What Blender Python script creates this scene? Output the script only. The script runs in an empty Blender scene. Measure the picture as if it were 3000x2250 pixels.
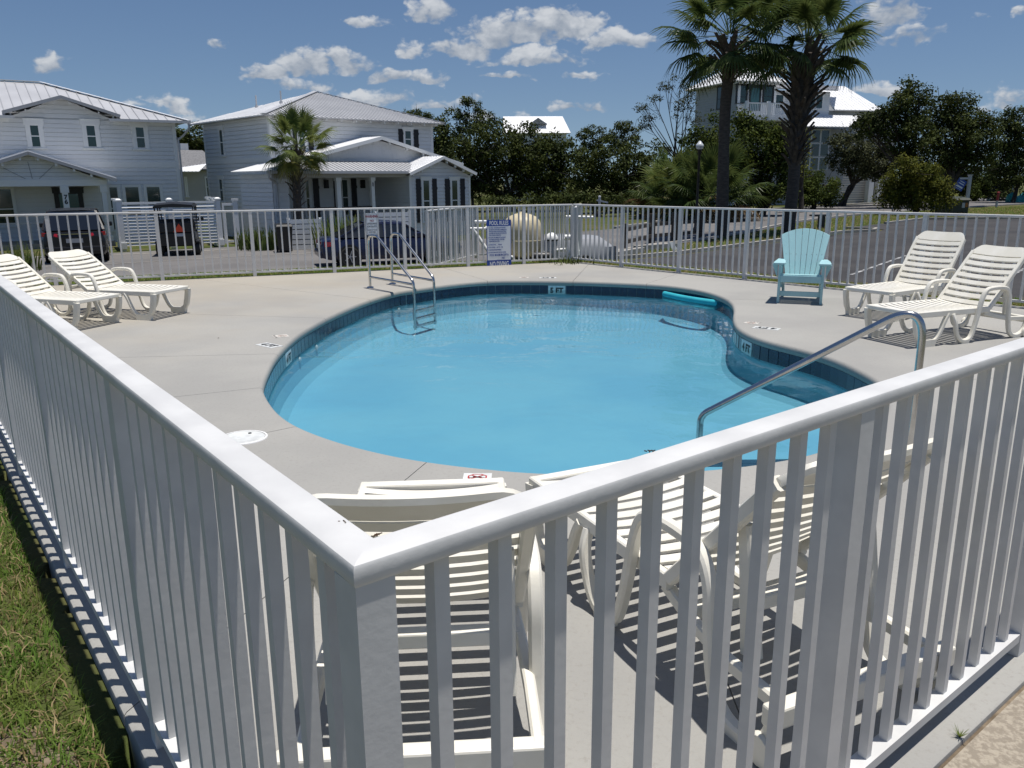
import bpy, bmesh, math, random
import numpy as np
from mathutils import Matrix, Vector
from mathutils.geometry import tessellate_polygon
rad = math.radians
sc = bpy.context.scene
COL = sc.collection
random.seed(7)
RNG = np.random.default_rng(11)

# ------------------------------------------------------------------ camera
FPX, PITCH, ROLL, CAMH = 2387.4, 0.24532, -0.00718, 1.72
_f = Vector((0, math.cos(PITCH), -math.sin(PITCH)))
_u0 = Vector((0, math.sin(PITCH), math.cos(PITCH)))
_r0 = Vector((1, 0, 0))
_r = _r0 * math.cos(ROLL) + _u0 * math.sin(ROLL)
_u = _u0 * math.cos(ROLL) - _r0 * math.sin(ROLL)
EYE = Vector((0, 0, CAMH))
cd = bpy.data.cameras.new("camera")
cam = bpy.data.objects.new("camera", cd)
COL.objects.link(cam)
cd.sensor_width = 36.0
cd.sensor_fit = 'HORIZONTAL'
cd.lens = FPX / 3000 * 36
cd.clip_start = 0.05
cd.clip_end = 3000
m3 = Matrix((_r, _u, -_f)).transposed()
cam.matrix_world = Matrix.Translation(EYE) @ m3.to_4x4()
sc.camera = cam

# ------------------------------------------------------------------ light
SUN_EL, SUN_AZ = rad(82.6), rad(93)           # azimuth clockwise from +Y: sun stands high over +X
sun_vec = Vector((math.sin(SUN_AZ) * math.cos(SUN_EL), math.cos(SUN_AZ) * math.cos(SUN_EL), math.sin(SUN_EL)))
sl = bpy.data.lights.new("sun", 'SUN')
sl.energy = 4.9
sl.angle = rad(0.53)
sl.color = (1.0, 0.955, 0.89)
so = bpy.data.objects.new("sun", sl)
COL.objects.link(so)
so.rotation_euler = sun_vec.to_track_quat('Z', 'Y').to_euler()

world = bpy.data.worlds.new("World")
sc.world = world
world.use_nodes = True
wt = world.node_tree
wt.nodes.clear()

class NT:
    """tiny helper for node trees"""
    def __init__(s, t): s.t = t
    def n(s, typ, **kw):
        nd = s.t.nodes.new(typ)
        for k, v in kw.items():
            if k.startswith('i_'):
                nd.inputs[k[2:].replace('_', ' ')].default_value = v
            else: setattr(nd, k, v)
        return nd
    def l(s, a, b): s.t.links.new(a, b)
    def math(s, op, a, b=None, c=None, clamp=False):
        nd = s.t.nodes.new('ShaderNodeMath'); nd.operation = op; nd.use_clamp = clamp
        for i, x in enumerate((a, b, c)):
            if x is None: continue
            if isinstance(x, (int, float)): nd.inputs[i].default_value = x
            else: s.t.links.new(x, nd.inputs[i])
        return nd.outputs[0]
    def smooth(s, x, lo, hi, a=0.0, b=1.0):
        nd = s.t.nodes.new('ShaderNodeMapRange'); nd.interpolation_type = 'SMOOTHSTEP'
        for nm, v in (('From Min', lo), ('From Max', hi), ('To Min', a), ('To Max', b)):
            if isinstance(v, (int, float)): nd.inputs[nm].default_value = v
            else: s.t.links.new(v, nd.inputs[nm])
        s.t.links.new(x, nd.inputs['Value'])
        return nd.outputs[0]
    def mix(s, fac, a, b):
        nd = s.t.nodes.new('ShaderNodeMix'); nd.data_type = 'RGBA'
        for i, x in ((0, fac), (6, a), (7, b)):
            if isinstance(x, (int, float)): nd.inputs[i].default_value = x
            elif isinstance(x, tuple): nd.inputs[i].default_value = (*x, 1) if len(x) == 3 else x
            else: s.t.links.new(x, nd.inputs[i])
        return nd.outputs[2]
    def noise(s, vec, scale, detail=3, rough=0.55, dist=0.0):
        nd = s.t.nodes.new('ShaderNodeTexNoise')
        nd.inputs['Scale'].default_value = scale; nd.inputs['Detail'].default_value = detail
        nd.inputs['Roughness'].default_value = rough; nd.inputs['Distortion'].default_value = dist
        if vec is not None: s.t.links.new(vec, nd.inputs['Vector'])
        return nd.outputs['Fac']

def build_sky():
    T = NT(wt)
    sky = T.n('ShaderNodeTexSky', sky_type='NISHITA', sun_disc=False)
    sky.sun_elevation = SUN_EL; sky.sun_rotation = SUN_AZ
    sky.air_density = 1.0; sky.dust_density = 0.25; sky.ozone_density = 1.6; sky.altitude = 0
    tc = T.n('ShaderNodeTexCoord')
    sep = T.n('ShaderNodeSeparateXYZ'); T.l(tc.outputs['Generated'], sep.inputs[0])
    X, Y, Z = sep.outputs
    # the hazy band right at the horizon is taken from a little higher up, clear dry air
    cv = T.n('ShaderNodeCombineXYZ'); T.l(X, cv.inputs[0]); T.l(Y, cv.inputs[1]); T.l(T.math('ADD', T.math('MULTIPLY', T.math('MAXIMUM', Z, 0.0), 0.95), 0.085), cv.inputs[2])
    nv = T.n('ShaderNodeVectorMath', operation='NORMALIZE'); T.l(cv.outputs[0], nv.inputs[0]); T.l(nv.outputs[0], sky.inputs['Vector'])
    az = T.math('ARCTAN2', X, Y)
    el = T.math('ARCSINE', T.math('MAXIMUM', T.math('MINIMUM', Z, 1.0), -1.0))
    # cloud layer coordinates: azimuth/elevation, stretched along the horizon
    cmb = T.n('ShaderNodeCombineXYZ')
    T.l(az, cmb.inputs[0]); T.l(T.math('MULTIPLY', el, 1.5), cmb.inputs[1])
    big = T.noise(cmb.outputs[0], 13, 6, 0.6)
    fine = T.noise(cmb.outputs[0], 55, 5, 0.6, 0.2)
    def vor(scale):
        v = T.n('ShaderNodeTexVoronoi', feature='F1'); v.inputs['Scale'].default_value = scale
        T.l(warp.outputs[0], v.inputs['Vector']); return v.outputs['Distance']
    # warp the cloud coordinates so that the outlines billow
    def wn(scale, amp, out=None):
        nd = T.n('ShaderNodeTexNoise'); nd.inputs['Scale'].default_value = scale; nd.inputs['Detail'].default_value = 3; T.l(cmb.outputs[0], nd.inputs['Vector'])
        v = T.n('ShaderNodeVectorMath', operation='SUBTRACT'); T.l(nd.outputs['Color'], v.inputs[0]); v.inputs[1].default_value = (.5, .5, .5)
        w = T.n('ShaderNodeVectorMath', operation='SCALE'); T.l(v.outputs[0], w.inputs[0]); w.inputs['Scale'].default_value = rad(amp); return w.outputs[0]
    w1 = T.n('ShaderNodeVectorMath', operation='ADD'); T.l(wn(15, 2.6), w1.inputs[0]); T.l(wn(60, 0.9), w1.inputs[1])
    warp = T.n('ShaderNodeVectorMath', operation='ADD'); T.l(cmb.outputs[0], warp.inputs[0]); T.l(w1.outputs[0], warp.inputs[1])
    ws = T.n('ShaderNodeSeparateXYZ'); T.l(w1.outputs[0], ws.inputs[0])
    az = T.math('ADD', az, ws.outputs[0]); el0 = el; el = T.math('ADD', el, T.math('MULTIPLY', ws.outputs[1], 0.8))
    billow = T.math('ADD', T.math('MULTIPLY', T.math('SUBTRACT', 0.42, vor(48)), 0.9), T.math('MULTIPLY', T.math('SUBTRACT', 0.42, vor(120)), 0.45))
    edge = T.math('ADD', T.math('ADD', T.math('MULTIPLY', T.math('SUBTRACT', big, 0.5), 1.7), T.math('MULTIPLY', T.math('SUBTRACT', fine, 0.5), 1.5)), billow)
    # cumulus where the photograph has them: (azimuth, elevation, half width, half height, strength) in degrees
    blobs = CLOUDS
    tot = None; lit = None
    for (a, e, w, h, k) in blobs:
        dx = T.math('DIVIDE', T.math('SUBTRACT', az, rad(a)), rad(w))
        dy = T.math('DIVIDE', T.math('SUBTRACT', el, rad(e)), rad(h))
        # flatter base than top
        dyb = T.math('MULTIPLY', dy, T.smooth(dy, -0.6, 0.2, 1.5, 1.0))
        d2 = T.math('ADD', T.math('MULTIPLY', dx, dx), T.math('MULTIPLY', dyb, dyb))
        v = T.math('MULTIPLY', T.math('SUBTRACT', 1.0, d2), k)
        vv = T.math('MAXIMUM', v, -1.5)
        tot = vv if tot is None else T.math('MAXIMUM', tot, vv)
        up = T.math('MULTIPLY', dy, T.math('MAXIMUM', T.math('SUBTRACT', 1.15, d2), 0.0))
        lit = up if lit is None else T.math('ADD', lit, up)
    # elsewhere (outside the frame) the same sort of scattered cumulus from noise alone
    far = T.smooth(T.math('ABSOLUTE', az), rad(40), rad(60))
    gen = T.math('SUBTRACT', T.math('MULTIPLY', T.noise(cmb.outputs[0], 3.2, 4, 0.5), 4.2), 2.65)
    gen = T.math('MULTIPLY', T.math('ADD', gen, 1.5), far)
    tot = T.math('MAXIMUM', tot, T.math('SUBTRACT', gen, 1.5))
    dens = T.smooth(T.math('ADD', tot, edge), 0.0, 0.85)
    dens = T.math('MULTIPLY', dens, T.smooth(el0, 0.0, 0.03))
    shade = T.math('ADD', T.math('MULTIPLY', lit, 0.75), T.math('MULTIPLY', T.math('SUBTRACT', big, 0.5), 1.6))
    shade = T.math('ADD', shade, T.math('ADD', T.math('MULTIPLY', T.math('SUBTRACT', fine, 0.5), 0.9), T.math('MULTIPLY', billow, 0.6)))
    sh = T.smooth(shade, -0.55, 0.65)
    ccol = T.mix(sh, CLOUD_LO, CLOUD_HI)
    # sky tint
    sat = T.n('ShaderNodeHueSaturation'); sat.inputs['Saturation'].default_value = 1.12; sat.inputs['Hue'].default_value = 0.505
    T.l(sky.outputs[0], sat.inputs['Color'])
    col = T.mix(T.math('MULTIPLY', dens, 0.93), sat.outputs[0], ccol)
    bg = T.n('ShaderNodeBackground'); bg.inputs['Strength'].default_value = SKY_STR
    T.l(col, bg.inputs['Color'])
    out = T.n('ShaderNodeOutputWorld'); T.l(bg.outputs[0], out.inputs['Surface'])

SKY_STR = 0.078
CLOUD_LO, CLOUD_HI = (3.9, 4.5, 5.4), (8.2, 8.5, 8.9)
def _azel(px, py):
    w = _r * ((px - 1500) / FPX) - _u * ((py - 1125) / FPX) + _f; w.normalize()
    return math.degrees(math.atan2(w.x, w.y)), math.degrees(math.asin(w.z))
CLOUDS = []
for (px, py, rx, ry, k) in [(1500,105,190,50,1.3),(1640,72,150,58,1.5),(1810,115,110,36,1.1),(1350,138,110,34,1.1),(1560,165,170,26,1.0),(1480,224,85,18,.9),(1700,212,65,18,.8),
    (780,212,75,38,1.2),(880,192,100,44,1.3),(1010,180,95,38,1.2),(860,245,130,20,.8),(1150,217,80,32,1.2),(1260,226,75,25,1.0),(1210,140,42,30,.9),(1265,25,75,45,1.1),(1070,70,75,22,.8),(645,120,38,18,.8),(143,190,50,30,1.0),
    (1690,310,100,26,1.0),(1090,285,130,34,.9),(1300,305,110,34,.8),(1400,345,70,26,.8),(980,320,90,30,.6),(510,305,75,24,.8),(560,345,60,25,.8),(420,318,50,14,.5),(2600,45,85,60,1.2),(2660,115,75,28,1.1),(2585,255,62,26,1.1),(2960,290,75,32,.8),(2880,305,45,15,.5),(2860,55,25,10,.5),(2460,238,40,16,.5),(2230,262,90,30,.7),(2990,40,30,20,.6),(1560,345,70,18,.5)]:
    a, e = _azel(px, py); CLOUDS.append((a, e, rx / FPX * 57.3, ry / FPX * 57.3, k))
sc.view_settings.view_transform = 'Standard'
sc.view_settings.look = 'None'
sc.view_settings.gamma = 1.0
sc.view_settings.exposure = 0.0
sc.view_settings.use_curve_mapping = False
sc.cycles.max_bounces = 10
sc.cycles.transparent_max_bounces = 16
sc.cycles.caustics_reflective = False
sc.cycles.caustics_refractive = False
# ------------------------------------------------------------------ geometry of the view -> world
def ray(px, py):
    return _r * ((px - 1500) / FPX) - _u * ((py - 1125) / FPX) + _f
def G(px, py, z=0.0):
    w = ray(px, py); t = (z - CAMH) / w.z
    return EYE + w * t
def AtY(px, py, Y):
    w = ray(px, py); return EYE + w * (Y / w.y)
def PH(px, py, P, d):
    """point of a vertical plane through P along horizontal direction d"""
    n = Vector((-d.y, d.x, 0)); w = ray(px, py)
    return EYE + w * ((Vector(P) - EYE).dot(n) / w.dot(n))
def smst(a, b, x):
    t = np.clip((x - a) / (b - a), 0, 1); return t * t * (3 - 2 * t)

# ------------------------------------------------------------------ mesh builder
class MB:
    def __init__(s): s.v = []; s.f = []; s.mi = []; s.cur = 0
    def add(s, vs, fs, M=None):
        o = len(s.v)
        if M is not None: vs = [M @ Vector(p) for p in vs]
        s.v += [tuple(p) for p in vs]
        s.f += [tuple(i + o for i in f) for f in fs]
        s.mi += [s.cur] * len(fs)
        return s
    def box(s, x0, x1, y0, y1, z0, z1, M=None):
        return s.hexa([(x0, y0, z0), (x1, y0, z0), (x1, y1, z0), (x0, y1, z0), (x0, y0, z1), (x1, y0, z1), (x1, y1, z1), (x0, y1, z1)], M)
    def hexa(s, p, M=None):
        return s.add(p, [(3, 2, 1, 0), (4, 5, 6, 7), (0, 1, 5, 4), (1, 2, 6, 5), (2, 3, 7, 6), (3, 0, 4, 7)], M)
    def bar(s, a, b, w, h, up=(0, 0, 1), M=None):
        """box from a to b, w wide sideways, h along up"""
        a, b = Vector(a), Vector(b); d = (b - a).normalized(); up = Vector(up)
        sd = d.cross(up).normalized() * (w / 2); uu = sd.cross(d).normalized() * (h / 2)
        return s.hexa([a - sd - uu, a + sd - uu, b + sd - uu, b - sd - uu, a - sd + uu, a + sd + uu, b + sd + uu, b - sd + uu], M)
    def poly(s, pts, M=None): return s.add(pts, [tuple(range(len(pts)))], M)
    def prism(s, pts, off, M=None):
        """polygon pts (3D) extruded by vector off"""
        n = len(pts); off = Vector(off); q = [Vector(p) for p in pts]
        fs = [tuple(range(n))[::-1], tuple(range(n, 2 * n))] + [(i, (i + 1) % n, n + (i + 1) % n, n + i) for i in range(n)]
        return s.add(q + [p + off for p in q], fs, M)
    def tube(s, pts, r, n=8, caps=True, M=None, flat=1.0):
        pts = [Vector(p) for p in pts]; k = len(pts)
        rs = r if isinstance(r, (list, tuple)) else [r] * k
        vs = []; t0 = None; nrm = None
        for i in range(k):
            t = (pts[min(i + 1, k - 1)] - pts[max(i - 1, 0)]).normalized()
            if nrm is None:
                a = Vector((0, 0, 1)) if abs(t.z) < 0.9 else Vector((1, 0, 0))
                nrm = t.cross(a).normalized()
            else: nrm = (nrm - t * nrm.dot(t)).normalized()
            b = t.cross(nrm)
            for j in range(n):
                an = 2 * math.pi * j / n
                vs.append(pts[i] + nrm * math.cos(an) * rs[i] + b * math.sin(an) * rs[i] * flat)
        fs = [(i * n + j, i * n + (j + 1) % n, (i + 1) * n + (j + 1) % n, (i + 1) * n + j) for i in range(k - 1) for j in range(n)]
        if caps: fs += [tuple(range(n))[::-1], tuple((k - 1) * n + j for j in range(n))]
        return s.add(vs, fs, M)
    def strip(s, pts, w, t, side, M=None, b=0.0):
        """bar of rectangular section swept along pts; w along the fixed 'side' axis, t in the plane"""
        pts = [Vector(p) for p in pts]; k = len(pts); sd = Vector(side).normalized()
        ts = t if isinstance(t, (list, tuple)) else [t] * k
        vs = []
        c = b
        for i in range(k):
            d = (pts[min(i + 1, k - 1)] - pts[max(i - 1, 0)]).normalized(); nn = sd.cross(d).normalized(); h = ts[i] / 2; q = w / 2
            if c: prof = [(-q + c, -h), (q - c, -h), (q, -h + c), (q, h - c), (q - c, h), (-q + c, h), (-q, h - c), (-q, -h + c)]
            else: prof = [(-q, -h), (q, -h), (q, h), (-q, h)]
            vs += [pts[i] + sd * a + nn * e for a, e in prof]
        m = 8 if c else 4
        fs = [(i * m + j, (i + 1) * m + j, (i + 1) * m + (j + 1) % m, i * m + (j + 1) % m) for i in range(k - 1) for j in range(m)]
        fs += [tuple(range(m)), tuple((k - 1) * m + j for j in range(m))[::-1]]
        return s.add(vs, fs, M)
    def lathe(s, prof, n=16, M=None, cap=True):
        vs = [(r * math.cos(2 * math.pi * j / n), r * math.sin(2 * math.pi * j / n), z) for r, z in prof for j in range(n)]
        fs = [(i * n + j, i * n + (j + 1) % n, (i + 1) * n + (j + 1) % n, (i + 1) * n + j) for i in range(len(prof) - 1) for j in range(n)]
        if cap: fs += [tuple(range(n))[::-1], tuple((len(prof) - 1) * n + j for j in range(n))]
        return s.add(vs, fs, M)
    def grid(s, P, M=None, closed=False):
        """P[i][j] rows of points"""
        a, b = len(P), len(P[0]); vs = [p for row in P for p in row]
        fs = [(i * b + j, i * b + (j + 1) % b, (i + 1) * b + (j + 1) % b, (i + 1) * b + j) for i in range(a - 1) for j in range(b if closed else b - 1)]
        return s.add(vs, fs, M)
    def mesh(s, name):
        me = bpy.data.meshes.new(name); me.from_pydata(s.v, [], s.f)
        if any(s.mi): me.polygons.foreach_set('material_index', s.mi)
        me.update(); return me

def link(name, me, mats, parent=None, loc=None, smooth=None, bevel=None):
    o = bpy.data.objects.new(name, me); COL.objects.link(o)
    for m in (mats if isinstance(mats, (list, tuple)) else [mats]):
        if m is not None and len(me.materials) < 8: me.materials.append(m)
    if parent is not None: o.parent = parent
    if loc is not None: o.location = loc
    if smooth is not None:
        me.polygons.foreach_set('use_smooth', [True] * len(me.polygons))
        me.set_sharp_from_angle(angle=rad(smooth))
    if bevel:
        md = o.modifiers.new('bevel', 'BEVEL'); md.width = bevel; md.segments = 2; md.limit_method = 'ANGLE'; md.angle_limit = rad(40)
    return o
def obj(name, mb, mats, parent=None, loc=None, smooth=None, bevel=None, kind=None, label=None):
    o = link(name, mb.mesh(name), mats, parent, loc, smooth, bevel)
    if kind: o['kind'] = kind
    if label: o['label'] = label
    return o
def tag(o, label=None, cat=None, group=None, kind=None):
    if label: o['label'] = label
    if cat: o['category'] = cat
    if group: o['group'] = group
    if kind: o['kind'] = kind
    return o
def thing(name, label, cat, loc=(0, 0, 0), rotz=0.0, group=None):
    o = bpy.data.objects.new(name, None); COL.objects.link(o)
    o.empty_display_size = 0.2
    o.location = loc; o.rotation_euler = (0, 0, rotz)
    return tag(o, label, cat, group)
def inst(src, parent=None, loc=None, rot=None, scale=None):
    o = src.copy(); COL.objects.link(o)
    o.parent = parent
    if loc is not None: o.location = loc
    if rot is not None: o.rotation_euler = rot
    if scale is not None: o.scale = scale
    return o
CH = {}
def kids(o): return [c for c in bpy.data.objects if c.parent == o]
def dup(o, parent=None, loc=None, rotz=None, label=None):
    c = o.copy(); COL.objects.link(c)
    if parent is not None: c.parent = parent
    if loc is not None: c.location = loc
    if rotz is not None: c.rotation_euler = (0, 0, rotz)
    if label: c['label'] = label
    for k in kids(o): dup(k, c)
    return c
def np_mesh(name, verts, faces4, mats, parent=None, mi=None, loc=None):
    """fast mesh from numpy arrays; faces4 is (n,k)"""
    me = bpy.data.meshes.new(name); n, k = faces4.shape
    me.vertices.add(len(verts)); me.vertices.foreach_set('co', np.asarray(verts, np.float32).ravel())
    me.loops.add(n * k); me.loops.foreach_set('vertex_index', faces4.astype(np.int32).ravel())
    me.polygons.add(n); me.polygons.foreach_set('loop_start', np.arange(0, n * k, k, dtype=np.int32))
    if mi is not None: me.polygons.foreach_set('material_index', np.asarray(mi, np.int32))
    me.update(calc_edges=True)
    return link(name, me, mats, parent, loc)

# ------------------------------------------------------------------ materials
def mat(name, c1, c2=None, scale=6.0, rough=0.5, bump=0.0, bscale=None, metal=0.0, spec=0.5, coords='Object', detail=4, lo=0.35, hi=0.65, stretch=None, bdist=0.01, isl=0.0, coat=0.0):
    m = bpy.data.materials.new(name); m.use_nodes = True
    t = m.node_tree; T = NT(t); b = t.nodes['Principled BSDF']
    b.inputs['Roughness'].default_value = rough; b.inputs['Metallic'].default_value = metal
    b.inputs['Specular IOR Level'].default_value = spec
    if coat: b.inputs['Coat Weight'].default_value = coat; b.inputs['Coat Roughness'].default_value = 0.04
    if coords == 'World': vec = T.n('ShaderNodeNewGeometry').outputs['Position']
    else: vec = T.n('ShaderNodeTexCoord').outputs[coords]
    if stretch:
        mp = T.n('ShaderNodeMapping'); mp.inputs['Scale'].default_value = stretch; T.l(vec, mp.inputs['Vector']); vec = mp.outputs[0]
    col = None
    if c2 is not None:
        n = T.noise(vec, scale, detail); f = T.smooth(n, lo, hi)
        col = T.mix(f, c1, c2)
    if isl:
        ri = T.n('ShaderNodeNewGeometry').outputs['Random Per Island']
        hs = T.n('ShaderNodeHueSaturation')
        T.l(T.math('ADD', T.math('MULTIPLY', ri, isl), 1 - isl / 2), hs.inputs['Value'])
        if col is None: hs.inputs['Color'].default_value = (*c1, 1)
        else: T.l(col, hs.inputs['Color'])
        col = hs.outputs[0]
    if col is None: b.inputs['Base Color'].default_value = (*c1, 1)
    else: T.l(col, b.inputs['Base Color'])
    if bump:
        bp = T.n('ShaderNodeBump'); bp.inputs['Strength'].default_value = bump; bp.inputs['Distance'].default_value = bdist
        T.l(T.noise(vec, bscale or scale * 4, 4), bp.inputs['Height']); T.l(bp.outputs[0], b.inputs['Normal'])
    return m
def leafmat(name, c1, c2, rough=0.7, trans=0.25, isl=0.7, scale=0.9):
    m = mat(name, c1, c2, scale=scale, rough=rough, isl=isl, coords='World', spec=0.12)
    t = m.node_tree; T = NT(t); b = t.nodes['Principled BSDF']; out = t.nodes['Material Output']
    tr = T.n('ShaderNodeBsdfTranslucent'); src = b.inputs['Base Color'].links[0].from_socket
    br = T.n('ShaderNodeHueSaturation'); br.inputs['Value'].default_value = 1.5; br.inputs['Hue'].default_value = 0.485
    T.l(src, br.inputs['Color']); T.l(br.outputs[0], tr.inputs['Color'])
    mx = T.n('ShaderNodeMixShader'); mx.inputs[0].default_value = trans
    T.l(b.outputs[0], mx.inputs[1]); T.l(tr.outputs[0], mx.inputs[2]); T.l(mx.outputs[0], out.inputs['Surface'])
    return m
build_sky()

M = {}
M['fence'] = mat('white_powder_coat', (0.63, 0.63, 0.62), (0.56, 0.56, 0.555), scale=5, rough=0.5, bump=0.06, bscale=60, spec=0.4)
M['resin'] = mat('cream_resin', (0.78, 0.755, 0.68), (0.72, 0.69, 0.60), scale=4, rough=0.42, spec=0.4, bump=0.05, bscale=90)
M['steel'] = mat('stainless_steel', (0.58, 0.57, 0.55), (0.5, 0.49, 0.47), scale=9, rough=0.2, metal=1.0)
M['white'] = mat('white_paint', (0.80, 0.80, 0.79), (0.74, 0.74, 0.74), scale=3, rough=0.5)
M['black'] = mat('black_plastic', (0.012, 0.012, 0.013), rough=0.45)
M['rubber'] = mat('black_rubber', (0.018, 0.018, 0.018), rough=0.8)
M['rust'] = mat('rust_spot', (0.10, 0.05, 0.02), (0.03, 0.02, 0.015), scale=80, rough=0.9, bump=0.5, bscale=300)
# ------------------------------------------------------------------ fence lines (world, deck level z = 0)
U = Vector((0.78007, 0.62569, 0)); V = Vector((-0.60443, 0.79666, 0))
NU = Vector((U.y, -U.x, 0)); NV = Vector((-V.y, V.x, 0))        # outward of the near-right / near-left run
C0 = Vector((-0.2146, 1.0005, 0)); A0 = C0 + V * 15.706; B0 = C0 + U * 11.86; D0 = Vector((1.3315, 17.711, 0))
DL = (D0 - A0).normalized(); DR = (B0 - D0).normalized()
NL_ = Vector((-DL.y, DL.x, 0)); NR_ = Vector((-DR.y, DR.x, 0))
def isect(p, d, q, e):
    t = ((q - p).x * e.y - (q - p).y * e.x) / (d.x * e.y - d.y * e.x); return p + d * t
def offquad(o):
    """deck outline pushed outward; o = offsets for the runs near-left, far-left, far-right, near-right"""
    L = [(C0 + NV * o[0], V), (A0 + NL_ * o[1], DL), (D0 + NR_ * o[2], DR), (C0 + NU * o[3], U)]
    return [isect(*L[3], *L[0]), isect(*L[0], *L[1]), isect(*L[1], *L[2]), isect(*L[2], *L[3])]
QUAD = offquad((0.04, 0.06, 0.06, 0.07))
def quad_dist(x, y):
    """signed distance outside the deck quad (numpy)"""
    d = np.full(np.shape(x), -1e9)
    for i in range(4):
        a, b = QUAD[i], QUAD[(i + 1) % 4]; e = (b - a).normalized(); n = Vector((-e.y, e.x, 0))
        d = np.maximum(d, (x - a.x) * n.x + (y - a.y) * n.y)
    return d
def terr(x, y):
    x = np.asarray(x, float); y = np.asarray(y, float)
    d = quad_dist(x, y)
    out = -1.0 + 0.32 * smst(2, 24, x)
    w = smst(4, 9, y + 0.25 * np.abs(x))
    z = -0.05 + (out + 0.05) * smst(0.75, 4.2, d) * w
    return np.where(d < -0.3, -1.9, z)
def TZ(x, y): return float(terr(x, y))
def GT(px, py):
    """pixel -> terrain point"""
    z = -0.8
    for _ in range(14):
        p = G(px, py, z); z = TZ(p.x, p.y)
    return G(px, py, z)

M['ground'] = mat('turf_soil', (0.055, 0.078, 0.020), (0.11, 0.10, 0.045), scale=0.7, rough=0.95, bump=0.6, bscale=40, coords='World', spec=0.1, bdist=0.02)
M['grass'] = leafmat('grass_blades', (0.085, 0.155, 0.024), (0.14, 0.175, 0.04), trans=0.3, isl=0.8, scale=2.0)
M['straw'] = leafmat('dry_straw', (0.34, 0.26, 0.14), (0.22, 0.16, 0.08), trans=0.2, isl=0.6, scale=3.0)
M['sand'] = mat('sandy_soil', (0.25, 0.20, 0.145), (0.13, 0.10, 0.07), scale=9, rough=0.95, bump=0.8, bscale=70, coords='World', spec=0.1)
M['asphalt'] = mat('dark_asphalt', (0.043, 0.042, 0.044), (0.062, 0.060, 0.060), scale=0.5, rough=0.9, bump=0.5, bscale=60, coords='World', spec=0.25, detail=8)
M['oldasphalt'] = mat('worn_asphalt', (0.135, 0.130, 0.128), (0.175, 0.168, 0.163), scale=0.35, rough=0.92, bump=0.4, bscale=50, coords='World', spec=0.2, detail=8)
M['kerb'] = mat('kerb_concrete', (0.36, 0.34, 0.31), (0.26, 0.245, 0.22), scale=1.4, rough=0.9, coords='World', bump=0.3, bscale=40)
M['chalk'] = mat('worn_line_paint', (0.42, 0.42, 0.42), (0.12, 0.12, 0.12), scale=4, rough=0.8, coords='World', lo=0.4, hi=0.6)

def build_ground():
    near = np.arange(-16, 16.01, 0.32); nx = np.concatenate([[-900, -500, -250, -130, -90, -65, -50, -40, -32, -26, -22, -19], near, [19, 22, 26, 30, 36, 42, 50, 65, 90, 130, 250, 500, 900]])
    ny = np.concatenate([[-60, -30, -16, -9, -5, -3], np.arange(-2, 26.01, 0.32), [28, 30, 33, 36, 40, 45, 50, 60, 75, 95, 130, 250, 500, 1000, 1800]])
    X, Y = np.meshgrid(nx, ny); Z = terr(X, Y)
    a, b = X.shape
    i = np.arange(a * b).reshape(a, b)
    F = np.stack([i[:-1, :-1], i[:-1, 1:], i[1:, 1:], i[1:, :-1]], -1).reshape(-1, 4)
    g = np_mesh('ground', np.stack([X, Y, Z], -1).reshape(-1, 3), F, M['ground'])
    g['kind'] = 'structure'; g.data.polygons.foreach_set('use_smooth', [True] * len(g.data.polygons))
build_ground()

def sheet(name, poly, m, lift, step=2.0, kind='structure', thick=0.0):
    """flat sheet following the terrain; poly = [(x,y)...]"""
    bm = bmesh.new()
    f = bm.faces.new([bm.verts.new((p[0], p[1], 0)) for p in poly])
    xs = [p[0] for p in poly]; ys = [p[1] for p in poly]
    for ax, lo, hi in ((0, min(xs), max(xs)), (1, min(ys), max(ys))):
        k = math.floor(lo / step) + 1
        while k * step < hi:
            co = [0, 0, 0]; no = [0, 0, 0]; co[ax] = k * step; no[ax] = 1
            bmesh.ops.bisect_plane(bm, geom=bm.verts[:] + bm.edges[:] + bm.faces[:], plane_co=co, plane_no=no)
            k += 1
    for v in bm.verts: v.co.z = TZ(v.co.x, v.co.y) + lift
    if thick:
        r = bmesh.ops.extrude_face_region(bm, geom=bm.faces[:])
        for v in r['geom']:
            if isinstance(v, bmesh.types.BMVert): v.co.z -= thick
    bmesh.ops.recalc_face_normals(bm, faces=bm.faces[:])
    me = bpy.data.meshes.new(name); bm.to_mesh(me); bm.free()
    o = link(name, me, m)
    if kind: o['kind'] = kind
    return o
def ribbon(name, line, w, m, lift, thick=0.0, kind='structure'):
    L = [Vector((p[0], p[1], 0)) for p in line]; a = []; b = []
    for i, p in enumerate(L):
        d = (L[min(i + 1, len(L) - 1)] - L[max(i - 1, 0)]).normalized(); n = Vector((-d.y, d.x, 0)) * (w / 2)
        a.append(p + n); b.append(p - n)
    return sheet(name, [(p.x, p.y) for p in a + b[::-1]], m, lift, 1.5, kind, thick)

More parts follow.
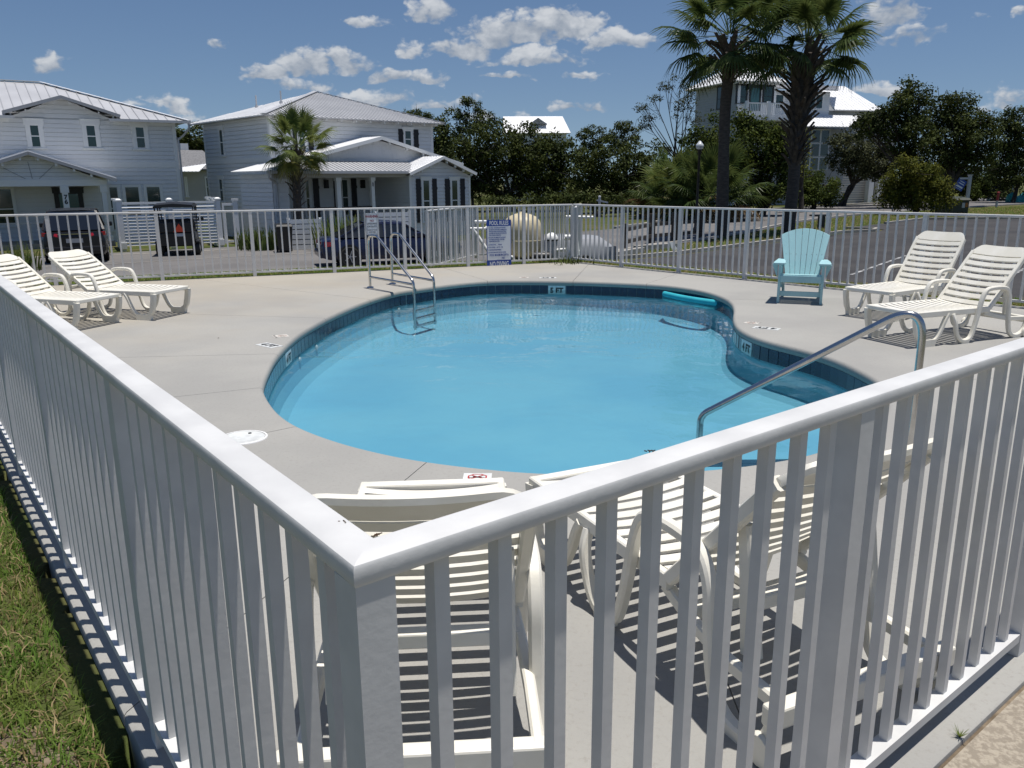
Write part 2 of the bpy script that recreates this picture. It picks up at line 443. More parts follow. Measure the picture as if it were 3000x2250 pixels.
# street and parking court to the left, parking lot and road to the right
sheet('street', [(-70, 6), (-24, 12.5), (-12, 18.6), (-6.2, 20.6), (0.5, 22.6), (3, 25), (3.3, 29.9), (5.6, 33.5), (8.4, 36.2), (11.4, 39.9), (16.2, 47.2), (21.3, 52.8), (30, 61), (46, 74), (70, 90), (120, 120),
                 (120, 145), (70, 107), (44, 88), (35.6, 79.5), (26.5, 70.5), (14.9, 60.2), (11.0, 55.3), (8.0, 49.0), (5.8, 46.1), (1, 41.5), (-3.2, 37.2), (-9.6, 34.9), (-11.7, 35.6), (-16, 32.6), (-30, 25), (-70, 18)], M['oldasphalt'], 0.02)
sheet('parking_lot', [(3.6, 27.4), (4.4, 28.4), (6.1, 29.6), (8.1, 31.5), (9.6, 32.8), (15.4, 38.0), (17.2, 38.6), (18, 39.9), (16.6, 41.4), (19.7, 44.2), (23.8, 47.5), (29.3, 47.9), (60, 46), (60, -6), (17, 4), (12.6, 12.2), (5, 21.2), (2.2, 24.4)], M['asphalt'], 0.024)
for ln, w in ((((-30, 27.3), (-13.5, 32.4), (-11.7, 33.9), (-8.6, 35.0)), 0.22), (((-40, 16.5), (-13.6, 28.2), (-9.6, 31.0), (-4, 33.4)), 0.12)):
    ribbon('ribbon_kerb', ln, w, M['kerb'], 0.03)
ribbon('kerb', [(3.3, 28.6), (4.3, 28.9), (6.1, 30.1), (8.1, 31.9), (9.6, 33.2), (15.3, 38.4), (17.0, 38.8), (17.6, 39.8), (16.6, 40.9)], 0.2, M['kerb'], 0.13, 0.2)
ribbon('kerb', [(19.9, 44.0), (23.9, 47.9), (29.3, 48.3), (60, 46.4)], 0.2, M['kerb'], 0.13, 0.2)
ribbon('kerb', [(5.8, 46.5), (8, 49.4), (11, 55.6), (14.9, 60.6), (26.5, 70.9), (35.6, 80)], 0.25, M['kerb'], 0.13, 0.2)
ribbon('kerb', [(3.4, 30.4), (5.5, 33.7), (8.3, 36.4), (11.2, 40), (16, 47.3), (21.1, 52.9), (29.8, 61.1), (45.8, 74.1)], 0.22, M['kerb'], 0.10, 0.2)
for a, b in (((9.4, 22.6), (13.2, 27.4)), ((12.2, 20.4), (16.4, 25.2)), ((15.0, 17.8), (19.4, 22.6))):
    ribbon('parking_line', [a, b], 0.1, M['chalk'], 0.03)

# bare sandy patch in the lawn beside the near left run
sheet('sandy_patch', [(p.x, p.y) for p in (C0 + V * 0.2 + NV * .1, C0 + V * .9 + NV * .12, C0 + V * 1.9 + NV * .22, C0 + V * 2.1 + NV * .5, C0 + V * 1.7 + NV * .75, C0 + V * 1.2 + NV * 1.3, C0 + V * .2 + NV * 1.6, C0 - V * .6 + NV * .8)], M['sand'], 0.004, .4)
# ------------------------------------------------------------------ pool outline
PIX = [(767,1126),(783,1083),(808,1039),(845,1000),(888,967),(953,931),(1011,904),(1080,877),(1159,854),(1206,847),(1268,838),(1351,828),(1423,823),(1500,821),(1700,823),(1900,831),(1990,839),(2063,851),(2117,868),(2146,887),(2153,909),(2150,927),(2157,953),(2189,976),(2244,996),(2316,1014),(2388,1032),(2461,1057),(2530,1090),(2573,1116),(2603,1155),(2602,1203),(2570,1250),(2511,1286),(2423,1315),(2327,1342),(2121,1372),(1900,1385),(1681,1387),(1500,1380),(1235,1350),(1062,1314),(953,1282),(866,1247),(816,1213),(787,1180),(769,1148)]
def closed_smooth(pts, n, it=2):
    P = np.array([[p.x, p.y] for p in pts])
    # Catmull-Rom through the points, then even arc length, then light smoothing
    out = []
    k = len(P)
    for i in range(k):
        p0, p1, p2, p3 = P[i - 1], P[i], P[(i + 1) % k], P[(i + 2) % k]
        for t in np.linspace(0, 1, 12, endpoint=False):
            out.append(0.5 * ((2 * p1) + (-p0 + p2) * t + (2 * p0 - 5 * p1 + 4 * p2 - p3) * t * t + (-p0 + 3 * p1 - 3 * p2 + p3) * t ** 3))
    Q = np.array(out)
    for _ in range(14 * it): Q = (np.roll(Q, 1, 0) + 2 * Q + np.roll(Q, -1, 0)) / 4
    d = np.hypot(*(np.roll(Q, -1, 0) - Q).T); s = np.concatenate([[0], np.cumsum(d)])
    R = np.vstack([Q, Q[:1]]); t = np.linspace(0, s[-1], n, endpoint=False)
    return np.stack([np.interp(t, s, R[:, 0]), np.interp(t, s, R[:, 1])], -1), s[-1]
NP = 360
POOL, PERI = closed_smooth([G(*p) for p in PIX], NP)
TAN = np.roll(POOL, -1, 0) - np.roll(POOL, 1, 0); TAN /= np.hypot(*TAN.T)[:, None]
OUTN = np.stack([-TAN[:, 1], TAN[:, 0]], -1)          # points away from the water (outline runs clockwise seen from above)
if np.sum(OUTN[0] * (POOL[0] - POOL.mean(0))) < 0: OUTN = -OUTN
WATER_Z = -0.165

M['deck'] = mat('deck_concrete', (0.345, 0.338, 0.315), (0.295, 0.29, 0.275), scale=0.55, rough=0.88, bump=0.5, bscale=45, coords='World', spec=0.25, bdist=0.004, detail=6)
def deck_detail():
    t = M['deck'].node_tree; T = NT(t); b = t.nodes['Principled BSDF']
    pos = T.n('ShaderNodeNewGeometry').outputs['Position']; c = b.inputs['Base Color'].links[0].from_socket
    sp = T.smooth(T.noise(pos, 40, 5, 0.75), 0.5, 0.7)
    c = T.mix(T.math('MULTIPLY', sp, 0.42), c, (0.23, 0.215, 0.195))
    # rust-brown dirt drifting in from the far left corner
    sx = T.n('ShaderNodeSeparateXYZ'); T.l(pos, sx.inputs[0])
    w = T.math('ADD', T.math('MULTIPLY', sx.outputs[0], -0.10), T.math('MULTIPLY', sx.outputs[1], 0.085))
    f = T.math('MULTIPLY', T.smooth(T.math('ADD', w, T.noise(pos, 0.8, 4)), 1.45, 2.4), 0.38)
    c = T.mix(f, c, (0.43, 0.36, 0.25))
    st = T.smooth(T.noise(pos, 1.6, 5, 0.65), 0.6, 0.75)
    c = T.mix(T.math('MULTIPLY', st, 0.22), c, (0.30, 0.28, 0.25))
    T.l(c, b.inputs['Base Color'])
deck_detail()
M['joint'] = mat('joint_dirt', (0.10, 0.09, 0.075), rough=1.0)

def build_deck():
    deck = thing('pool_deck', None, None); deck['kind'] = 'structure'
    # joints: inner pixel (pool side) and outer pixel direction
    J = [((800,1036),(354,1047)), ((763,1137),(521,1162)), ((868,1247),(754,1273)), ((1249,1352),(1153,1436)), ((1900,1385),(1960,1560)), ((2590,1130),(2980,1102)), ((2150,877),(2204,877)), ((1900,831),(1990,800)), ((1677,822),(1721,778)), ((1431,822),(1361,803)), ((1080,877),(940,860)), ((950,932),(620,922))]
    Q = [Vector((p.x, p.y, 0)) for p in QUAD]; LQ = [(Q[(i + 1) % 4] - Q[i]).length for i in range(4)]; S0 = [sum(LQ[:i]) for i in range(4)]; LT = sum(LQ)
    def out_s(p, d):
        best = None
        for i in range(4):
            e = (Q[(i + 1) % 4] - Q[i]).normalized(); den = d.x * e.y - d.y * e.x
            if abs(den) < 1e-6: continue
            w = Q[i] - p; t = (w.x * e.y - w.y * e.x) / den; k = (w.x * d.y - w.y * d.x) / den
            if t > 0 and -1e-6 <= k <= LQ[i] + 1e-6 and (best is None or t < best[0]): best = (t, S0[i] + k)
        return best[1]
    def at_s(s):
        s %= LT
        for i in range(4):
            if s <= S0[i] + LQ[i] + 1e-9: return Q[i] + (Q[(i + 1) % 4] - Q[i]).normalized() * (s - S0[i])
    ks = []
    for a, b in J:
        pa, pb = G(*a), G(*b); idx = int(np.argmin(np.hypot(POOL[:, 0] - pa.x, POOL[:, 1] - pa.y)))
        ip = Vector((*POOL[idx], 0)); ks.append((idx, out_s(ip, (pb - ip).normalized())))
    ks.sort()
    # outline direction against quad direction
    n = len(ks)
    ss = [k[1] for k in ks]
    fwd = sum(1 for i in range(n) if ((ss[(i + 1) % n] - ss[i]) % LT) < LT / 2) > n / 2
    prof = [(-0.004, -0.085), (-0.012, -0.07), (-0.014, -0.045), (-0.010, -0.022), (0.002, -0.007), (0.018, -0.0008)]
    for i in range(n):
        (i0, s0), (i1, s1) = ks[i], ks[(i + 1) % n]
        di = (i1 - i0) % NP
        dsv = ((s1 - s0) % LT) if fwd else -((s0 - s1) % LT)
        m = max(di, 6); ts = [k / m for k in range(m + 1)]
        for s in S0:        # add the quad corners exactly
            x = ((s - s0) % LT) / dsv if fwd else ((s0 - s) % LT) / -dsv
            if 0.001 < x < 0.999: ts.append(x)
        ts.sort()
        rows = []
        for t in ts:
            gi = (i0 + di * t) % NP; a = int(gi) % NP; f = gi - int(gi)
            p = POOL[a] * (1 - f) + POOL[(a + 1) % NP] * f; nn = OUTN[a]
            o = at_s(s0 + dsv * t); pv = Vector((*p, 0)); nv = Vector((*nn, 0))
            row = [pv + nv * q + Vector((0, 0, z)) for q, z in prof]
            pi = pv + nv * 0.03
            for k in range(9): row.append(pi.lerp(o, (k / 8) ** 1.2))
            e = (o - pi).normalized()
            row[-1] = o - e * 0.016
            row += [o - e * 0.004 + Vector((0, 0, -0.006)), o + Vector((0, 0, -0.02)), o + Vector((0, 0, -0.16))]
            rows.append(row)
        # 7 mm open joint at both ends of the slab
        for rr, nb in ((rows[0], rows[1]), (rows[-1], rows[-2])):
            for k in range(len(rr)):
                d = nb[k] - rr[k]
                if d.length > 1e-6: rr[k] = rr[k] + d.normalized() * min(0.003, d.length * .45)
        mb = MB()
        mb.grid(rows)
        mb.poly([p for p in rows[0]] + [rows[0][-1].lerp(rows[0][0], 1) + Vector((0, 0, -0.06))]); mb.poly([p for p in rows[-1]][::-1])
        o = obj('slab', mb, M['deck'], deck, smooth=40)
        bm = bmesh.new(); bm.from_mesh(o.data); bmesh.ops.recalc_face_normals(bm, faces=bm.faces[:])
        up = sum(f.normal.z * f.calc_area() for f in bm.faces)
        if up < 0: bmesh.ops.reverse_faces(bm, faces=bm.faces[:])
        bm.to_mesh(o.data); bm.free()
    # dark bed under the joints
    rows = [[Vector((*(POOL[i % NP] + OUTN[i % NP] * 0.02), -0.05)) for i in range(NP)], [Vector((*(POOL[i % NP] + OUTN[i % NP] * 3.5), -0.051)) for i in range(NP)]]
    return deck
build_deck()
# bed below the slabs, seen only down in the joints
def joint_bed():
    mb = MB()
    vs = [Vector((p[0], p[1], 0)) + Vector((*n, 0)) * 0.03 for p, n in zip(POOL, OUTN)]
    q = [Vector((p.x, p.y, 0)) for p in offquad((-0.02, 0, 0, 0))]
    loops = [[Vector((p.x, p.y, 0)) for p in q], [Vector((p.x, p.y, 0)) for p in vs]]
    tri = tessellate_polygon(loops); flat = loops[0] + loops[1]
    mb.add([(p.x, p.y, -0.03) for p in flat], [tuple(t) for t in tri])
    o = obj('deck_bed', mb, M['joint']); o['kind'] = 'structure'
joint_bed()

# ------------------------------------------------------------------ pool shell, tiles, water
M['plaster'] = mat('pool_plaster', (0.27, 0.58, 0.68), (0.22, 0.52, 0.65), scale=0.6, rough=0.7, coords='World', detail=6)
M['grout'] = mat('tile_grout', (0.30, 0.33, 0.34), rough=0.9)
M['grate'] = mat('drain_grate_plastic', (0.17, 0.38, 0.47), rough=0.7)
M['tile'] = mat('navy_glazed_tile', (0.002, 0.011, 0.040), (0.004, 0.025, 0.060), scale=14, rough=0.12, coords='World', lo=0.4, hi=0.7, isl=0.6, spec=0.6)
M['marker'] = mat('white_marker_tile', (0.72, 0.73, 0.71), (0.62, 0.63, 0.61), scale=20, rough=0.3, coords='World')
M['ink'] = mat('black_marking', (0.012, 0.012, 0.013), rough=0.5)
M['redink'] = mat('red_marking', (0.42, 0.03, 0.03), rough=0.6)
M['fadedred'] = mat('faded_red_marking', (0.50, 0.30, 0.24), (0.42, 0.40, 0.36), scale=30, rough=0.8, coords='World')
def water_mat():
    m = bpy.data.materials.new('pool_water'); m.use_nodes = True; t = m.node_tree; t.nodes.clear(); T = NT(t)
    tr = T.n('ShaderNodeBsdfTransparent'); tr.inputs[0].default_value = (0.66, 0.785, 0.845, 1)
    gl = T.n('ShaderNodeBsdfGlossy'); gl.inputs['Roughness'].default_value = 0.012
    fr = T.n('ShaderNodeFresnel'); fr.inputs['IOR'].default_value = 1.33
    pos = T.n('ShaderNodeNewGeometry').outputs['Position']
    big = T.noise(pos, 1.3, 3, 0.5, 0.4); sm = T.noise(pos, 9.0, 3, 0.55, 0.6); pat = T.smooth(T.noise(pos, 0.9, 2), 0.48, 0.62)
    h = T.math('ADD', T.math('MULTIPLY', big, 0.8), T.math('MULTIPLY', sm, T.math('ADD', T.math('MULTIPLY', pat, 0.10), 0.018)))
    bp = T.n('ShaderNodeBump'); bp.inputs['Strength'].default_value = 1.0; bp.inputs['Distance'].default_value = 0.022; T.l(h, bp.inputs['Height'])
    T.l(bp.outputs[0], gl.inputs['Normal']); T.l(bp.outputs[0], fr.inputs['Normal'])
    mx = T.n('ShaderNodeMixShader'); T.l(fr.outputs[0], mx.inputs[0]); T.l(tr.outputs[0], mx.inputs[1]); T.l(gl.outputs[0], mx.inputs[2])
    out = T.n('ShaderNodeOutputMaterial'); T.l(mx.outputs[0], out.inputs['Surface'])
    return m
M['water'] = water_mat()
def ring(off, z):
    return [Vector((*(POOL[i] + OUTN[i] * off), z)) for i in range(NP)]
FLOOR_Z = -0.60
POOLT = thing('swimming_pool', 'kidney shaped swimming pool with navy tile band and blue plaster in the concrete deck', 'pool', (0.4, 9.5, 0))
PO = Vector((0.4, 9.5, 0))
def build_pool():
    mb = MB()
    rows = [[p - PO for p in ring(*a)] for a in ((0.004, -0.083), (0.006, -0.25), (0.0, -0.26), (-0.01, FLOOR_Z + 0.20), (-0.05, FLOOR_Z + 0.09), (-0.13, FLOOR_Z + 0.02), (-0.25, FLOOR_Z))]
    mb.grid(rows, closed=True)
    last = rows[-1]; tri = tessellate_polygon([[Vector((p.x, p.y, 0)) for p in last]])
    mb.add(last, [tuple(t) for t in tri])
    o = obj('basin', mb, M['plaster'], POOLT)
    bm = bmesh.new(); bm.from_mesh(o.data); bmesh.ops.remove_doubles(bm, verts=bm.verts, dist=1e-4); bmesh.ops.recalc_face_normals(bm, faces=bm.faces[:])
    if sum(f.normal.z * f.calc_area() for f in bm.faces) < 0: bmesh.ops.reverse_faces(bm, faces=bm.faces[:])
    bm.to_mesh(o.data); bm.free()
    # grout bed behind the tile band, 4 mm proud of the shell
    mb = MB(); mb.grid([[p - PO for p in ring(0.000, -0.086)], [p - PO for p in ring(0.000, -0.243)]], closed=True); obj('grout_bed', mb, M['grout'], POOLT)
    nt = int(round(PERI / 0.157)); mb = MB(); w = 0.0745
    mb.box(-w, w, -0.007, 0.0, -0.075, 0.075); tm = mb.mesh('tile'); tm.materials.append(M['tile'])
    marks = {}
    def idx_of(px, py):
        p = G(px, py, -0.15); return int(np.argmin(np.hypot(POOL[:, 0] - p.x, POOL[:, 1] - p.y))) / NP * nt
    for nm, px, py in (('5 FT', 1606, 845), ('4 FT', 2210, 1005), ('4 FT', 836, 1051)): marks[round(idx_of(px, py))] = nm
    skip = set()
    for k in marks: skip |= {k, (k + 1) % nt}
    for k in range(nt):
        g = (k + 0.5) / nt * NP; i = int(g) % NP; f = g - int(g)
        p = POOL[i] * (1 - f) + POOL[(i + 1) % NP] * f; n = -OUTN[i]; ang = math.atan2(n[1], n[0]) + math.pi / 2
        if k in skip: continue
        o = bpy.data.objects.new('tile', tm); COL.objects.link(o); o.parent = POOLT
        o.location = (p[0] - PO.x, p[1] - PO.y, -0.164); o.rotation_euler = (0, 0, ang)
    for k, txt in marks.items():
        g = (k + 1.0) / nt * NP; i = int(g) % NP; p = POOL[i]; n = -OUTN[i]; ang = math.atan2(n[1], n[0]) + math.pi / 2
        mb = MB(); mb.box(-0.150, 0.150, -0.009, 0.0, -0.075, 0.075)
        o = obj('depth_marker', mb, M['marker'], POOLT, (p[0] - PO.x, p[1] - PO.y, -0.164)); o.rotation_euler = (0, 0, ang)
        o['label'] = 'white depth marker reading ' + txt
        text_mesh('lettering', txt, 0.125, M['ink'], o, (0, -0.0105, -0.012), (rad(90), 0, 0), bold=0.006)
    # entry steps beside the handrail, dark stripe on every nosing
    sm = MB(); st = MB()
    for yk, zk in ((5.50, -0.26), (5.84, -0.36), (6.18, -0.47)):
        sm.box(1.15, 3.6, 4.0, yk, -1.25, zk)
    for yk, zk in ((5.50, -0.26), (5.84, -0.36), (6.18, -0.47)):
        st.box(1.152, 3.6, yk - 0.05, yk + 0.004, zk - 0.035, zk + 0.004)
    # only the water side of the outline
    sob = obj('step', sm, M['plaster'], POOLT); sob.location = -PO
    stb = obj('step_stripe', st, M['tile'], POOLT); stb.location = -PO
    # skimmer mouth / main drain grates on the floor
    d = MB(); d.box(-0.16, 0.16, -0.16, 0.16, 0, 0.012); dr = obj('drain_grate', d, M['grate'], POOLT, G(1587, 921, FLOOR_Z + 0.002) - PO)
    for (px, py) in ((700 + 572 * .3617, 750 + 738 * .3617), (700 + 513 * .3617, 750 + 838 * .3617), (700 + 1272 * .3617, 750 + 434 * .3617)):
        p = G(px, py, -0.30); i = int(np.argmin(np.hypot(POOL[:, 0] - p.x, POOL[:, 1] - p.y))); n = -OUTN[i]
        f = MB(); f.lathe([(0.0, 0.0), (0.035, 0.0), (0.03, 0.012), (0.012, 0.02), (0.0, 0.021)], 12, Matrix.Rotation(rad(90), 4, 'X'))
        o = obj('return_fitting', f, M['white'], POOLT, (POOL[i][0] + n[0] * .01 - PO.x, POOL[i][1] + n[1] * .01 - PO.y, -0.30)); o.rotation_euler = (0, 0, math.atan2(n[1], n[0]) + math.pi / 2)
    mb = MB(); pts = [Vector((*(POOL[i] + OUTN[i] * 0.003), WATER_Z)) for i in range(NP)]
    tri = tessellate_polygon([[Vector((p.x, p.y, 0)) for p in pts]]); mb.add(pts, [tuple(t) for t in tri])
    o = obj('water', mb, M['water']); o['kind'] = 'structure'
    bm = bmesh.new(); bm.from_mesh(o.data); bmesh.ops.recalc_face_normals(bm, faces=bm.faces[:])
    if sum(f.normal.z for f in bm.faces) < 0: bmesh.ops.reverse_faces(bm, faces=bm.faces[:])
    bm.to_mesh(o.data); bm.free()
def text_mesh(name, txt, size, m, parent=None, loc=(0, 0, 0), rot=(0, 0, 0), bold=0.0, align='CENTER', sx=1.0, ext=0.0006, spacing=1.0):
    cu = bpy.data.curves.new('txt', 'FONT'); cu.body = txt; cu.size = size; cu.align_x = align; cu.align_y = 'CENTER'; cu.offset = bold; cu.extrude = ext; cu.resolution_u = 3
    cu.space_line = spacing
    ob = bpy.data.objects.new('txt', cu)
    COL.objects.link(ob); dg = bpy.context.evaluated_depsgraph_get()
    me = bpy.data.meshes.new_from_object(ob.evaluated_get(dg)); me.name = name
    bpy.data.objects.remove(ob); bpy.data.curves.remove(cu)
    me.materials.clear()
    o = link(name, me, m, parent, loc); o.rotation_euler = rot; o.scale = (sx, 1, 1)
    return o
build_pool()

# deck-top markers: printed white tiles set flush in the concrete
def deck_marker(px, py, px2, py2, txt, faded, lab):
    """(px,py) centre, (px2,py2) a point on its text-bottom side"""
    p, q = G(px, py), G(px2, py2); d = (q - p).normalized(); ang = math.atan2(d.y, d.x) + math.pi / 2
    t = thing('deck_marker', lab, 'marker', (p.x, p.y, 0.0), ang, 'marker tiles let into the pool deck')
    w, h = (0.152, 0.076) if txt else (0.085, 0.085)
    mb = MB(); mb.box(-w, w, -h, h, -0.01, 0.003)
    if faded: obj('plate', mb, M['fadedplate'], t)
    else: obj('plate', mb, M['marker'], t)
    if txt: text_mesh('lettering', txt, 0.125, M['ink'], t, (0, -0.004, 0.0045), bold=0.006)
    else:
        k = M['fadedred'] if faded else M['redink']
        r = MB(); n = 8
        R = [[(a * math.cos(2 * math.pi * (j + .5) / n), a * 0.86 * math.sin(2 * math.pi * (j + .5) / n) + 0.018, 0.0042) for j in range(n)] for a in (0.062, 0.052)]
        r.grid(R, closed=True); r.bar((-0.036, 0.048, 0.0045), (0.036, -0.012, 0.0045), 0.008, 0.001); r.bar((0.036, 0.048, 0.0048), (-0.036, -0.012, 0.0048), 0.008, 0.001)
        obj('no_diving_sign', r, k, t)
        dv = MB(); dv.bar((-0.026, 0.02, 0.0052), (0.026, 0.012, 0.0052), 0.009, 0.001); dv.bar((-0.05, 0.006, 0.0054), (0.045, 0.004, 0.0054), 0.003, 0.001)
        obj('diver', dv, M['fadedink'] if faded else M['ink'], t)
        text_mesh('lettering', 'NO DIVING', 0.034, M['fadedink'] if faded else M['ink'], t, (0, -0.064, 0.0045), bold=0.0012)
    return t
M['fadedplate'] = mat('worn_marker_tile', (0.56, 0.535, 0.49), (0.47, 0.455, 0.42), scale=25, rough=0.8, coords='World')
M['fadedink'] = mat('worn_lettering', (0.30, 0.28, 0.26), (0.45, 0.43, 0.40), scale=40, rough=0.8, coords='World')
deck_marker(1398, 1402, 1392, 1440, '', False, 'crisp no diving tile with red octagon in the deck behind the nearest lounger')
deck_marker(788, 1012, 760, 1017, '4 FT', False, '4 FT tile lying in the deck on the left of the pool')
deck_marker(822, 985, 800, 987, '', True, 'faded no diving tile in the deck left of the pool')
deck_marker(1605, 814, 1603, 800, '5 FT', False, '5 FT tile in the far deck above the 5 FT wall marker')
deck_marker(1535, 813, 1534, 800, '', True, 'worn no diving tile in the far deck under the pool rules sign')
deck_marker(2245, 962, 2275, 945, '4 FT', False, '4 FT tile in the deck by the right pool bend')
deck_marker(2203, 946, 2230, 932, '', True, 'faded no diving tile in the deck by the right pool bend')
def skimmer():
    p = (G(717, 1285) + G(755, 1270)) / 2; p = G(712, 1283)
    t = thing('skimmer_lid', 'round white skimmer lid flush in the deck beside the near left rail', 'lid', (p.x, p.y, 0))
    mb = MB(); mb.lathe([(0.0, 0.0), (0.148, 0.0), (0.148, 0.005), (0.140, 0.008), (0.128, 0.005), (0.0, 0.0055)], 32); obj('cover', mb, M['marker'], t, smooth=30)
    mb = MB(); mb.lathe([(0.150, 0.0), (0.166, 0.0), (0.164, 0.006), (0.151, 0.006)], 32, cap=False); obj('collar_ring', mb, M['white'], t, smooth=30)
    mb = MB(); mb.lathe([(0, 0.0), (0.014, 0.0), (0.012, 0.009), (0, 0.009)], 10, Matrix.Translation((0.02, 0.09, 0))); obj('finger_hole', mb, M['black'], t)
skimmer()

# walkway outside the near right run
M['aggregate'] = mat('exposed_aggregate', (0.36, 0.315, 0.25), (0.24, 0.205, 0.16), scale=55, rough=0.75, bump=0.9, bscale=60, coords='World', lo=0.38, hi=0.6, bdist=0.006)
def build_walk():
    a, b = C0 + NU * 0.085 - U * 2.5, C0 + U * 14 + NU * 0.085
    w = MB(); w.prism([(a + Vector((0, 0, -0.008))), (a + NU * 1.8 + Vector((0, 0, -0.008))), (b + NU * 1.8 + Vector((0, 0, -0.008))), (b + Vector((0, 0, -0.008)))], (0, 0, -0.12))
    o = obj('walkway', w, M['aggregate']); o['kind'] = 'structure'
    d = MB(); d.prism([a - NU * 0.03 + Vector((0, 0, -0.02)), a + Vector((0, 0, -0.02)), b + Vector((0, 0, -0.02)), b - NU * 0.03 + Vector((0, 0, -0.02))], (0, 0, -0.05))
    o = obj('joint_soil', d, M['sand']); o['kind'] = 'structure'
build_walk()
# ------------------------------------------------------------------ pool fence
RAILW, RAILH, RTOP = 0.068, 0.036, 1.22
_pm = MB(); _pm.box(-.0135, .0135, -.0135, .0135, 0.09, RTOP - RAILH + 0.002); PICK = _pm.mesh('picket'); PICK.materials.append(M['fence'])
_pm = MB(); _pm.box(-.031, .031, -.031, .031, 0.0, RTOP - RAILH + 0.001); POST = _pm.mesh('post'); POST.materials.append(M['fence'])
def fence_run(P, d, L, posts, npick, label, mit0=0.0, mit1=0.0, inward=None, firstpost=True, pick0=None, rail=True):
    """P: outer corner (on the outer rail edge), d along, inward = unit vector to the deck side"""
    base = P.copy(); ang = math.atan2(d.y, d.x)
    t = thing('pool_fence', label, 'fence', base, ang, 'white picket fence runs round the pool')
    sy = 1 if d.cross(inward).z > 0 else -1
    # cap rail: crowned top, mitred ends
    prof = [(0.003, 0.0), (0.0, 0.006), (0.0, RAILH - 0.008), (0.0025, RAILH - 0.003), (0.008, RAILH - 0.0005), (0.034, RAILH), (0.060, RAILH - 0.0005), (0.0655, RAILH - 0.003), (0.068, RAILH - 0.008), (0.068, 0.006), (0.065, 0.0)]
    mb = MB()
    rows = [[(w * mit0 if e == 0 else L - w * mit1, sy * w, RTOP - RAILH + z) for w, z in prof] for e in (0, 1)]
    mb.grid(rows, closed=True); mb.poly(rows[0]); mb.poly(rows[1][::-1])
    o = obj('top_rail', mb, M['fence'], t)
    bm = bmesh.new(); bm.from_mesh(o.data); bmesh.ops.recalc_face_normals(bm, faces=bm.faces[:]); bm.to_mesh(o.data); bm.free()
    o.data.polygons.foreach_set('use_smooth', [True] * len(o.data.polygons)); o.data.set_sharp_from_angle(angle=rad(28))
    c = sy * 0.034
    allp = sorted(posts)
    mb = MB()
    edges = ([0.0] if not firstpost else []) + allp
    for a, b in zip(allp[:-1], allp[1:]):
        r = MB(); r.box(a + 0.0315, b - 0.0315, sy * 0.006 if sy > 0 else -0.056, 0.056 if sy > 0 else -0.006, 0.062, 0.094); obj('bottom_rail', r, M['fence'], t, bevel=None)
    for s in allp:
        o = bpy.data.objects.new('post', POST); COL.objects.link(o); o.parent = t; o.location = (s, c, 0)
    for a, b in zip(allp[:-1], allp[1:]):
        n = npick if not callable(npick) else npick(a, b)
        for k in range(n):
            o = bpy.data.objects.new('picket', PICK); COL.objects.link(o); o.parent = t; o.location = (a + (b - a) * (k + 1) / (n + 1), c, 0)
    return t
PK = 10
pr = [0.034, 1.36, 2.69, 4.02, 5.35, 6.68, 8.01, 9.34, 10.6, 11.82]
pl = [0.034, 1.53, 3.08, 4.62, 6.16, 7.70, 9.24, 10.78, 12.3, 13.9, 15.67]
F1 = fence_run(C0, U, 11.86, pr, PK, 'near right run of white fence from the close corner post toward the handrail', 1.0, 1.0, inward=-NU)
F2 = fence_run(C0, V, 15.706, pl, 11, 'near left run of white fence over the concrete curb beside the grass', 1.0, 1.0, inward=-NV)
for ch in kids(F2):
    if ch.name.startswith('post') and ch.location.x < 0.1: bpy.data.objects.remove(ch)
LL = (D0 - A0).length; LR = (B0 - D0).length
F3 = fence_run(A0, DL, LL, [0.30, 1.92, 3.63, 5.23, 6.71, 8.11, 9.43, 10.66, LL - 0.036], PK, 'far left run of white fence carrying the warning and pool rules signs', 0.0, 1.0, inward=-NL_)
F4 = fence_run(D0, DR, LR, [0.036, 1.45, 2.91, 4.37, 5.86, 7.37, 8.88, 10.4, LR - 0.03], PK, 'far right run of white fence behind the blue chair and the right loungers', 1.0, 0.0, inward=-NR_)
for ch in kids(F4):
    if ch.name.startswith('post') and ch.location.x < 0.1: bpy.data.objects.remove(ch)
# rust and litter on the near rails
def litter(name, cat, px, py, lab, s, m, seed):
    p = G(px, py, RTOP - 0.002); r = random.Random(seed); mb = MB()
    for k in range(7):
        a = Vector((p.x + r.uniform(-s, s), p.y + r.uniform(-s, s) * .5, p.z + r.uniform(0, s * .4))); b = a + Vector((r.uniform(-s, s), r.uniform(-s, s) * .5, r.uniform(-s * .2, s * .3)))
        mb.bar(a, b, s * .25, s * .2)
    o = obj(name, mb, m); tag(o, lab, cat)
litter('debris', 'debris', 1004, 1532, 'brown crumb of debris on the near left rail by the corner', 0.006, M['rust'], 1)
litter('debris', 'debris', 1100, 1569, 'rusty scrap at the rail mitre of the close corner', 0.006, M['rust'], 2)
litter('twig', 'twig', 1908, 1325, 'dark twig lying on the near right rail', 0.008, M['rust'], 3)
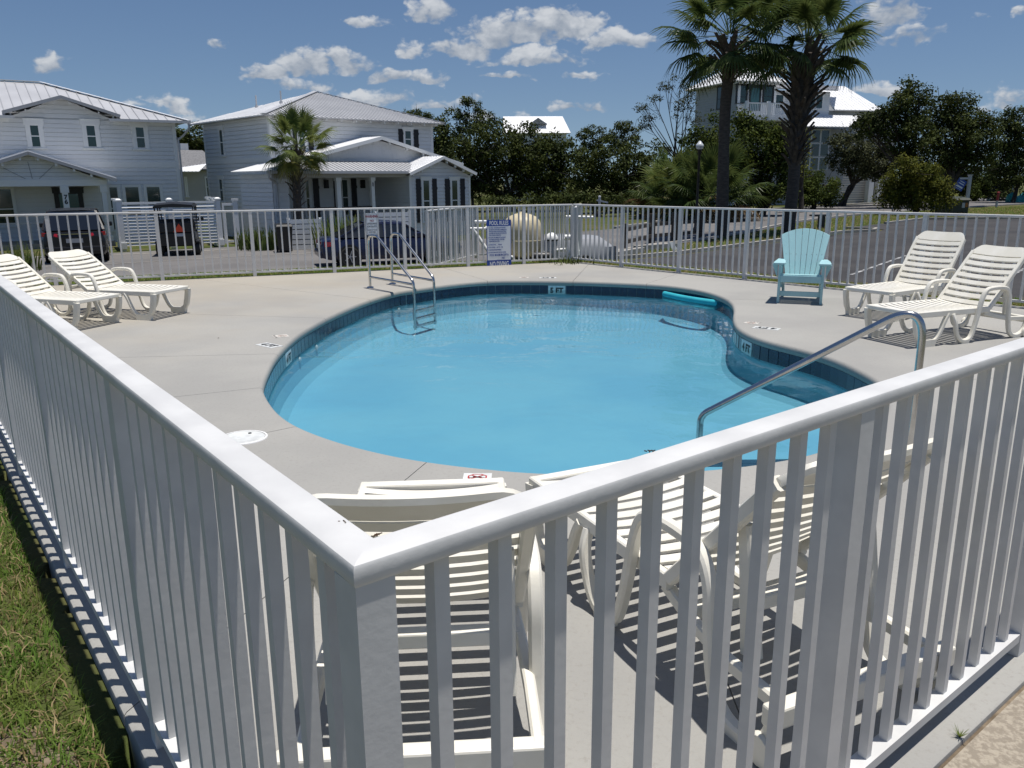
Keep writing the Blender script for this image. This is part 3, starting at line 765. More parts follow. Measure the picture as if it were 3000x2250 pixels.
# ------------------------------------------------------------------ sun loungers
def bez(*p, n=8):
    """smooth open curve through points"""
    P = [Vector(q) for q in p]; out = []
    for i in range(len(P) - 1):
        p0, p1, p2, p3 = P[max(i - 1, 0)], P[i], P[i + 1], P[min(i + 2, len(P) - 1)]
        for k in range(n):
            t = k / n
            out.append(0.5 * ((2 * p1) + (p2 - p0) * t + (2 * p0 - 5 * p1 + 4 * p2 - p3) * t * t + (3 * p1 - p0 - 3 * p2 + p3) * t ** 3))
    return out + [P[-1]]
HW = 0.315
def slat_mesh(name, half, w, th, sag, n=8):
    """slat lying in local xy: x = width, y = span, dipping in the middle"""
    mb = MB(); rows = []
    for i in range(n + 1):
        y = -half + 2 * half * i / n; z = -sag * (1 - (y / half) ** 2)
        rows.append([(-w / 2, y, z - th), (w / 2, y, z - th), (w / 2, y, z - .003), (w / 2 - .004, y, z), (-w / 2 + .004, y, z), (-w / 2, y, z - .003)])
    mb.grid(rows, closed=True); mb.poly(rows[0][::-1]); mb.poly(rows[-1])
    me = mb.mesh(name); me.materials.append(M['resin']); return me
SEATSLAT = slat_mesh('seat_slat', HW - 0.012, 0.056, 0.014, 0.022)
BACKSLAT = slat_mesh('back_slat', HW - 0.012, 0.056, 0.014, 0.022)
def lounger(label, loc, head_dir, rec):
    ang = math.atan2(head_dir.y, head_dir.x)
    t = thing('sun_lounger', label, 'sun lounger', loc, ang, 'cream resin sun loungers round the pool')
    R = M['resin']; SZ = 0.37
    def raw(name, me, parent, l=(0, 0, 0), r=(0, 0, 0)):
        o = bpy.data.objects.new(name, me); COL.objects.link(o); o.parent = parent; o.location = l; o.rotation_euler = r; return o
    for s in (-1, 1):
        y = s * HW
        m = MB(); m.strip([(0.02, y, SZ - .03), (0.30, y, SZ - .03), (0.7, y, SZ - .032), (1.10, y, SZ - .035)], 0.034, 0.062, (0, 1, 0), b=.006); obj('side_rail', m, R, t, smooth=40)
        yo = s * (HW + 0.004)
        m = MB()
        m.strip(bez((0.03, yo, SZ - .03), (0.045, yo, 0.24), (0.085, yo, 0.11), (0.15, yo, 0.055), (0.25, yo, 0.045), (0.34, yo, 0.075), (0.40, yo, 0.16), (0.45, yo, 0.27), (0.49, yo, SZ - .04), n=5), 0.046, [0.075] * 10 + [0.06] * 6 + [0.04] * 40, (0, 1, 0), b=.008)
        m.hexa([(0.10, yo - .024, 0), (0.32, yo - .024, 0), (0.32, yo + .024, 0), (0.10, yo + .024, 0), (0.085, yo - .024, .075), (0.335, yo - .024, .075), (0.335, yo + .024, .075), (0.085, yo + .024, .075)])
        obj('front_leg', m, R, t, smooth=40)
        ya = s * (HW + 0.034)
        m = MB()
        m.strip(bez((0.549, yo, SZ - .045), (0.567, ya, 0.24), (0.604, ya, 0.12), (0.668, ya, 0.04), (0.759, ya, 0.028), (0.824, ya, 0.07), (0.869, ya, 0.20), (0.901, ya, 0.34), (0.933, ya, 0.47), (0.979, ya, 0.545), (1.061, ya, 0.565), (1.208, ya, 0.565), (1.299, ya, 0.54), (1.350, ya, 0.45), (1.363, ya, 0.32), (1.382, ya, 0.18), (1.418, ya, 0.07), (1.482, ya, 0.028), (1.574, ya, 0.03), (1.647, ya, 0.09), (1.674, ya, 0.17), n=4), 0.046, 0.042, (0, 1, 0), b=.009)
        m.box(0.68, 0.79, ya - .022, ya + .022, 0, 0.03); m.box(1.47, 1.59, ya - .022, ya + .022, 0, 0.03)
        obj('arm', m, R, t, smooth=40)
        m = MB(); m.strip([(1.05, s * (HW - .02), SZ - .07), (1.23, s * (HW + .0), 0.25), (1.42, s * (HW + .01), 0.215), (1.69, s * (HW + .01), 0.20)], 0.036, 0.05, (0, 1, 0), b=.007); obj('base_rail', m, R, t, smooth=40)
        m = MB(); m.lathe([(0, -.014), (0.05, -.014), (0.055, -.008), (0.055, .008), (0.05, .014), (0, .014)], 16, Matrix.Translation((1.65, s * (HW + .06), 0.056)) @ Matrix.Rotation(rad(90), 4, 'X')); obj('wheel', m, R, t, smooth=40)
    m = MB(); m.box(1.655, 1.71, -HW - .075, HW + .075, 0.155, 0.225); obj('rear_crossbar', m, R, t, bevel=.008)
    m = MB(); m.box(1.17, 1.215, -HW, HW, 0.235, 0.285); obj('crossbar', m, R, t, bevel=.006)
    m = MB(); m.box(0.015, 0.075, -HW - .012, HW + .012, SZ - .045, SZ + .002); obj('foot_rail', m, R, t, bevel=.01)
    n = 12
    for i in range(n): raw('seat_slat', SEATSLAT, t, (0.118 + i * (0.95) / (n - 1), 0, SZ))
    # backrest, hinged at the rear of the seat
    hx, BL = 1.09, 0.80
    bk = bpy.data.objects.new('backrest', None); COL.objects.link(bk); bk.parent = t; bk.location = (hx, 0, SZ - .012); bk.rotation_euler = (0, -rec, 0)
    for s in (-1, 1):
        m = MB(); m.strip([(0.0, s * HW, -.012), (0.35, s * HW, -.012), (0.60, s * HW, -.010), (0.71, s * (HW - .004), -.008)], 0.040, 0.05, (0, 1, 0), b=.007); obj('back_rail', m, R, bk, smooth=40)
    rows = []
    for i in range(25):
        y = -HW + 2 * HW * i / 24; z = -0.022 * (1 - (y / HW) ** 2) + 0.008; e = 0.805 - 0.095 * max(0, (abs(y) - 0.20) / (HW - 0.20)) ** 2.6
        rows.append([(0.678, y, z - .014), (e, y, z - .03), (e + .012, y, z - .016), (e + .006, y, z), (0.678, y, z)])
    m = MB(); m.grid(rows, closed=True); m.poly(rows[0][::-1]); m.poly(rows[-1]); obj('head_panel', m, R, bk, smooth=40)
    for i in range(8): raw('back_slat', BACKSLAT, bk, (0.040 + i * 0.0855, 0, 0.006))
    top = Vector((hx + math.cos(rec) * 0.46, 0, SZ + math.sin(rec) * 0.46 - .02))
    for s in (-1, 1):
        m = MB(); yb = s * (HW - .055)
        m.strip([(top.x, yb, top.z - .02), (top.x + .03, yb, (top.z + .24) / 2), (min(top.x + .06, 1.6), yb, 0.235)], 0.04, [.05, .06, .075], (0, 1, 0), b=.007); obj('support_strut', m, R, t, smooth=40)
    m = MB(); m.box(top.x + .0, top.x + .05, -HW + .04, HW - .04, top.z * .55, top.z * .55 + .05); obj('strut_crossbar', m, R, t, bevel=.006)
    return t
def dirv(x, y): return Vector((x, y, 0)).normalized()
lounger('lounger on the right directly beyond the big handrail bend', (4.0, 8.55, 0), dirv(.92, .39), rad(49))
lounger('far right lounger between the blue chair and the other right lounger', (4.42, 10.09, 0), dirv(.838, .545), rad(55))
lounger('left lounger closer to the warning sign, with its foot end toward the pool', (-4.43, 10.65, 0), dirv(-.947, .32), rad(36))
lounger('leftmost lounger, partly hidden by the near left rail', (-5.02, 9.91, 0), dirv(-.936, .35), rad(36))
lounger('closest lounger, seen from behind through the close corner post', (-0.374, 3.588, 0), dirv(.069, -.998), rad(47.5))
lounger('close lounger seen through the near right pickets, turned toward the pool', (.367, 3.756, 0), dirv(.43, -.903), rad(47))

# ------------------------------------------------------------------ blue slatted garden chair
M['aqua'] = mat('aqua_poly_lumber', (0.37, 0.60, 0.63), (0.33, 0.55, 0.58), scale=5, rough=0.5, spec=0.4, stretch=(1, 1, .15), bump=.08, bscale=30)
def adirondack():
    t = thing('garden_chair', 'aqua blue fan backed adirondack chair standing on the deck by the far right fence', 'chair', (4.16, 11.69, 0), math.atan2(-.36, .93))
    A = M['aqua']     # local: x to the chair's viewer-right, -y is the front
    def pl(nm, p, w, th, up, **k):
        m = MB(); m.bar(p[0], p[1], w, th, up); return obj(nm, m, A, t, bevel=.004)
    for s in (-1, 1):
        m = MB(); m.box(s * .285 - .018, s * .285 + .018, -.33, -.235, 0, .545); obj('front_leg', m, A, t, bevel=.004)
        m = MB(); m.prism([(s * .255 - .015, -.33, .30), (s * .255 - .015, -.33, .395), (s * .255 - .015, .15, .31), (s * .255 - .015, .52, .09), (s * .255 - .015, .56, 0), (s * .255 - .015, .40, 0), (s * .255 - .015, .10, .215)], (.03, 0, 0)); obj('side_stringer', m, A, t, bevel=.004)
        m = MB(); m.prism([(s * .30 - .075, -.40, .548), (s * .30 + .075, -.40, .548), (s * .30 + .085, -.33, .548), (s * .30 + .07, -.02, .548), (s * .30 + .03, .28, .548), (s * .30 - .05, .28, .548), (s * .30 - .075, -.2, .548)], (0, 0, .026)); obj('arm', m, A, t, bevel=.005)
        m = MB(); m.prism([(s * .32 - .0, -.29, .545), (s * .32 + s * .075, -.29, .545), (s * .32 + s * .0, -.29, .36)], (0, .03, 0)); obj('arm_bracket', m, A, t)
        m = MB(); m.box(s * .285 - .016, s * .285 + .016, .20, .29, .0 + .16, .545); obj('rear_post', m, A, t, bevel=.004)
    for k, y in enumerate((-.30, -.21, -.12, -.03, .06)):
        m = MB(); z = .392 - (y + .33) * .17; m.box(-.27, .27, y - .04, y + .04, z, z + .024); obj('seat_slat', m, A, t, bevel=.004)
    m = MB(); m.box(-.27, .27, -.352, -.33, .30, .395); obj('front_apron', m, A, t, bevel=.004)
    m = MB(); m.box(-.27, .27, -.30, -.27, .10, .17); obj('front_stretcher', m, A, t, bevel=.004)
    m = MB(); m.box(-.31, .31, .21, .245, .47, .545); obj('back_crossbar', m, A, t, bevel=.004)
    # fan of seven back slats
    n = 7; base = Vector((0, .10, .30)); bd = Vector((0, .38, .925)).normalized(); nr = Vector((0, -.925, .38)).normalized()
    Ls = [.66, .715, .745, .755, .745, .715, .66]
    for k in range(n):
        f = (k - 3); x0 = f * .064; x1 = f * .0955; hb, ht = .0295, .0455; L = Ls[k]
        pts = []
        nn = 5
        a = base + Vector((x0 - hb, 0, 0)); b = base + Vector((x0 + hb, 0, 0))
        top = []
        for i in range(nn):
            q = i / (nn - 1); xx = x1 + ht - 2 * ht * q
            lg = 0.758 - 0.9 * (xx) ** 2
            top.append(base + Vector((xx, 0, 0)) + bd * lg)
        m = MB(); m.prism([a, b] + top, nr * .02); obj('back_slat', m, A, t, bevel=.003)
    m = MB()
    for k in range(8):
        x = -.245 + k * .07; p = base + Vector((x, 0, 0)) + bd * .37 + nr * .021
        m.lathe([(0, 0), (.006, 0), (.005, .002), (0, .0025)], 6, Matrix.Translation(p) @ nr.to_track_quat('Z', 'Y').to_matrix().to_4x4())
    obj('screw_row', m, M['grout'], t)
adirondack()

# ------------------------------------------------------------------ pool ladder and handrail
def round_path(pts, r=0.12, n=8):
    P = [Vector(p) for p in pts]; out = [P[0]]
    rr = r if isinstance(r, (list, tuple)) else [r] * len(P)
    for i in range(1, len(P) - 1):
        a, b, c = P[i - 1], P[i], P[i + 1]; d0 = (a - b).normalized(); d1 = (c - b).normalized()
        ang = d0.angle(d1); k = min(rr[i] / math.tan(ang / 2), (a - b).length * .48, (c - b).length * .48)
        p0, p1 = b + d0 * k, b + d1 * k
        for j in range(n + 1):
            q = j / n; out.append((1 - q) ** 2 * p0 + 2 * q * (1 - q) * b + q * q * p1)
    return out + [P[-1]]
def ladder():
    b0 = (G(1085, 843), G(1150, 832)); w0 = (G(1203, 866), G(1262, 853))
    t = thing('pool_ladder', 'stainless pool ladder hooped over the far left pool edge below the warning sign', 'ladder', (b0[0] + b0[1]) / 2)
    O = (b0[0] + b0[1]) / 2
    for i in range(2):
        B = b0[i]; d = (w0[i] - B); d.z = 0; L = d.length + 0.10; d.normalize()
        pts = [B + Vector((0, 0, 0)), B + Vector((0, 0, .86)), B + d * .30 + Vector((0, 0, .86)), B + d * L + Vector((0, 0, .22)), B + d * L + Vector((0, 0, -.52))]
        m = MB(); m.tube([p - O for p in round_path(pts, [0, .16, .16, .14, 0])], .0215, 12); obj('rail', m, M['steel'], t, smooth=60)
        m = MB(); m.tube([B + Vector((0, 0, .18)) - O, B + d * L + Vector((0, 0, .18)) - O], .019, 10); obj('brace', m, M['steel'], t, smooth=60)
        m = MB(); m.lathe([(.062, .002), (.06, .012), (.035, .024), (.024, .026)], 16, Matrix.Translation(B - O)); obj('escutcheon', m, M['steel'], t, smooth=60)
    d0 = (w0[0] - b0[0]); d0.z = 0; L0 = d0.length + .10; d0.normalize(); d1 = (w0[1] - b0[1]); d1.z = 0; L1 = d1.length + .10; d1.normalize()
    e0, e1 = b0[0] + d0 * L0, b0[1] + d1 * L1
    for z in (-.24, -.36, -.48):
        m = MB(); m.bar(e0 + Vector((0, 0, z)) - O, e1 + Vector((0, 0, z)) - O, .075, .03); obj('tread', m, M['white'] if 0 else M['steel'], t)
ladder()
def handrail():
    base = G(2662, 1330, 0); inp = Vector((1.30, 5.62, 0)); d = (inp - base); d.z = 0; d.normalize()
    P = lambda px, py: PH(px, py, base, d)
    t = thing('handrail', 'long stainless handrail sloping from the deck down to the pool entry steps', 'handrail', base)
    top = P(2640, 924); b1 = P(2728, 985); lo = P(2052, 1225)
    pts = [base, Vector((base.x, base.y, 0)) + Vector((0, 0, P(2700, 960).z)), P(2560, 945), lo, Vector((lo.x, lo.y, -.75))]
    pts[1] = Vector((base.x, base.y, 0.86))
    # the slope line, extended to meet the upright above the base
    s0, s1 = P(2560, 958), P(2075, 1205); k = ((base - s1).dot(d)) / ((s0 - s1).dot(d)); tp = s1 + (s0 - s1) * k
    k2 = ((lo - s1).dot(d)) / ((s0 - s1).dot(d)); lp = s1 + (s0 - s1) * k2
    print('HANDRAIL', base, tp, lp)
    pts = [base, tp, lp, Vector((lp.x, lp.y, -.5))]
    m = MB(); m.tube([p - base for p in round_path(pts, [0, .14, .12, 0], 12)], .024, 14); obj('rail', m, M['steel'], t, smooth=60)
    m = MB(); m.lathe([(.062, .002), (.06, .012), (.035, .024), (.026, .026)], 16); obj('escutcheon', m, M['steel'], t, smooth=60)
handrail()
M['foam'] = mat('turquoise_foam', (0.025, 0.42, 0.50), (0.02, 0.37, 0.45), scale=9, rough=0.75, bump=.2, bscale=160)
def noodle():
    a = G(1640 + 1212 * .2532, 560 + 1188 * .2532, WATER_Z + .03); b = G(1640 + 1868 * .2532, 560 + 1298 * .2532, WATER_Z + .03); c = G(1640 + 1500 * .2532, 560 + 1258 * .2532, WATER_Z + .03)
    t = thing('pool_noodle', 'turquoise foam noodle floating along the far right pool wall', 'pool noodle', a)
    mid = a.lerp(b, .5); ctl = c + (c - mid) * .1
    pts = [a.lerp(ctl, q).lerp(ctl.lerp(b, q), q) - a for q in [i / 16 for i in range(17)]]
    m = MB(); m.tube(pts, .045, 14); obj('foam_body', m, M['foam'], t, smooth=60)
    d = (pts[-1] - pts[-2]).normalized(); m = MB(); m.tube([pts[-1], pts[-1] + d * .002], .014, 10); obj('bore', m, M['black'], t)
noodle()

# ------------------------------------------------------------------ signs on the far left run
M['signblue'] = mat('sign_blue', (0.012, 0.055, 0.30), rough=0.4)
M['signwhite'] = mat('sign_white', (0.66, 0.70, 0.74), rough=0.4)
M['maroon'] = mat('sign_maroon', (0.20, 0.012, 0.03), rough=0.5)
M['signink'] = mat('sign_dark_ink', (0.05, 0.06, 0.075), rough=0.5)
def fence_sign(px0, py0, px1, py1, name, lab):
    off = -0.02
    P = A0 - NL_ * 0.075
    a = PH(px0, py0, P, DL); b = PH(px1, py1, P, DL)
    w = (b - a).dot(DL); h = a.z - b.z; c = (a + b) / 2
    t = thing(name, lab, 'sign', c, math.atan2(DL.y, DL.x))
    return t, w, h
def rect(m, x0, x1, z0, z1, y0, y1): m.box(x0, x1, y0, y1, z0, z1); return m
def signs():
    t, w, h = fence_sign(1425, 645, 1498, 786, 'pool_rules_sign', 'blue and white pool rules sign tied to the far left fence')
    print('SIGN', w, h)
    X, Z = w / 2, h / 2
    obj('panel', rect(MB(), -X, X, -Z, Z, -.004, 0), M['signblue'], t)
    obj('white_field', rect(MB(), -X + .014, X - .014, -Z + .185, Z - .125, -.0065, -.003), M['signwhite'], t)
    r = (rad(90), 0, 0)
    def tx(s, size, x, z, m, al='CENTER', b=0, sx=1.0, sp=1.0): return text_mesh('lettering', s, size, m, t, (x, -.0085, z), r, bold=b, align=al, sx=sx, spacing=sp)
    tx('POOL RULES', .118, 0, Z - .066, M['signwhite'], b=.003, sx=(w - .04) / .80)
    tx('NO DIVING', .150, 0, -Z + .095, M['signwhite'], b=.004, sx=(w - .04) / .93)
    x0 = -X + .03; B = M['signblue']; k = .034
    tx('1. NO FOOD OR BEVERAGES IN THE POOL\n    OR ON POOL WET DECK. COMMERCIALLY\n    BOTTLED WATER IN PLASTIC BOTTLES IS\n    ALLOWED ON THE POOL WET DECK FOR\n    POOL PATRON HYDRATION.', .0335, x0, Z - .235, B, 'LEFT', .0006, sx=(w - .06) / .80, sp=1.12)
    tx('2. NO GLASS OR ANIMALS IN THE FENCED\n    POOL AREA (OR 50 FEET (15.240 MM)\n    FROM UNFENCED POOL).', .0335, x0, Z - .395, B, 'LEFT', .0006, sx=(w - .06) / .80, sp=1.12)
    for i, s in enumerate(('3. BATHING LOAD: ___ PERSONS.', '4. POOL HOURS: __ A.M. TO __ P.M.', '5. SHOWER BEFORE ENTERING.', '6. DO NOT SWALLOW THE POOL WATER.')):
        tx(s, .034, x0, Z - .502 - i * .053, B, 'LEFT', .0006, sx=(w - .06) / .80)
    tx('POOL MAXIMUM DEPTH:', .062, 0, -Z + .285, B, b=.0008, sx=(w - .05) / .80)
    tx('______FEET', .058, .04, -Z + .222, B, b=.0006, sx=.62)
    mw = MB()
    for s in (-1, 1): mw.tube([(s * (X - .01), -.006, Z - .03), (s * (X + .03), .02, Z - .06), (s * (X + .03), .05, Z - .10)], .003, 5)
    obj('wire_tie', mw, M['steel'], t)
    t, w, h = fence_sign(1071, 625, 1108, 687, 'warning_sign', 'small white warning no lifeguard on duty sign high on the far left fence')
    X, Z = w / 2, h / 2
    obj('panel', rect(MB(), -X, X, -Z, Z, -.004, 0), M['signwhite'], t)
    bd = MB(); g = .012
    for a in ((-X + g, X - g, Z - g - .005, Z - g), (-X + g, X - g, -Z + g, -Z + g + .005), (-X + g, -X + g + .005, -Z + g + .005, Z - g - .005), (X - g - .005, X - g, -Z + g + .005, Z - g - .005)): rect(bd, *a, -.0055, -.0035)
    obj('border', bd, M['signink'], t)
    def tx(s, size, z, m, b=0, sx=1.0): return text_mesh('lettering', s, size, m, t, (0, -.0062, z), r, bold=b, sx=sx)
    q = h / .40
    tx('WARNING', .062 * q, Z - .062 * q, M['maroon'], .0022, sx=.78)
    tx('NO', .047 * q, Z - .142 * q, M['maroon'], .001); tx('LIFEGUARD', .045 * q, Z - .195 * q, M['signink'], .0008, sx=.80); tx('ON DUTY', .045 * q, Z - .25 * q, M['signink'], .0008, sx=.88)
    tx('SWIM AT YOUR', .030 * q, Z - .315 * q, M['signink'], .0006, sx=.85); tx('OWN RISK', .030 * q, Z - .352 * q, M['signink'], .0006, sx=.9)
signs()
# ------------------------------------------------------------------ houses
M['siding'] = mat('white_siding', (0.72, 0.73, 0.74), (0.66, 0.675, 0.69), scale=0.5, rough=0.6, coords='World', spec=0.3)
M['trim'] = mat('white_trim', (0.74, 0.75, 0.75), rough=0.5)
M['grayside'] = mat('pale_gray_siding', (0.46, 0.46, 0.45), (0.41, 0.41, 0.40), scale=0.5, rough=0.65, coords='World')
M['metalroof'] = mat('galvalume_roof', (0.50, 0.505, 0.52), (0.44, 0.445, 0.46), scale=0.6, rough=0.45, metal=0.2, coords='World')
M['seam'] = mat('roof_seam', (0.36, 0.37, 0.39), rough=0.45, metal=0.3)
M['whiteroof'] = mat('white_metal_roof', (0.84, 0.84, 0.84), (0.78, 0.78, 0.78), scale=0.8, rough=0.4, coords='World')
M['fascia'] = mat('gray_fascia', (0.30, 0.31, 0.33), rough=0.5)
M['glass'] = mat('dark_green_glass', (0.010, 0.032, 0.028), rough=0.06, spec=0.8)
M['tealglass'] = mat('teal_door_glass', (0.03, 0.10, 0.105), rough=0.1, spec=0.7)
M['shutter'] = mat('black_shutter', (0.010, 0.010, 0.014), rough=0.55, stretch=(6, 6, .5), c2=(0.016, 0.016, 0.02), scale=5)
M['gutter'] = mat('gray_gutter', (0.42, 0.43, 0.45), rough=0.4)
M['shingle'] = mat('gray_roof_shingle', (0.20, 0.20, 0.205), (0.13, 0.13, 0.135), scale=9, rough=0.95, coords='World', detail=6)
M['darkwall'] = mat('charcoal_door', (0.015, 0.016, 0.018), rough=0.5)

class Frame:
    def __init__(s, name, label, cat, px, py, Y, zg, deg, group=None):
        p = AtY(px, py, Y); s.o = Vector((p.x, p.y, zg)); s.a = rad(deg)
        s.t = thing(name, label, cat, s.o, s.a, group)
        s.R = Matrix.Rotation(s.a, 3, 'Z'); s.Ri = s.R.transposed()
    def loc(s, P): return s.Ri @ (P - s.o)
    def hit(s, px, py, axis, val):
        e = s.Ri @ (EYE - s.o); d = s.Ri @ ray(px, py); t = (val - e[axis]) / d[axis]; return e + d * t
    def hitn(s, px, py, P, n):
        e = s.Ri @ (EYE - s.o); d = s.Ri @ ray(px, py); t = (Vector(P) - e).dot(Vector(n)) / d.dot(Vector(n)); return e + d * t
def wallM(P, ex, n):
    """wall coordinates (along, outward, up) -> local"""
    ex = Vector(ex).normalized(); n = Vector(n).normalized()
    return Matrix.Translation(P) @ Matrix((ex, n, Vector((0, 0, 1)))).transposed().to_4x4()
def siding(mb, W, s0, s1, z0, z1, ex=0.19, fn=None):
    """lap boards, each a slanted face with a shadow lip"""
    z = z0
    while z < z1 - 0.01:
        zt = min(z + ex, z1); a0, a1 = (s0, s1) if fn is None else fn(z); b0, b1 = (s0, s1) if fn is None else fn(zt)
        if a1 - a0 < .02: break
        zs_ = zt - .022; mb.add([(a0, .030, z), (a1, .030, z), (b1, .006, zs_), (b0, .006, zs_), (a0, 0, z), (a1, 0, z), (b1, -.012, zs_), (b0, -.012, zs_), (b1, -.012, zt), (b0, -.012, zt)], [(0, 1, 2, 3), (4, 5, 1, 0), (3, 2, 6, 7), (7, 6, 8, 9)], W)
        z = zt
def window(fr, W, s0, s1, z0, z1, tw=0.09, sill=True, split=0.5, glass='glass', mull=0, name='window', head=True, frm='trim'):
    m = MB(); o = 0.05
    def b(a0, a1, c0, c1, y0=0.0, y1=None): m.box(a0, a1, y0, y1 or o, c0, c1, W)
    if tw:
        b(s0 - tw, s0, z0 - .02, z1); b(s1, s1 + tw, z0 - .02, z1)
        if head: b(s0 - tw - .05, s1 + tw + .05, z1, z1 + tw * 1.5, 0, o + .012); b(s0 - tw - .08, s1 + tw + .08, z1 + tw * 1.5, z1 + tw * 1.5 + .03, 0, o + .035)
        else: b(s0 - tw, s1 + tw, z1, z1 + tw)
        if sill: b(s0 - tw - .06, s1 + tw + .06, z0 - .07, z0 - .02, 0, o + .04)
    f = .035
    b(s0, s0 + f, z0, z1, 0, .042); b(s1 - f, s1, z0, z1, 0, .042); b(s0 + f, s1 - f, z1 - f, z1, 0, .042); b(s0 + f, s1 - f, z0, z0 + f, 0, .042)
    zm = z0 + (z1 - z0) * split
    if split: b(s0 + f, s1 - f, zm - .022, zm + .022, 0, .044)
    for k in range(mull): x = s0 + (s1 - s0) * (k + 1) / (mull + 1); b(x - .02, x + .02, z0 + f, z1 - f, 0, .043)
    w = obj(name, m, M[frm], fr.t)
    for c0, c1 in (((z0, zm), (zm, z1)) if split else ((z0, z1),)):
        p = MB(); y = .030 if c0 == z0 else .033; p.add([(s0 + .01, y, c0), (s1 - .01, y, c0), (s1 - .01, y, c1), (s0 + .01, y, c1)], [(0, 1, 2, 3)], W); obj('pane', p, M[glass], w)
    return w
def shutter(fr, W, s0, s1, z0, z1):
    m = MB(); n = 3; w = (s1 - s0) / n
    for k in range(n): m.box(s0 + k * w + .004, s0 + (k + 1) * w - .004, .0, .05, z0, z1, W)
    for q in (.2, .78): z = z0 + (z1 - z0) * q; m.box(s0 - .012, s1 + .012, .05, .07, z - .06, z + .06, W)
    obj('shutter', m, M['shutter'], fr.t)
def clip_ribs(poly, up, spacing):
    P = [Vector(p) for p in poly]; n = (P[1] - P[0]).cross(P[2] - P[0]).normalized(); up = Vector(up); up = (up - n * up.dot(n)).normalized(); e = up.cross(n)
    xs = [p.dot(e) for p in P]; out = []; k = math.ceil((min(xs) + .06) / spacing)
    while k * spacing < max(xs) - .06:
        x = k * spacing; ys = []
        for i in range(len(P)):
            a, b = P[i], P[(i + 1) % len(P)]; xa, xb = a.dot(e) - x, b.dot(e) - x
            if xa * xb < 0: ys.append(a.lerp(b, xa / (xa - xb)))
        if len(ys) >= 2:
            ys.sort(key=lambda p: p.dot(up)); out.append((ys[0], ys[-1], n if n.z > 0 else -n))
        k += 1
    return out
def roof(fr, pts, m, seam=0.45, th=0.05, up=None, sep=False, sh=.03, sm='seam', name='roof'):
    P = [Vector(p) for p in pts]; n = (P[1] - P[0]).cross(P[2] - P[0]).normalized(); n = n if n.z > 0 else -n
    mb = MB(); mb.prism([p - n * th for p in P], n * th); o = obj(name, mb, M[m], fr.t)
    bm = bmesh.new(); bm.from_mesh(o.data); bmesh.ops.recalc_face_normals(bm, faces=bm.faces[:]); bm.to_mesh(o.data); bm.free()
    if seam:
        R = clip_ribs(P, up or (0, 0, 1), seam); w = .035
        if sep:
            for a, b, nn in R:
                k = MB(); k.bar(a + nn * (sh / 2), b + nn * (sh / 2), w, sh, nn); obj('seam', k, M[sm], o)
        else:
            k = MB()
            for a, b, nn in R: k.bar(a + nn * (sh / 2), b + nn * (sh / 2), w, sh, nn)
            s = obj('seam_rows', k, M[sm], o); s['kind'] = 'stuff'
    return o
def bars(fr, name, m, L, each=False):
    if each:
        for a in L: k = MB(); k.bar(*a); obj(name, k, M[m], fr.t)
    else:
        k = MB()
        for a in L: k.bar(*a)
        obj(name, k, M[m], fr.t)
def rakes(fr, a, b, n, cnt, depth=.35, sz=.09):
    """rafter tails under a rake from a to b (local), sticking out along n"""
    a, b, n = Vector(a), Vector(b), Vector(n)
    for i in range(cnt):
        p = a.lerp(b, (i + .5) / cnt) - Vector((0, 0, .14)); k = MB(); k.bar(p - n * .05, p + n * depth, sz, sz * 1.4); obj('rafter_tail', k, M['trim'], fr.t)

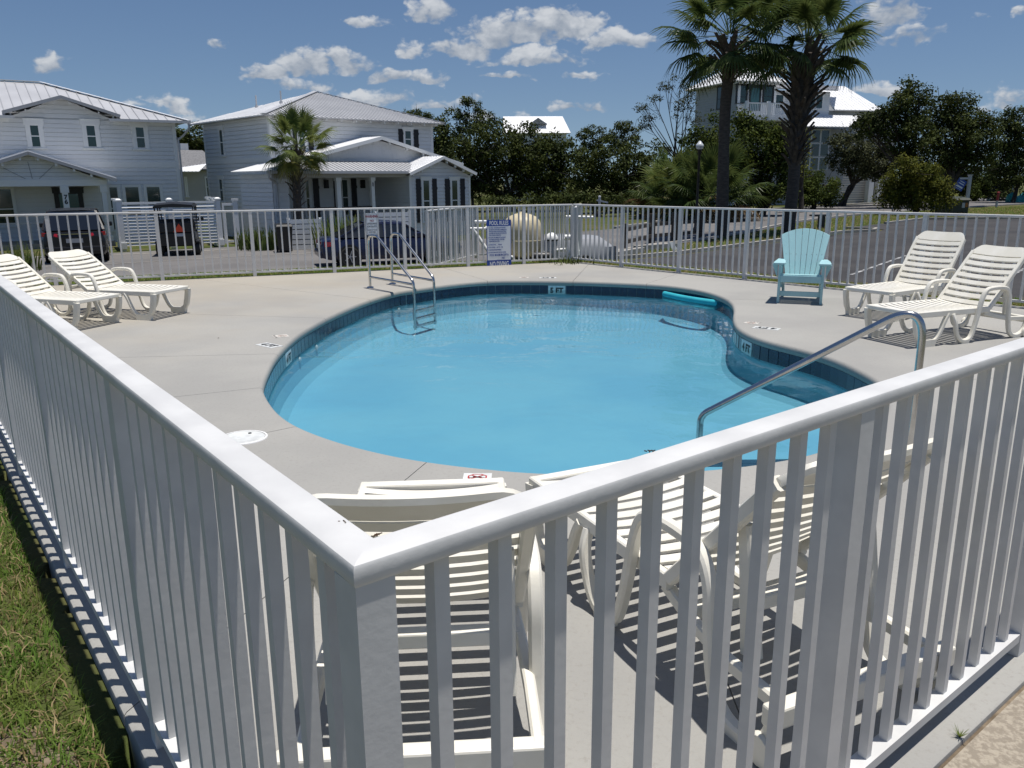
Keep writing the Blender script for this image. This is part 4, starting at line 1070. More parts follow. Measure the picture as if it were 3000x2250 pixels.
# ---- house on the left
def house_left():
    H = Frame('house', 'white two storey house at the left edge with number 76 on its porch post', 'house', 528, 520, 41, -1.0, 33)
    X, Yv = 0, 1
    zE = H.hit(515, 356, Yv, 0).z                      # eave
    wl = -19.0
    W = wallM((0, 0, 0), (1, 0, 0), (0, -1, 0))
    ap = H.hitn(118, 243, (0, 0, 0), (1, 1, 0))        # hip apex on the 45 degree plane of the right corner
    dep = 2 * ap.y
    gx0, gx1 = H.hit(20, 331, Yv, 0).x, H.hit(330, 339, Yv, 0).x; ga = H.hit(178, 280, Yv, -.55); gz = ga.z; gm = (gx0 + gx1) / 2; gm = ga.x; gx0 = 2 * gm - gx1
    m = MB(); siding(m, W, wl, 0, 0, zE, .19)
    siding(m, W, gx0, gx1, zE, gz, .19, lambda z: (gm - (gm - gx0) * max(0, (gz - .02 - z)) / (gz - .02 - zE), gm + (gx1 - gm) * max(0, (gz - .02 - z)) / (gz - .02 - zE)))
    W2 = wallM((0, dep, 0), (0, -1, 0), (1, 0, 0)); siding(m, W2, 0, dep, 0, zE, .19)
    o = obj('siding', m, M['siding'], H.t); o['kind'] = 'stuff'
    b = MB(); b.box(wl, -.02, .02, dep, 0, zE - .01); obj('wall', b, M['siding'], H.t)
    zb0, zb1 = H.hit(400, 490, Yv, 0).z, H.hit(400, 475, Yv, 0).z
    t = MB(); t.box(-.16, .012, -.034, 0, 0, zE); t.box(wl, -.16, -.03, 0, zb0 - .02, zb1 + .02); t.box(wl, gx0, -.03, 0, zE - .22, zE); t.box(gx1, .0, -.03, 0, zE - .22, zE); obj('corner_trim', t, M['trim'], H.t)
    # hip roof
    ov = .55; e = Vector
    fr_, fl = e((ov, -ov, zE)), e((wl - ov, -ov, zE)); ap2 = e((wl - ap.x, ap.y, ap.z)); br = e((ov, dep + ov, zE)); bl = e((wl - ov, dep + ov, zE))
    if ap2.x > ap.x: ap2 = e((ap.x - .01, ap.y, ap.z))
    roof(H, [fr_, br, ap], 'metalroof', .41, .06); roof(H, [br, bl, ap2, ap], 'metalroof', 0, .06)
    k = MB(); k.bar(fr_ + e((0, 0, .03)), ap + e((0, 0, .05)), .30, .03); k.bar(ap2 + e((0, 0, .05)), ap + e((0, 0, .05)), .30, .03); obj('ridge_cap', k, M['whiteroof'], H.t)
    # shallow front gable over the wall
    gy = -.60; ridge_back = 2.6
    za = gz; zl = H.hit(345, 336, Yv, gy).z; xr = H.hit(352, 338, Yv, gy).x; xl = 2 * gm - xr
    A, Rr, Ll = e((gm, gy, za)), e((xr, gy, zl)), e((xl, gy, zl)); bk = e((0, ridge_back, 0))
    slopez = (ap.z - zE) / (ap.y + ov)
    kb = (za - zE) / slopez + ov * 0
    zc = zE + slopez * (ov + .03); c1, c0 = ov - (ov + .03), wl - .03
    roof(H, [(c0, .03, zc), (c1, .03, zc), ap, ap2], 'metalroof', .41, .06, sep=True)
    roof(H, [(xr - .1, -ov, zE), fr_, (c1, .03, zc), (xr - .1, .03, zc)], 'metalroof', .41, .06); roof(H, [fl, (xl + .1, -ov, zE), (xl + .1, .03, zc), (c0, .03, zc)], 'metalroof', .41, .06)
    roof(H, [Rr, A, e((gm, kb - ov, za)), e((xr, (zl - zE) / slopez - ov + .1, zl))], 'metalroof', .41, .05, up=(-1, 0, .3))
    roof(H, [A, Ll, e((xl, (zl - zE) / slopez - ov + .1, zl)), e((gm, kb - ov, za))], 'metalroof', .41, .05, up=(1, 0, .3))
    bars(H, 'rake_board', 'fascia', [((gm, gy - .02, za - .06), (xr, gy - .02, zl - .06), .05, .13), ((xl, gy - .02, zl - .06), (gm, gy - .02, za - .06), .05, .13)])
    rakes(H, (gm, gy + .08, za - .06), (xr, gy + .08, zl - .06), (0, -1, 0), 4, .03, .05); rakes(H, (xl, gy + .08, zl - .06), (gm, gy + .08, za - .06), (0, -1, 0), 4, .03, .05)
    # gutters and downspout
    for a, b2 in ((H.hit(318, 342, Yv, -ov - .06).x, ov + .05), (wl, H.hit(40, 334, Yv, -ov - .06).x)):
        g = MB(); g.box(a, b2, -ov - .13, -ov - .005, zE - .11, zE + .005); obj('gutter', g, M['gutter'], H.t)
    g = MB(); g.tube(bez((ov - .05, -ov - .05, zE - .1), (ov - .06, -ov - .02, zE - .35), (.25, -.15, zE - .7), (.07, -.07, zE - .85), (.07, -.07, zE - 1.2), (.07, -.07, 0.1), n=4), .05, 8); obj('downspout', g, M['gutter'], H.t, smooth=50)
    # upper windows
    for (x0, y0, x1, y1) in ((84, 365, 122, 432), (249, 366, 286, 432), (394, 371, 428, 435)):
        a, c = H.hit(x0, y0, Yv, 0), H.hit(x1, y1, Yv, 0); window(H, W, a.x, c.x, c.z, a.z, .16)
    zt = H.hit(420, 546, Yv, 0).z
    for (x0, x1) in ((363, 411), (426, 473)):
        a, c = H.hit(x0, 546, Yv, 0), H.hit(x1, 590, Yv, 0); window(H, W, a.x, c.x, zt - 1.5, zt, .10, split=.5, head=False)
    a, c = H.hit(317, 550, Yv, 0), H.hit(349, 590, Yv, 0); window(H, W, a.x, c.x, zt - 2.0, zt, .1, head=False)
    # porch
    py = -2.6
    pa = H.hit(81, 441, Yv, py - .5); pr_ = H.hit(342, 521, Yv, py - .5); pm = pa.x; plx = 2 * pm - pr_.x
    roof(H, [(pr_.x, py - .5, pr_.z), (pm, py - .5, pa.z), (pm, 0.02, pa.z), (pr_.x, .02, pr_.z)], 'whiteroof', .41, .05, up=(-1, 0, .3))
    roof(H, [(pm, py - .5, pa.z), (plx, py - .5, pr_.z), (plx, .02, pr_.z), (pm, .02, pa.z)], 'whiteroof', .41, .05, up=(1, 0, .3))
    bars(H, 'rake_board', 'fascia', [((pm, py - .52, pa.z - .10), (pr_.x, py - .52, pr_.z - .10), .05, .13), ((plx, py - .52, pr_.z - .1), (pm, py - .52, pa.z - .1), .05, .13)])
    zbm = H.hit(200, 527, Yv, py).z; zbb = H.hit(200, 545, Yv, py).z
    gr = H.hit(300, 526, Yv, py).x; gl = 2 * pm - gr
    Wp = wallM((0, py, 0), (1, 0, 0), (0, -1, 0))
    m = MB(); zg = pa.z - .08; siding(m, Wp, gl, gr, zbm, zg, .16, lambda z: (pm - (pm - gl) * (zg - z) / (zg - zbm), pm + (gr - pm) * (zg - z) / (zg - zbm)))
    o = obj('gable_siding', m, M['siding'], H.t); o['kind'] = 'stuff'
    bars(H, 'gable_strip', 'fascia', [((pm - .03, py - .02, zg - .35), (pm + .05, py - .02, zbm + .05), .03, .02), ((pm - .95, py - .02, zg - .6), (pm - .2, py - .02, zbm + .05), .03, .02), ((pm + .9, py - .02, zg - .5), (pm + .3, py - .02, zbm + .05), .03, .02)])
    rakes(H, (pm, py - .40, pa.z - .08), (pr_.x, py - .40, pr_.z - .08), (0, -1, 0), 5, .06); rakes(H, (plx, py - .40, pr_.z - .08), (pm, py - .40, pa.z - .08), (0, -1, 0), 5, .06)
    b = MB(); b.box(gl, gr + .15, py - .04, py + .2, zbb, zbm); b.box(gr, gr + .15, py + .2, 0, zbb, zbm); obj('porch_beam', b, M['trim'], H.t)
    cl = MB(); cl.box(gl, gr, py + .2, -.05, zbb + .02, zbb + .06); obj('porch_ceiling', cl, M['grayside'], H.t)
    for x0, x1 in ((177, 199), (293, 312)):
        a, c = H.hit(x0, 548, Yv, py).x, H.hit(x1, 548, Yv, py).x; q = MB(); q.box(a + .03, c - .03, py - .03, py + .2, .25, zbb - .28); q.box(a - .02, c + .02, py - .06, py + .23, zbb - .28, zbb); q.box(a - .02, c + .02, py - .06, py + .23, .15, .45); o = obj('porch_post', q, M['trim'], H.t, bevel=.01)
        if x0 == 177:
            z7 = H.hit(190, 578, Yv, py).z; z6 = H.hit(192, 592, Yv, py).z; xc = (a + c) / 2; s = (z7 - z6)
            for ch, zz in (('7', z7), ('6', z6)): text_mesh('house_number', ch, s * 1.25, M['ink'], H.t, (xc, py - .034, zz), (rad(90), 0, 0), bold=.012)
    fl_ = MB(); fl_.box(gl, gr + .2, py - .1, 0, 0, .22); obj('porch_floor', fl_, M['kerb'], H.t)
    # front door and porch window
    a, c = H.hit(168, 565, Yv, 0), H.hit(230, 565, Yv, 0); zd = H.hit(200, 566, Yv, 0).z
    window(H, W, a.x, c.x, .25, zd, .16, sill=False, split=0, glass='tealglass', name='front_door', frm='darkwall')
    a, c = H.hit(-40, 560, Yv, 0), H.hit(34, 560, Yv, 0); window(H, W, a.x, c.x, .9, H.hit(20, 552, Yv, 0).z, .1, split=.45, head=False)
    # low porch rail
    b = MB(); b.box(gl, gr - 2.4, py - .02, py + .06, 1.05, 1.12); 
    x = gl
    while x < gr - 2.4: b.box(x, x + .06, py, py + .04, .22, 1.05); x += .8
    obj('porch_railing', b, M['gutter'], H.t)
house_left()

# ---- house in the middle
def house_mid():
    H = Frame('house', 'white house with black shutters and metal roof behind the small palm', 'house', 797, 489, 39, -1.0, 43)
    Yv = 1
    W = wallM((0, 0, 0), (1, 0, 0), (0, -1, 0))
    zE = H.hit(787, 338, Yv, 0).z; xr = H.hit(1268, 420, Yv, 0).x
    dep = H.hit(595, 372, 0, 0).y
    W2 = wallM((0, dep, 0), (0, -1, 0), (-1, 0, 0))
    m = MB(); siding(m, W, 0, xr, 0, zE, .19); siding(m, W2, 0, dep, 0, zE, .19); o = obj('siding', m, M['siding'], H.t); o['kind'] = 'stuff'
    b = MB(); b.box(.02, xr - .02, .02, dep - .02, 0, zE - .01); obj('wall', b, M['siding'], H.t)
    zb = H.hit(700, 471, 0, 0).z
    t = MB(); t.box(-.012, .14, -.034, 0, 0, zE); t.box(xr - .14, xr + .012, -.034, 0, 0, zE); t.box(-.034, 0, .0, .14, 0, zE); t.box(-.034, 0, dep - .14, dep, 0, zE); t.box(-.03, 0, .14, dep - .14, zb - .1, zb + .1); obj('corner_trim', t, M['trim'], H.t)
    ov = .5; e = Vector
    ap = H.hitn(925, 269, (0, 0, 0), (1, -1, 0)); ap.x = xr * .5 if abs(ap.x - xr * .5) < .4 else ap.x
    fl, fr_, br, bl = e((-ov, -ov, zE)), e((xr + ov, -ov, zE)), e((xr + ov, dep + ov, zE)), e((-ov, dep + ov, zE))
    ap2 = e((ap.x, max(ap.y + .05, dep - ap.y), ap.z))
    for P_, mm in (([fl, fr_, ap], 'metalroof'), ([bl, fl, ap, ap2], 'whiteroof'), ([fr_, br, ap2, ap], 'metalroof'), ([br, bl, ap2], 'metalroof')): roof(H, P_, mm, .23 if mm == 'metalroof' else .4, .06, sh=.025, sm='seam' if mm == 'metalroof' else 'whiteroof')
    k = MB(); k.bar(fl + e((0, 0, .03)), ap + e((0, 0, .04)), .26, .03); k.bar(fr_ + e((0, 0, .03)), ap + e((0, 0, .04)), .16, .03); obj('ridge_cap', k, M['metalroof'], H.t)
    for i in range(12): p = e((.3 + i * (xr - .3) / 11, -.42, zE - .1)); k = MB(); k.bar(p, p + e((0, .42, 0)), .06, .1); obj('rafter_tail', k, M['trim'], H.t)
    for px, py in ((752, 316), (824, 304)):
        n = (fl - bl).cross(ap - bl).normalized(); P_ = H.hitn(px, py, bl, n); k = MB(); k.tube([P_ - e((0, 0, .1)), P_ + e((0, 0, .12))], .09, 8); k.tube([P_ + e((0, 0, .12)), P_ + e((0, 0, .62))], .04, 8); obj('roof_vent', k, M['gutter'], H.t)
    # side windows (left wall), upper right window, upper left shutter
    def sidewin(x0, y0, x1, y1):
        a, c = H.hit(x0, y0, 0, 0), H.hit(x1, y1, 0, 0); s0, s1 = dep - a.y, dep - c.y; window(H, W2, min(s0, s1), max(s0, s1), c.z, a.z, .10)
    sidewin(643, 380, 659, 455); sidewin(643, 524, 658, 590); sidewin(759, 525, 776, 600)
    def win(x0, y0, x1, y1, sh, y=0, W_=W, shw=None, zlo=None):
        a, c = H.hit(x0, y0, Yv, y), H.hit(x1, y1, Yv, y); z0 = zlo if zlo is not None else c.z
        window(H, W_, a.x, c.x, z0, a.z, .09)
        for (q0, q1) in sh:
            h0, h1 = H.hit(q0, y0, Yv, y).x, H.hit(q1, y0, Yv, y).x; shutter(H, W_, h0, h1, z0 - .03, a.z + .06)
    win(1184, 382, 1205, 434, ((1166, 1179), (1211, 1224)))
    win(872, 369, 895, 440, ((900, 914), (855, 867)))
    # big porch gable
    py = -3.0; gy = -1.7
    ga = H.hit(1118, 399, Yv, gy - .35); le = H.hit(781, 500, Yv, py - .45); lz = le.z
    gm = ga.x; lx = le.x; sl = (ga.z - lz) / (gm - lx); rx = 2 * gm - lx
    # left and right slopes; they stop at the gable and the skirt roof fills the front
    zs = H.hit(1000, 475, Yv, gy).z; xs = gm - (ga.z - zs) / sl; xs2 = 2 * gm - xs
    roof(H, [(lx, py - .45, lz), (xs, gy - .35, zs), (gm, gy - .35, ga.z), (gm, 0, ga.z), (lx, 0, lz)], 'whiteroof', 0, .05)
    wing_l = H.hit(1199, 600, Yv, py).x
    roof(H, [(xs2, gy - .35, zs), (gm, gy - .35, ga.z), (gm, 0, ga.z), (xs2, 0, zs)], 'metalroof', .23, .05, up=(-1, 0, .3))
    roof(H, [(lx, py - .45, lz), (wing_l + .3, py - .45, lz), (wing_l + .9, gy - .3, zs), (xs, gy - .3, zs)], 'metalroof', .23, .05, sh=.025)
    Wg = wallM((0, gy, 0), (1, 0, 0), (0, -1, 0)); zt = ga.z - .16
    # shingle courses in the gable
    m = MB(); r = random.Random(3); z = zs
    while z < zt - .05:
        zz = min(z + .2, zt); f = lambda q: ((zt - q) / sl)
        x = gm - f(z)
        while x < gm + f(z):
            w = r.uniform(.14, .26); d = r.uniform(.01, .026); x1 = min(x + w, gm + f(z)); c0, c1 = max(x, gm - f(zz)), min(x1, gm + f(zz))
            if c1 > c0: m.add([(x, d, z), (x1 - .012, d, z), (c1 - .012 if c1 == x1 else c1, .004, zz), (c0, .004, zz), (x, 0, z), (x1 - .012, 0, z)], [(0, 1, 2, 3), (4, 5, 1, 0)], Wg)
            x = x1
        z = zz
    o = obj('shingle_cladding', m, M['siding'], H.t); o['kind'] = 'stuff'
    b = MB(); b.prism([(xs, gy + .01, zs), (xs2, gy + .01, zs), (gm, gy + .01, zt)], (0, .1, 0)); obj('gable_wall', b, M['siding'], H.t)
    bars(H, 'rake_board', 'trim', [((gm, gy - .37, ga.z - .08), (xs2, gy - .37, zs - .08), .04, .16), ((xs, gy - .37, zs - .08), (gm, gy - .37, ga.z - .08), .04, .16)])
    rakes(H, (gm, gy - .25, ga.z - .06), (xs2, gy - .25, zs - .06), (0, -1, 0), 5, .05)
    fl2 = MB(); fl2.box(xs, xs2 - .5, gy - .05, gy - .02, zs - .1, zs + .05); obj('flashing', fl2, M['fascia'], H.t)
    # beam, posts, end wall, porch floor and ceiling
    zb0, zb1 = H.hit(1000, 520, Yv, py).z, lz - .12
    b = MB(); b.box(lx + .45, wing_l, py - .0, py + .2, zb0, zb1); obj('porch_beam', b, M['grayside'], H.t)
    g = MB(); g.box(lx - .02, wing_l + .2, py - .58, py - .455, lz - .12, lz - .01); obj('gutter', g, M['gutter'], H.t)
    g = MB(); x0 = lx + .1; g.tube(bez((x0, py - .5, lz - .1), (x0 + .02, py - .42, lz - .3), (x0 + .45, py - .12, lz - .5), (x0 + .5, py - .06, lz - .8), (x0 + .5, py - .06, 0.2), n=4), .05, 8); obj('downspout', g, M['gutter'], H.t, smooth=50)
    ew = H.hit(846, 560, Yv, py).x; x0 = lx + .45
    m = MB(); Wq = wallM((0, py, 0), (1, 0, 0), (0, -1, 0)); siding(m, Wq, x0, ew, 0, zb0, .19)
    WL = wallM((x0, 0, 0), (0, -1, 0), (-1, 0, 0)); siding(m, WL, 0, -py, 0, zb1, .19)
    o = obj('porch_siding', m, M['siding'], H.t); o['kind'] = 'stuff'
    b = MB(); b.box(x0 + .02, ew, py + .02, -.01, 0, zb0 - .005); obj('porch_end_wall', b, M['siding'], H.t)
    c = MB(); c.box(ew, wing_l, py + .2, -.02, zb0 + .03, zb0 + .06); obj('porch_ceiling', c, M['grayside'], H.t)
    c = MB(); c.box(ew, wing_l, py - .2, -.02, 0, .3); obj('porch_floor', c, M['kerb'], H.t)
    for i, (q0, q1) in enumerate(((988, 1000), (1090, 1099))):
        a, c = H.hit(q0, 560, Yv, py).x, H.hit(q1, 560, Yv, py).x; q = MB(); q.box(a, c, py + .02, py + .18, .3, zb0 - .15); q.box(a - .04, c + .04, py - .01, py + .2, zb0 - .15, zb0); obj('porch_post', q, M['trim'], H.t)
        if i == 1:
            for ch, yy in (('6', 537), ('0', 543)): text_mesh('house_number', ch, .15, M['ink'], H.t, ((a + c) / 2, py + .016, H.hit(1094, yy, Yv, py).z), (rad(90), 0, 0), bold=.006)
    b = MB(); zr = H.hit(1040, 605, Yv, py).z; b.box(ew, H.hit(1092, 600, Yv, py).x, py + .06, py + .12, zr - .1, zr); obj('porch_railing', b, M['darkwall'], H.t)
    # wall behind the porch
    zw = H.hit(900, 526, Yv, 0).z; zw = min(zw, zb0 - .06)
    for q0, q1, sh in ((892, 908, ((915, 931),)), (999, 1021, ((975, 989), (1027, 1042)))):
        a, c = H.hit(q0, 527, Yv, -.02), H.hit(q1, 600, Yv, -.02); window(H, wallM((0, -.02, 0), (1, 0, 0), (0, -1, 0)), a.x, c.x, zw - 1.75, zw, .10, head=False)
        for s0, s1 in sh: shutter(H, wallM((0, -.02, 0), (1, 0, 0), (0, -1, 0)), H.hit(s0, 527, Yv, 0).x, H.hit(s1, 527, Yv, 0).x, zw - 1.85, zw + .05)
    for q in (954, 1061):
        a = H.hit(q, 538, Yv, -.05); k = MB(); k.box(a.x - .09, a.x + .09, -.2, 0, a.z - .22, a.z + .18); obj('wall_lantern', k, M['black'], H.t)
    a, c = H.hit(1104, 545, Yv, -.02), H.hit(1135, 545, Yv, -.02); window(H, wallM((0, -.02, 0), (1, 0, 0), (0, -1, 0)), a.x, c.x, .3, a.z, .14, sill=False, split=0, glass='tealglass', name='front_door', frm='darkwall')
    # right wing with its own gable
    wy = py - .25; x0 = H.hit(1199, 560, Yv, wy).x; x1 = H.hit(1377, 560, Yv, wy).x
    wa = H.hit(1300, 457, Yv, wy - .4); wr = H.hit(1396, 506, Yv, wy - .4); wm = wa.x; rz = wr.z; rx2 = wr.x; lx2 = 2 * wm - rx2
    zt = wa.z - .2; hw = (x1 - x0) / 2; cx = (x0 + x1) / 2; zwl = zt - (hw) * (wa.z - rz) / (rx2 - wm)
    Ww = wallM((0, wy, 0), (1, 0, 0), (0, -1, 0))
    m = MB(); siding(m, Ww, x0, x1, 0, zwl, .17); siding(m, Ww, x0, x1, zwl, zt, .17, lambda z: (cx - hw * (zt - z) / (zt - zwl), cx + hw * (zt - z) / (zt - zwl)))
    Wl = wallM((x0, 0, 0), (0, -1, 0), (-1, 0, 0)); siding(m, Wl, 0, -wy, 0, zwl, .17)
    Wr = wallM((x1, 0, 0), (0, -1, 0), (1, 0, 0)); siding(m, Wr, 0, -wy, 0, zwl, .17)
    o = obj('wing_siding', m, M['siding'], H.t); o['kind'] = 'stuff'
    b = MB(); b.box(x0 + .02, x1 - .02, wy + .02, -.01, 0, zwl); obj('wing_wall', b, M['siding'], H.t)
    t = MB(); t.box(x0 - .01, x0 + .12, wy - .034, wy, 0, zwl); t.box(x1 - .12, x1 + .01, wy - .034, wy, 0, zwl); obj('corner_trim', t, M['trim'], H.t)
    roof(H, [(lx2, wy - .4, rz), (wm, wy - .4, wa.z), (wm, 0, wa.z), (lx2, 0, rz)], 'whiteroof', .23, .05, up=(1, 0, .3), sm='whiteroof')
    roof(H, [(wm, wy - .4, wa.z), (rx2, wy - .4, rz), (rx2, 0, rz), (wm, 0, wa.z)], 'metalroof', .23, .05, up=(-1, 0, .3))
    bars(H, 'rake_board', 'trim', [((lx2, wy - .42, rz - .07), (wm, wy - .42, wa.z - .07), .04, .14), ((wm, wy - .42, wa.z - .07), (rx2, wy - .42, rz - .07), .04, .14)])
    rakes(H, (wm, wy - .3, wa.z - .05), (rx2, wy - .3, rz - .05), (0, -1, 0), 4, .05, .08); rakes(H, (lx2, wy - .3, rz - .05), (wm, wy - .3, wa.z - .05), (0, -1, 0), 4, .05, .08)
    zlo = .75
    win(1237, 527, 1259, 600, ((1217, 1231), (1265, 1278)), wy, Ww, zlo=zlo); win(1321, 527, 1341, 600, ((1302, 1316), (1347, 1360)), wy, Ww, zlo=zlo)
house_mid()

# ---- low gray house seen in the gap between the two
def house_gap():
    H = Frame('house', 'low house with gray shingle roof in the gap between the two white houses', 'house', 540, 540, 58, -1.0, 43)
    zr = H.hit(570, 440, 1, 3.2).z; ze = H.hit(570, 497, 1, -.4).z; x0, x1 = H.hit(505, 520, 1, 0).x, H.hit(640, 520, 1, 0).x
    b = MB(); b.box(x0, x1, 0, 7, 0, ze - .05); obj('wall', b, M['grayside'], H.t)
    roof(H, [(x0 - .4, -.4, ze), (x1 + .4, -.4, ze), (x1 + .4, 3.2, zr), (x0 - .4, 3.2, zr)], 'shingle', 0, .06)
    za, zb2 = H.hit(560, 487, 1, -1.3).z, H.hit(560, 502, 1, -2.2).z
    roof(H, [(H.hit(533, 502, 1, -2.2).x, -2.2, zb2), (H.hit(583, 501, 1, -2.2).x, -2.2, zb2), (H.hit(607, 484, 1, -.3).x, -.3, za + .2), (H.hit(533, 497, 1, -.3).x, -.3, za - .05)], 'whiteroof', .25, .05, sm='whiteroof')
    v = MB(); a, c = H.hit(527, 420, 1, 3.4), H.hit(551, 441, 1, 3.4); v.box(a.x, c.x, 3.3, 4.6, zr - .6, a.z); obj('chimney_box', v, M['siding'], H.t)
    W = wallM((0, -.0, 0), (1, 0, 0), (0, -1, 0))
    for q0, q1 in ((541, 550), (601, 613)): a, c = H.hit(q0, 520, 1, 0), H.hit(q1, 575, 1, 0); window(H, W, a.x, c.x, max(c.z, .4), a.z, .06, head=False)
house_gap()

# ---- roof over the trees
def house_far():
    H = Frame('house', 'far house showing only its bright white roof above the oaks', 'house', 1475, 560, 112, -1.0, 4)
    zr = H.hit(1560, 341, 1, 4).z; ze = H.hit(1668, 389, 1, 0).z
    xl, xr = H.hit(1474, 341, 1, 4).x, H.hit(1648, 344, 1, 4).x; xe = H.hit(1672, 389, 1, 0).x
    b = MB(); b.box(xl + .3, xe - .5, .5, 8, 0, ze); obj('wall', b, M['siding'], H.t)
    roof(H, [(xl - .2, 0, ze), (xe, 0, ze), (xr, 4, zr), (xl, 4, zr)], 'whiteroof', .5, .1, sm='whiteroof')
    roof(H, [(xe, 0, ze), (xe, 8, ze), (xr, 4, zr)], 'whiteroof', .5, .1, sm='whiteroof'); roof(H, [(xe, 8, ze), (xl, 8, ze), (xl, 4, zr), (xr, 4, zr)], 'whiteroof', 0, .1)
    a = H.hit(1576, 345, 1, 1.2); l, r2 = H.hit(1551, 363, 1, 1.2), H.hit(1602, 364, 1, 1.2)
    roof(H, [(a.x, 1.0, a.z), (l.x, 1.0, l.z), (l.x, 3, l.z), (a.x, 4, a.z)], 'whiteroof', 0, .08); roof(H, [(a.x, 1.0, a.z), (r2.x, 1.0, l.z), (r2.x, 3, l.z), (a.x, 4, a.z)], 'whiteroof', 0, .08)
    g = MB(); g.prism([(a.x, 1.3, a.z - .15), (l.x + .3, 1.3, l.z), (r2.x - .3, 1.3, l.z)], (0, .1, 0)); obj('dormer_wall', g, M['fascia'], H.t)
    bars(H, 'rake_board', 'fascia', [((a.x, 1.0, a.z - .12), (l.x, 1.0, l.z - .1), .08, .2), ((a.x, 1.0, a.z - .12), (r2.x, 1.0, l.z - .1), .08, .2)])
house_far()

# ---- three storey house on the right
def house_right():
    H = Frame('house', 'tall white house with balcony and metal roofs behind the two palms', 'house', 2150, 470, 76, -.7, 18)
    Yv = 1; e = Vector; S = 'siding'
    W = wallM((0, 0, 0), (1, 0, 0), (0, -1, 0))
    zE = H.hit(2152, 238, Yv, 0).z; x1 = H.hit(2273, 260, Yv, 0).x; dep = H.hit(2040, 262, 0, 0).y
    W2 = wallM((0, dep, 0), (0, -1, 0), (-1, 0, 0))
    m = MB(); siding(m, W, 0, x1, 0, zE, .22); o = obj('siding', m, M['siding'], H.t); o['kind'] = 'stuff'
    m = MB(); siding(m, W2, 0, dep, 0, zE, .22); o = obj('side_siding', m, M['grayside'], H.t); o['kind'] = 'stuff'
    b = MB(); b.box(.02, x1, .02, dep, 0, zE - .01); obj('wall', b, M['siding'], H.t)
    t = MB(); t.box(x1 - .3, x1 + .02, -.05, 0, 0, zE); t.box(-.02, .25, -.05, 0, 0, zE); obj('corner_trim', t, M['trim'], H.t)
    ov = .8; ap = H.hit(2168, 189, 0, x1 * .5); ap.y = max(ap.y, 1.5)
    fl, fr_, br, bl = e((-ov, -ov, zE)), e((x1 + ov, -ov, zE)), e((x1 + ov, dep + ov, zE)), e((-ov, dep + ov, zE)); yc = min(dep / 2, (x1 / 2)); ap = e((x1 * .5, yc, H.hitn(2168, 189, (x1 * .5, yc, 0), (1, 1, 0)).z)); ap2 = e((x1 * .5, max(dep - yc, yc + .1), ap.z))
    for P_ in ([fl, fr_, ap], [bl, fl, ap, ap2], [fr_, br, ap2, ap], [br, bl, ap2]): roof(H, P_, 'whiteroof', .35, .1, sh=.03, sm='whiteroof')
    for i in range(10): p = e((-.5 + i * (x1 + 1) / 9, -.7, zE - .16)); k = MB(); k.bar(p, p + e((0, .6, 0)), .1, .15); obj('rafter_tail', k, M['trim'], H.t)
    def win(x0, y0, xx1, y1, y=0, tw=.16, **k):
        a, c = H.hit(x0, y0, Yv, y), H.hit(xx1, y1, Yv, y); return window(H, wallM((0, y, 0), (1, 0, 0), (0, -1, 0)), a.x, c.x, c.z, a.z, tw, **k)
    win(2161, 250, 2184, 302, split=.35, frm='darkwall', mull=0); win(2239, 253, 2261, 300, split=.35, frm='darkwall'); win(2200, 256, 2222, 325, split=0, glass='tealglass', name='balcony_door', frm='darkwall', sill=False)
    for q in (2194, 2233):
        a = H.hit(q, 254, Yv, 0); k = MB(); k.box(a.x - .2, a.x + .2, -.3, 0, a.z - .25, a.z + .25); obj('wall_lantern', k, M['black'], H.t)
    a, c = H.hit(2104, 256, 0, 0), H.hit(2115, 318, 0, 0); window(H, W2, dep - a.y, dep - c.y, c.z, a.z, .1, head=False, split=.45, frm='darkwall')
    # middle storey block to the right, with its balcony in front
    by = 1.4; bx1 = H.hit(2430, 300, Yv, by).x; zM = H.hit(2400, 268, Yv, by).z
    Wb = wallM((0, by, 0), (1, 0, 0), (0, -1, 0)); m = MB(); siding(m, Wb, x1, bx1, 0, zM, .22); o = obj('block_siding', m, M['siding'], H.t); o['kind'] = 'stuff'
    b = MB(); b.box(x1 + .02, bx1 - .01, by + .02, by + 9, 0, zM - .01); obj('block_wall', b, M['siding'], H.t)
    a, c = H.hit(2270, 252, Yv, by + 3), H.hit(2455, 268, Yv, by - .8)
    roof(H, [(x1, by - .9, zM + .1), (H.hit(2456, 270, Yv, by - .9).x, by - .9, zM + .1), (H.hit(2456, 262, Yv, by + 3).x, by + 3, zM + .9), (x1, by + 3, zM + .9)], 'metalroof', .4, .1)
    for q0, q1 in ((2273, 2293), (2392, 2408)): win(q0, 277, q1, 318, by, .1, split=0, head=False)
    win(2372, 280, 2386, 318, by, .1, split=0, head=False)
    # gabled metal roof at the right
    ry = by + .5; A1, A2 = H.hit(2390, 250, Yv, ry + 5), H.hit(2475, 251, Yv, ry + 5); E1, E2 = H.hit(2447, 321, Yv, ry), H.hit(2592, 322, Yv, ry)
    roof(H, [(E1.x, ry, E1.z), (E2.x, ry, E1.z), (A2.x, ry + 5, A1.z), (A1.x, ry + 5, A1.z)], 'whiteroof', .45, .12, sh=.03, sm='whiteroof'); E3 = e((E2.x, ry + 10, E1.z))
    roof(H, [(E2.x, ry, E1.z), E3, (A2.x, ry + 5, A1.z)], 'whiteroof', .45, .12, sm='whiteroof')
    rxw = H.hit(2570, 420, Yv, ry + .6).x
    b = MB(); b.box(bx1, rxw + 2.2, ry + .6, ry + 9, 0, E1.z - .05); obj('right_wall', b, M['grayside'], H.t)
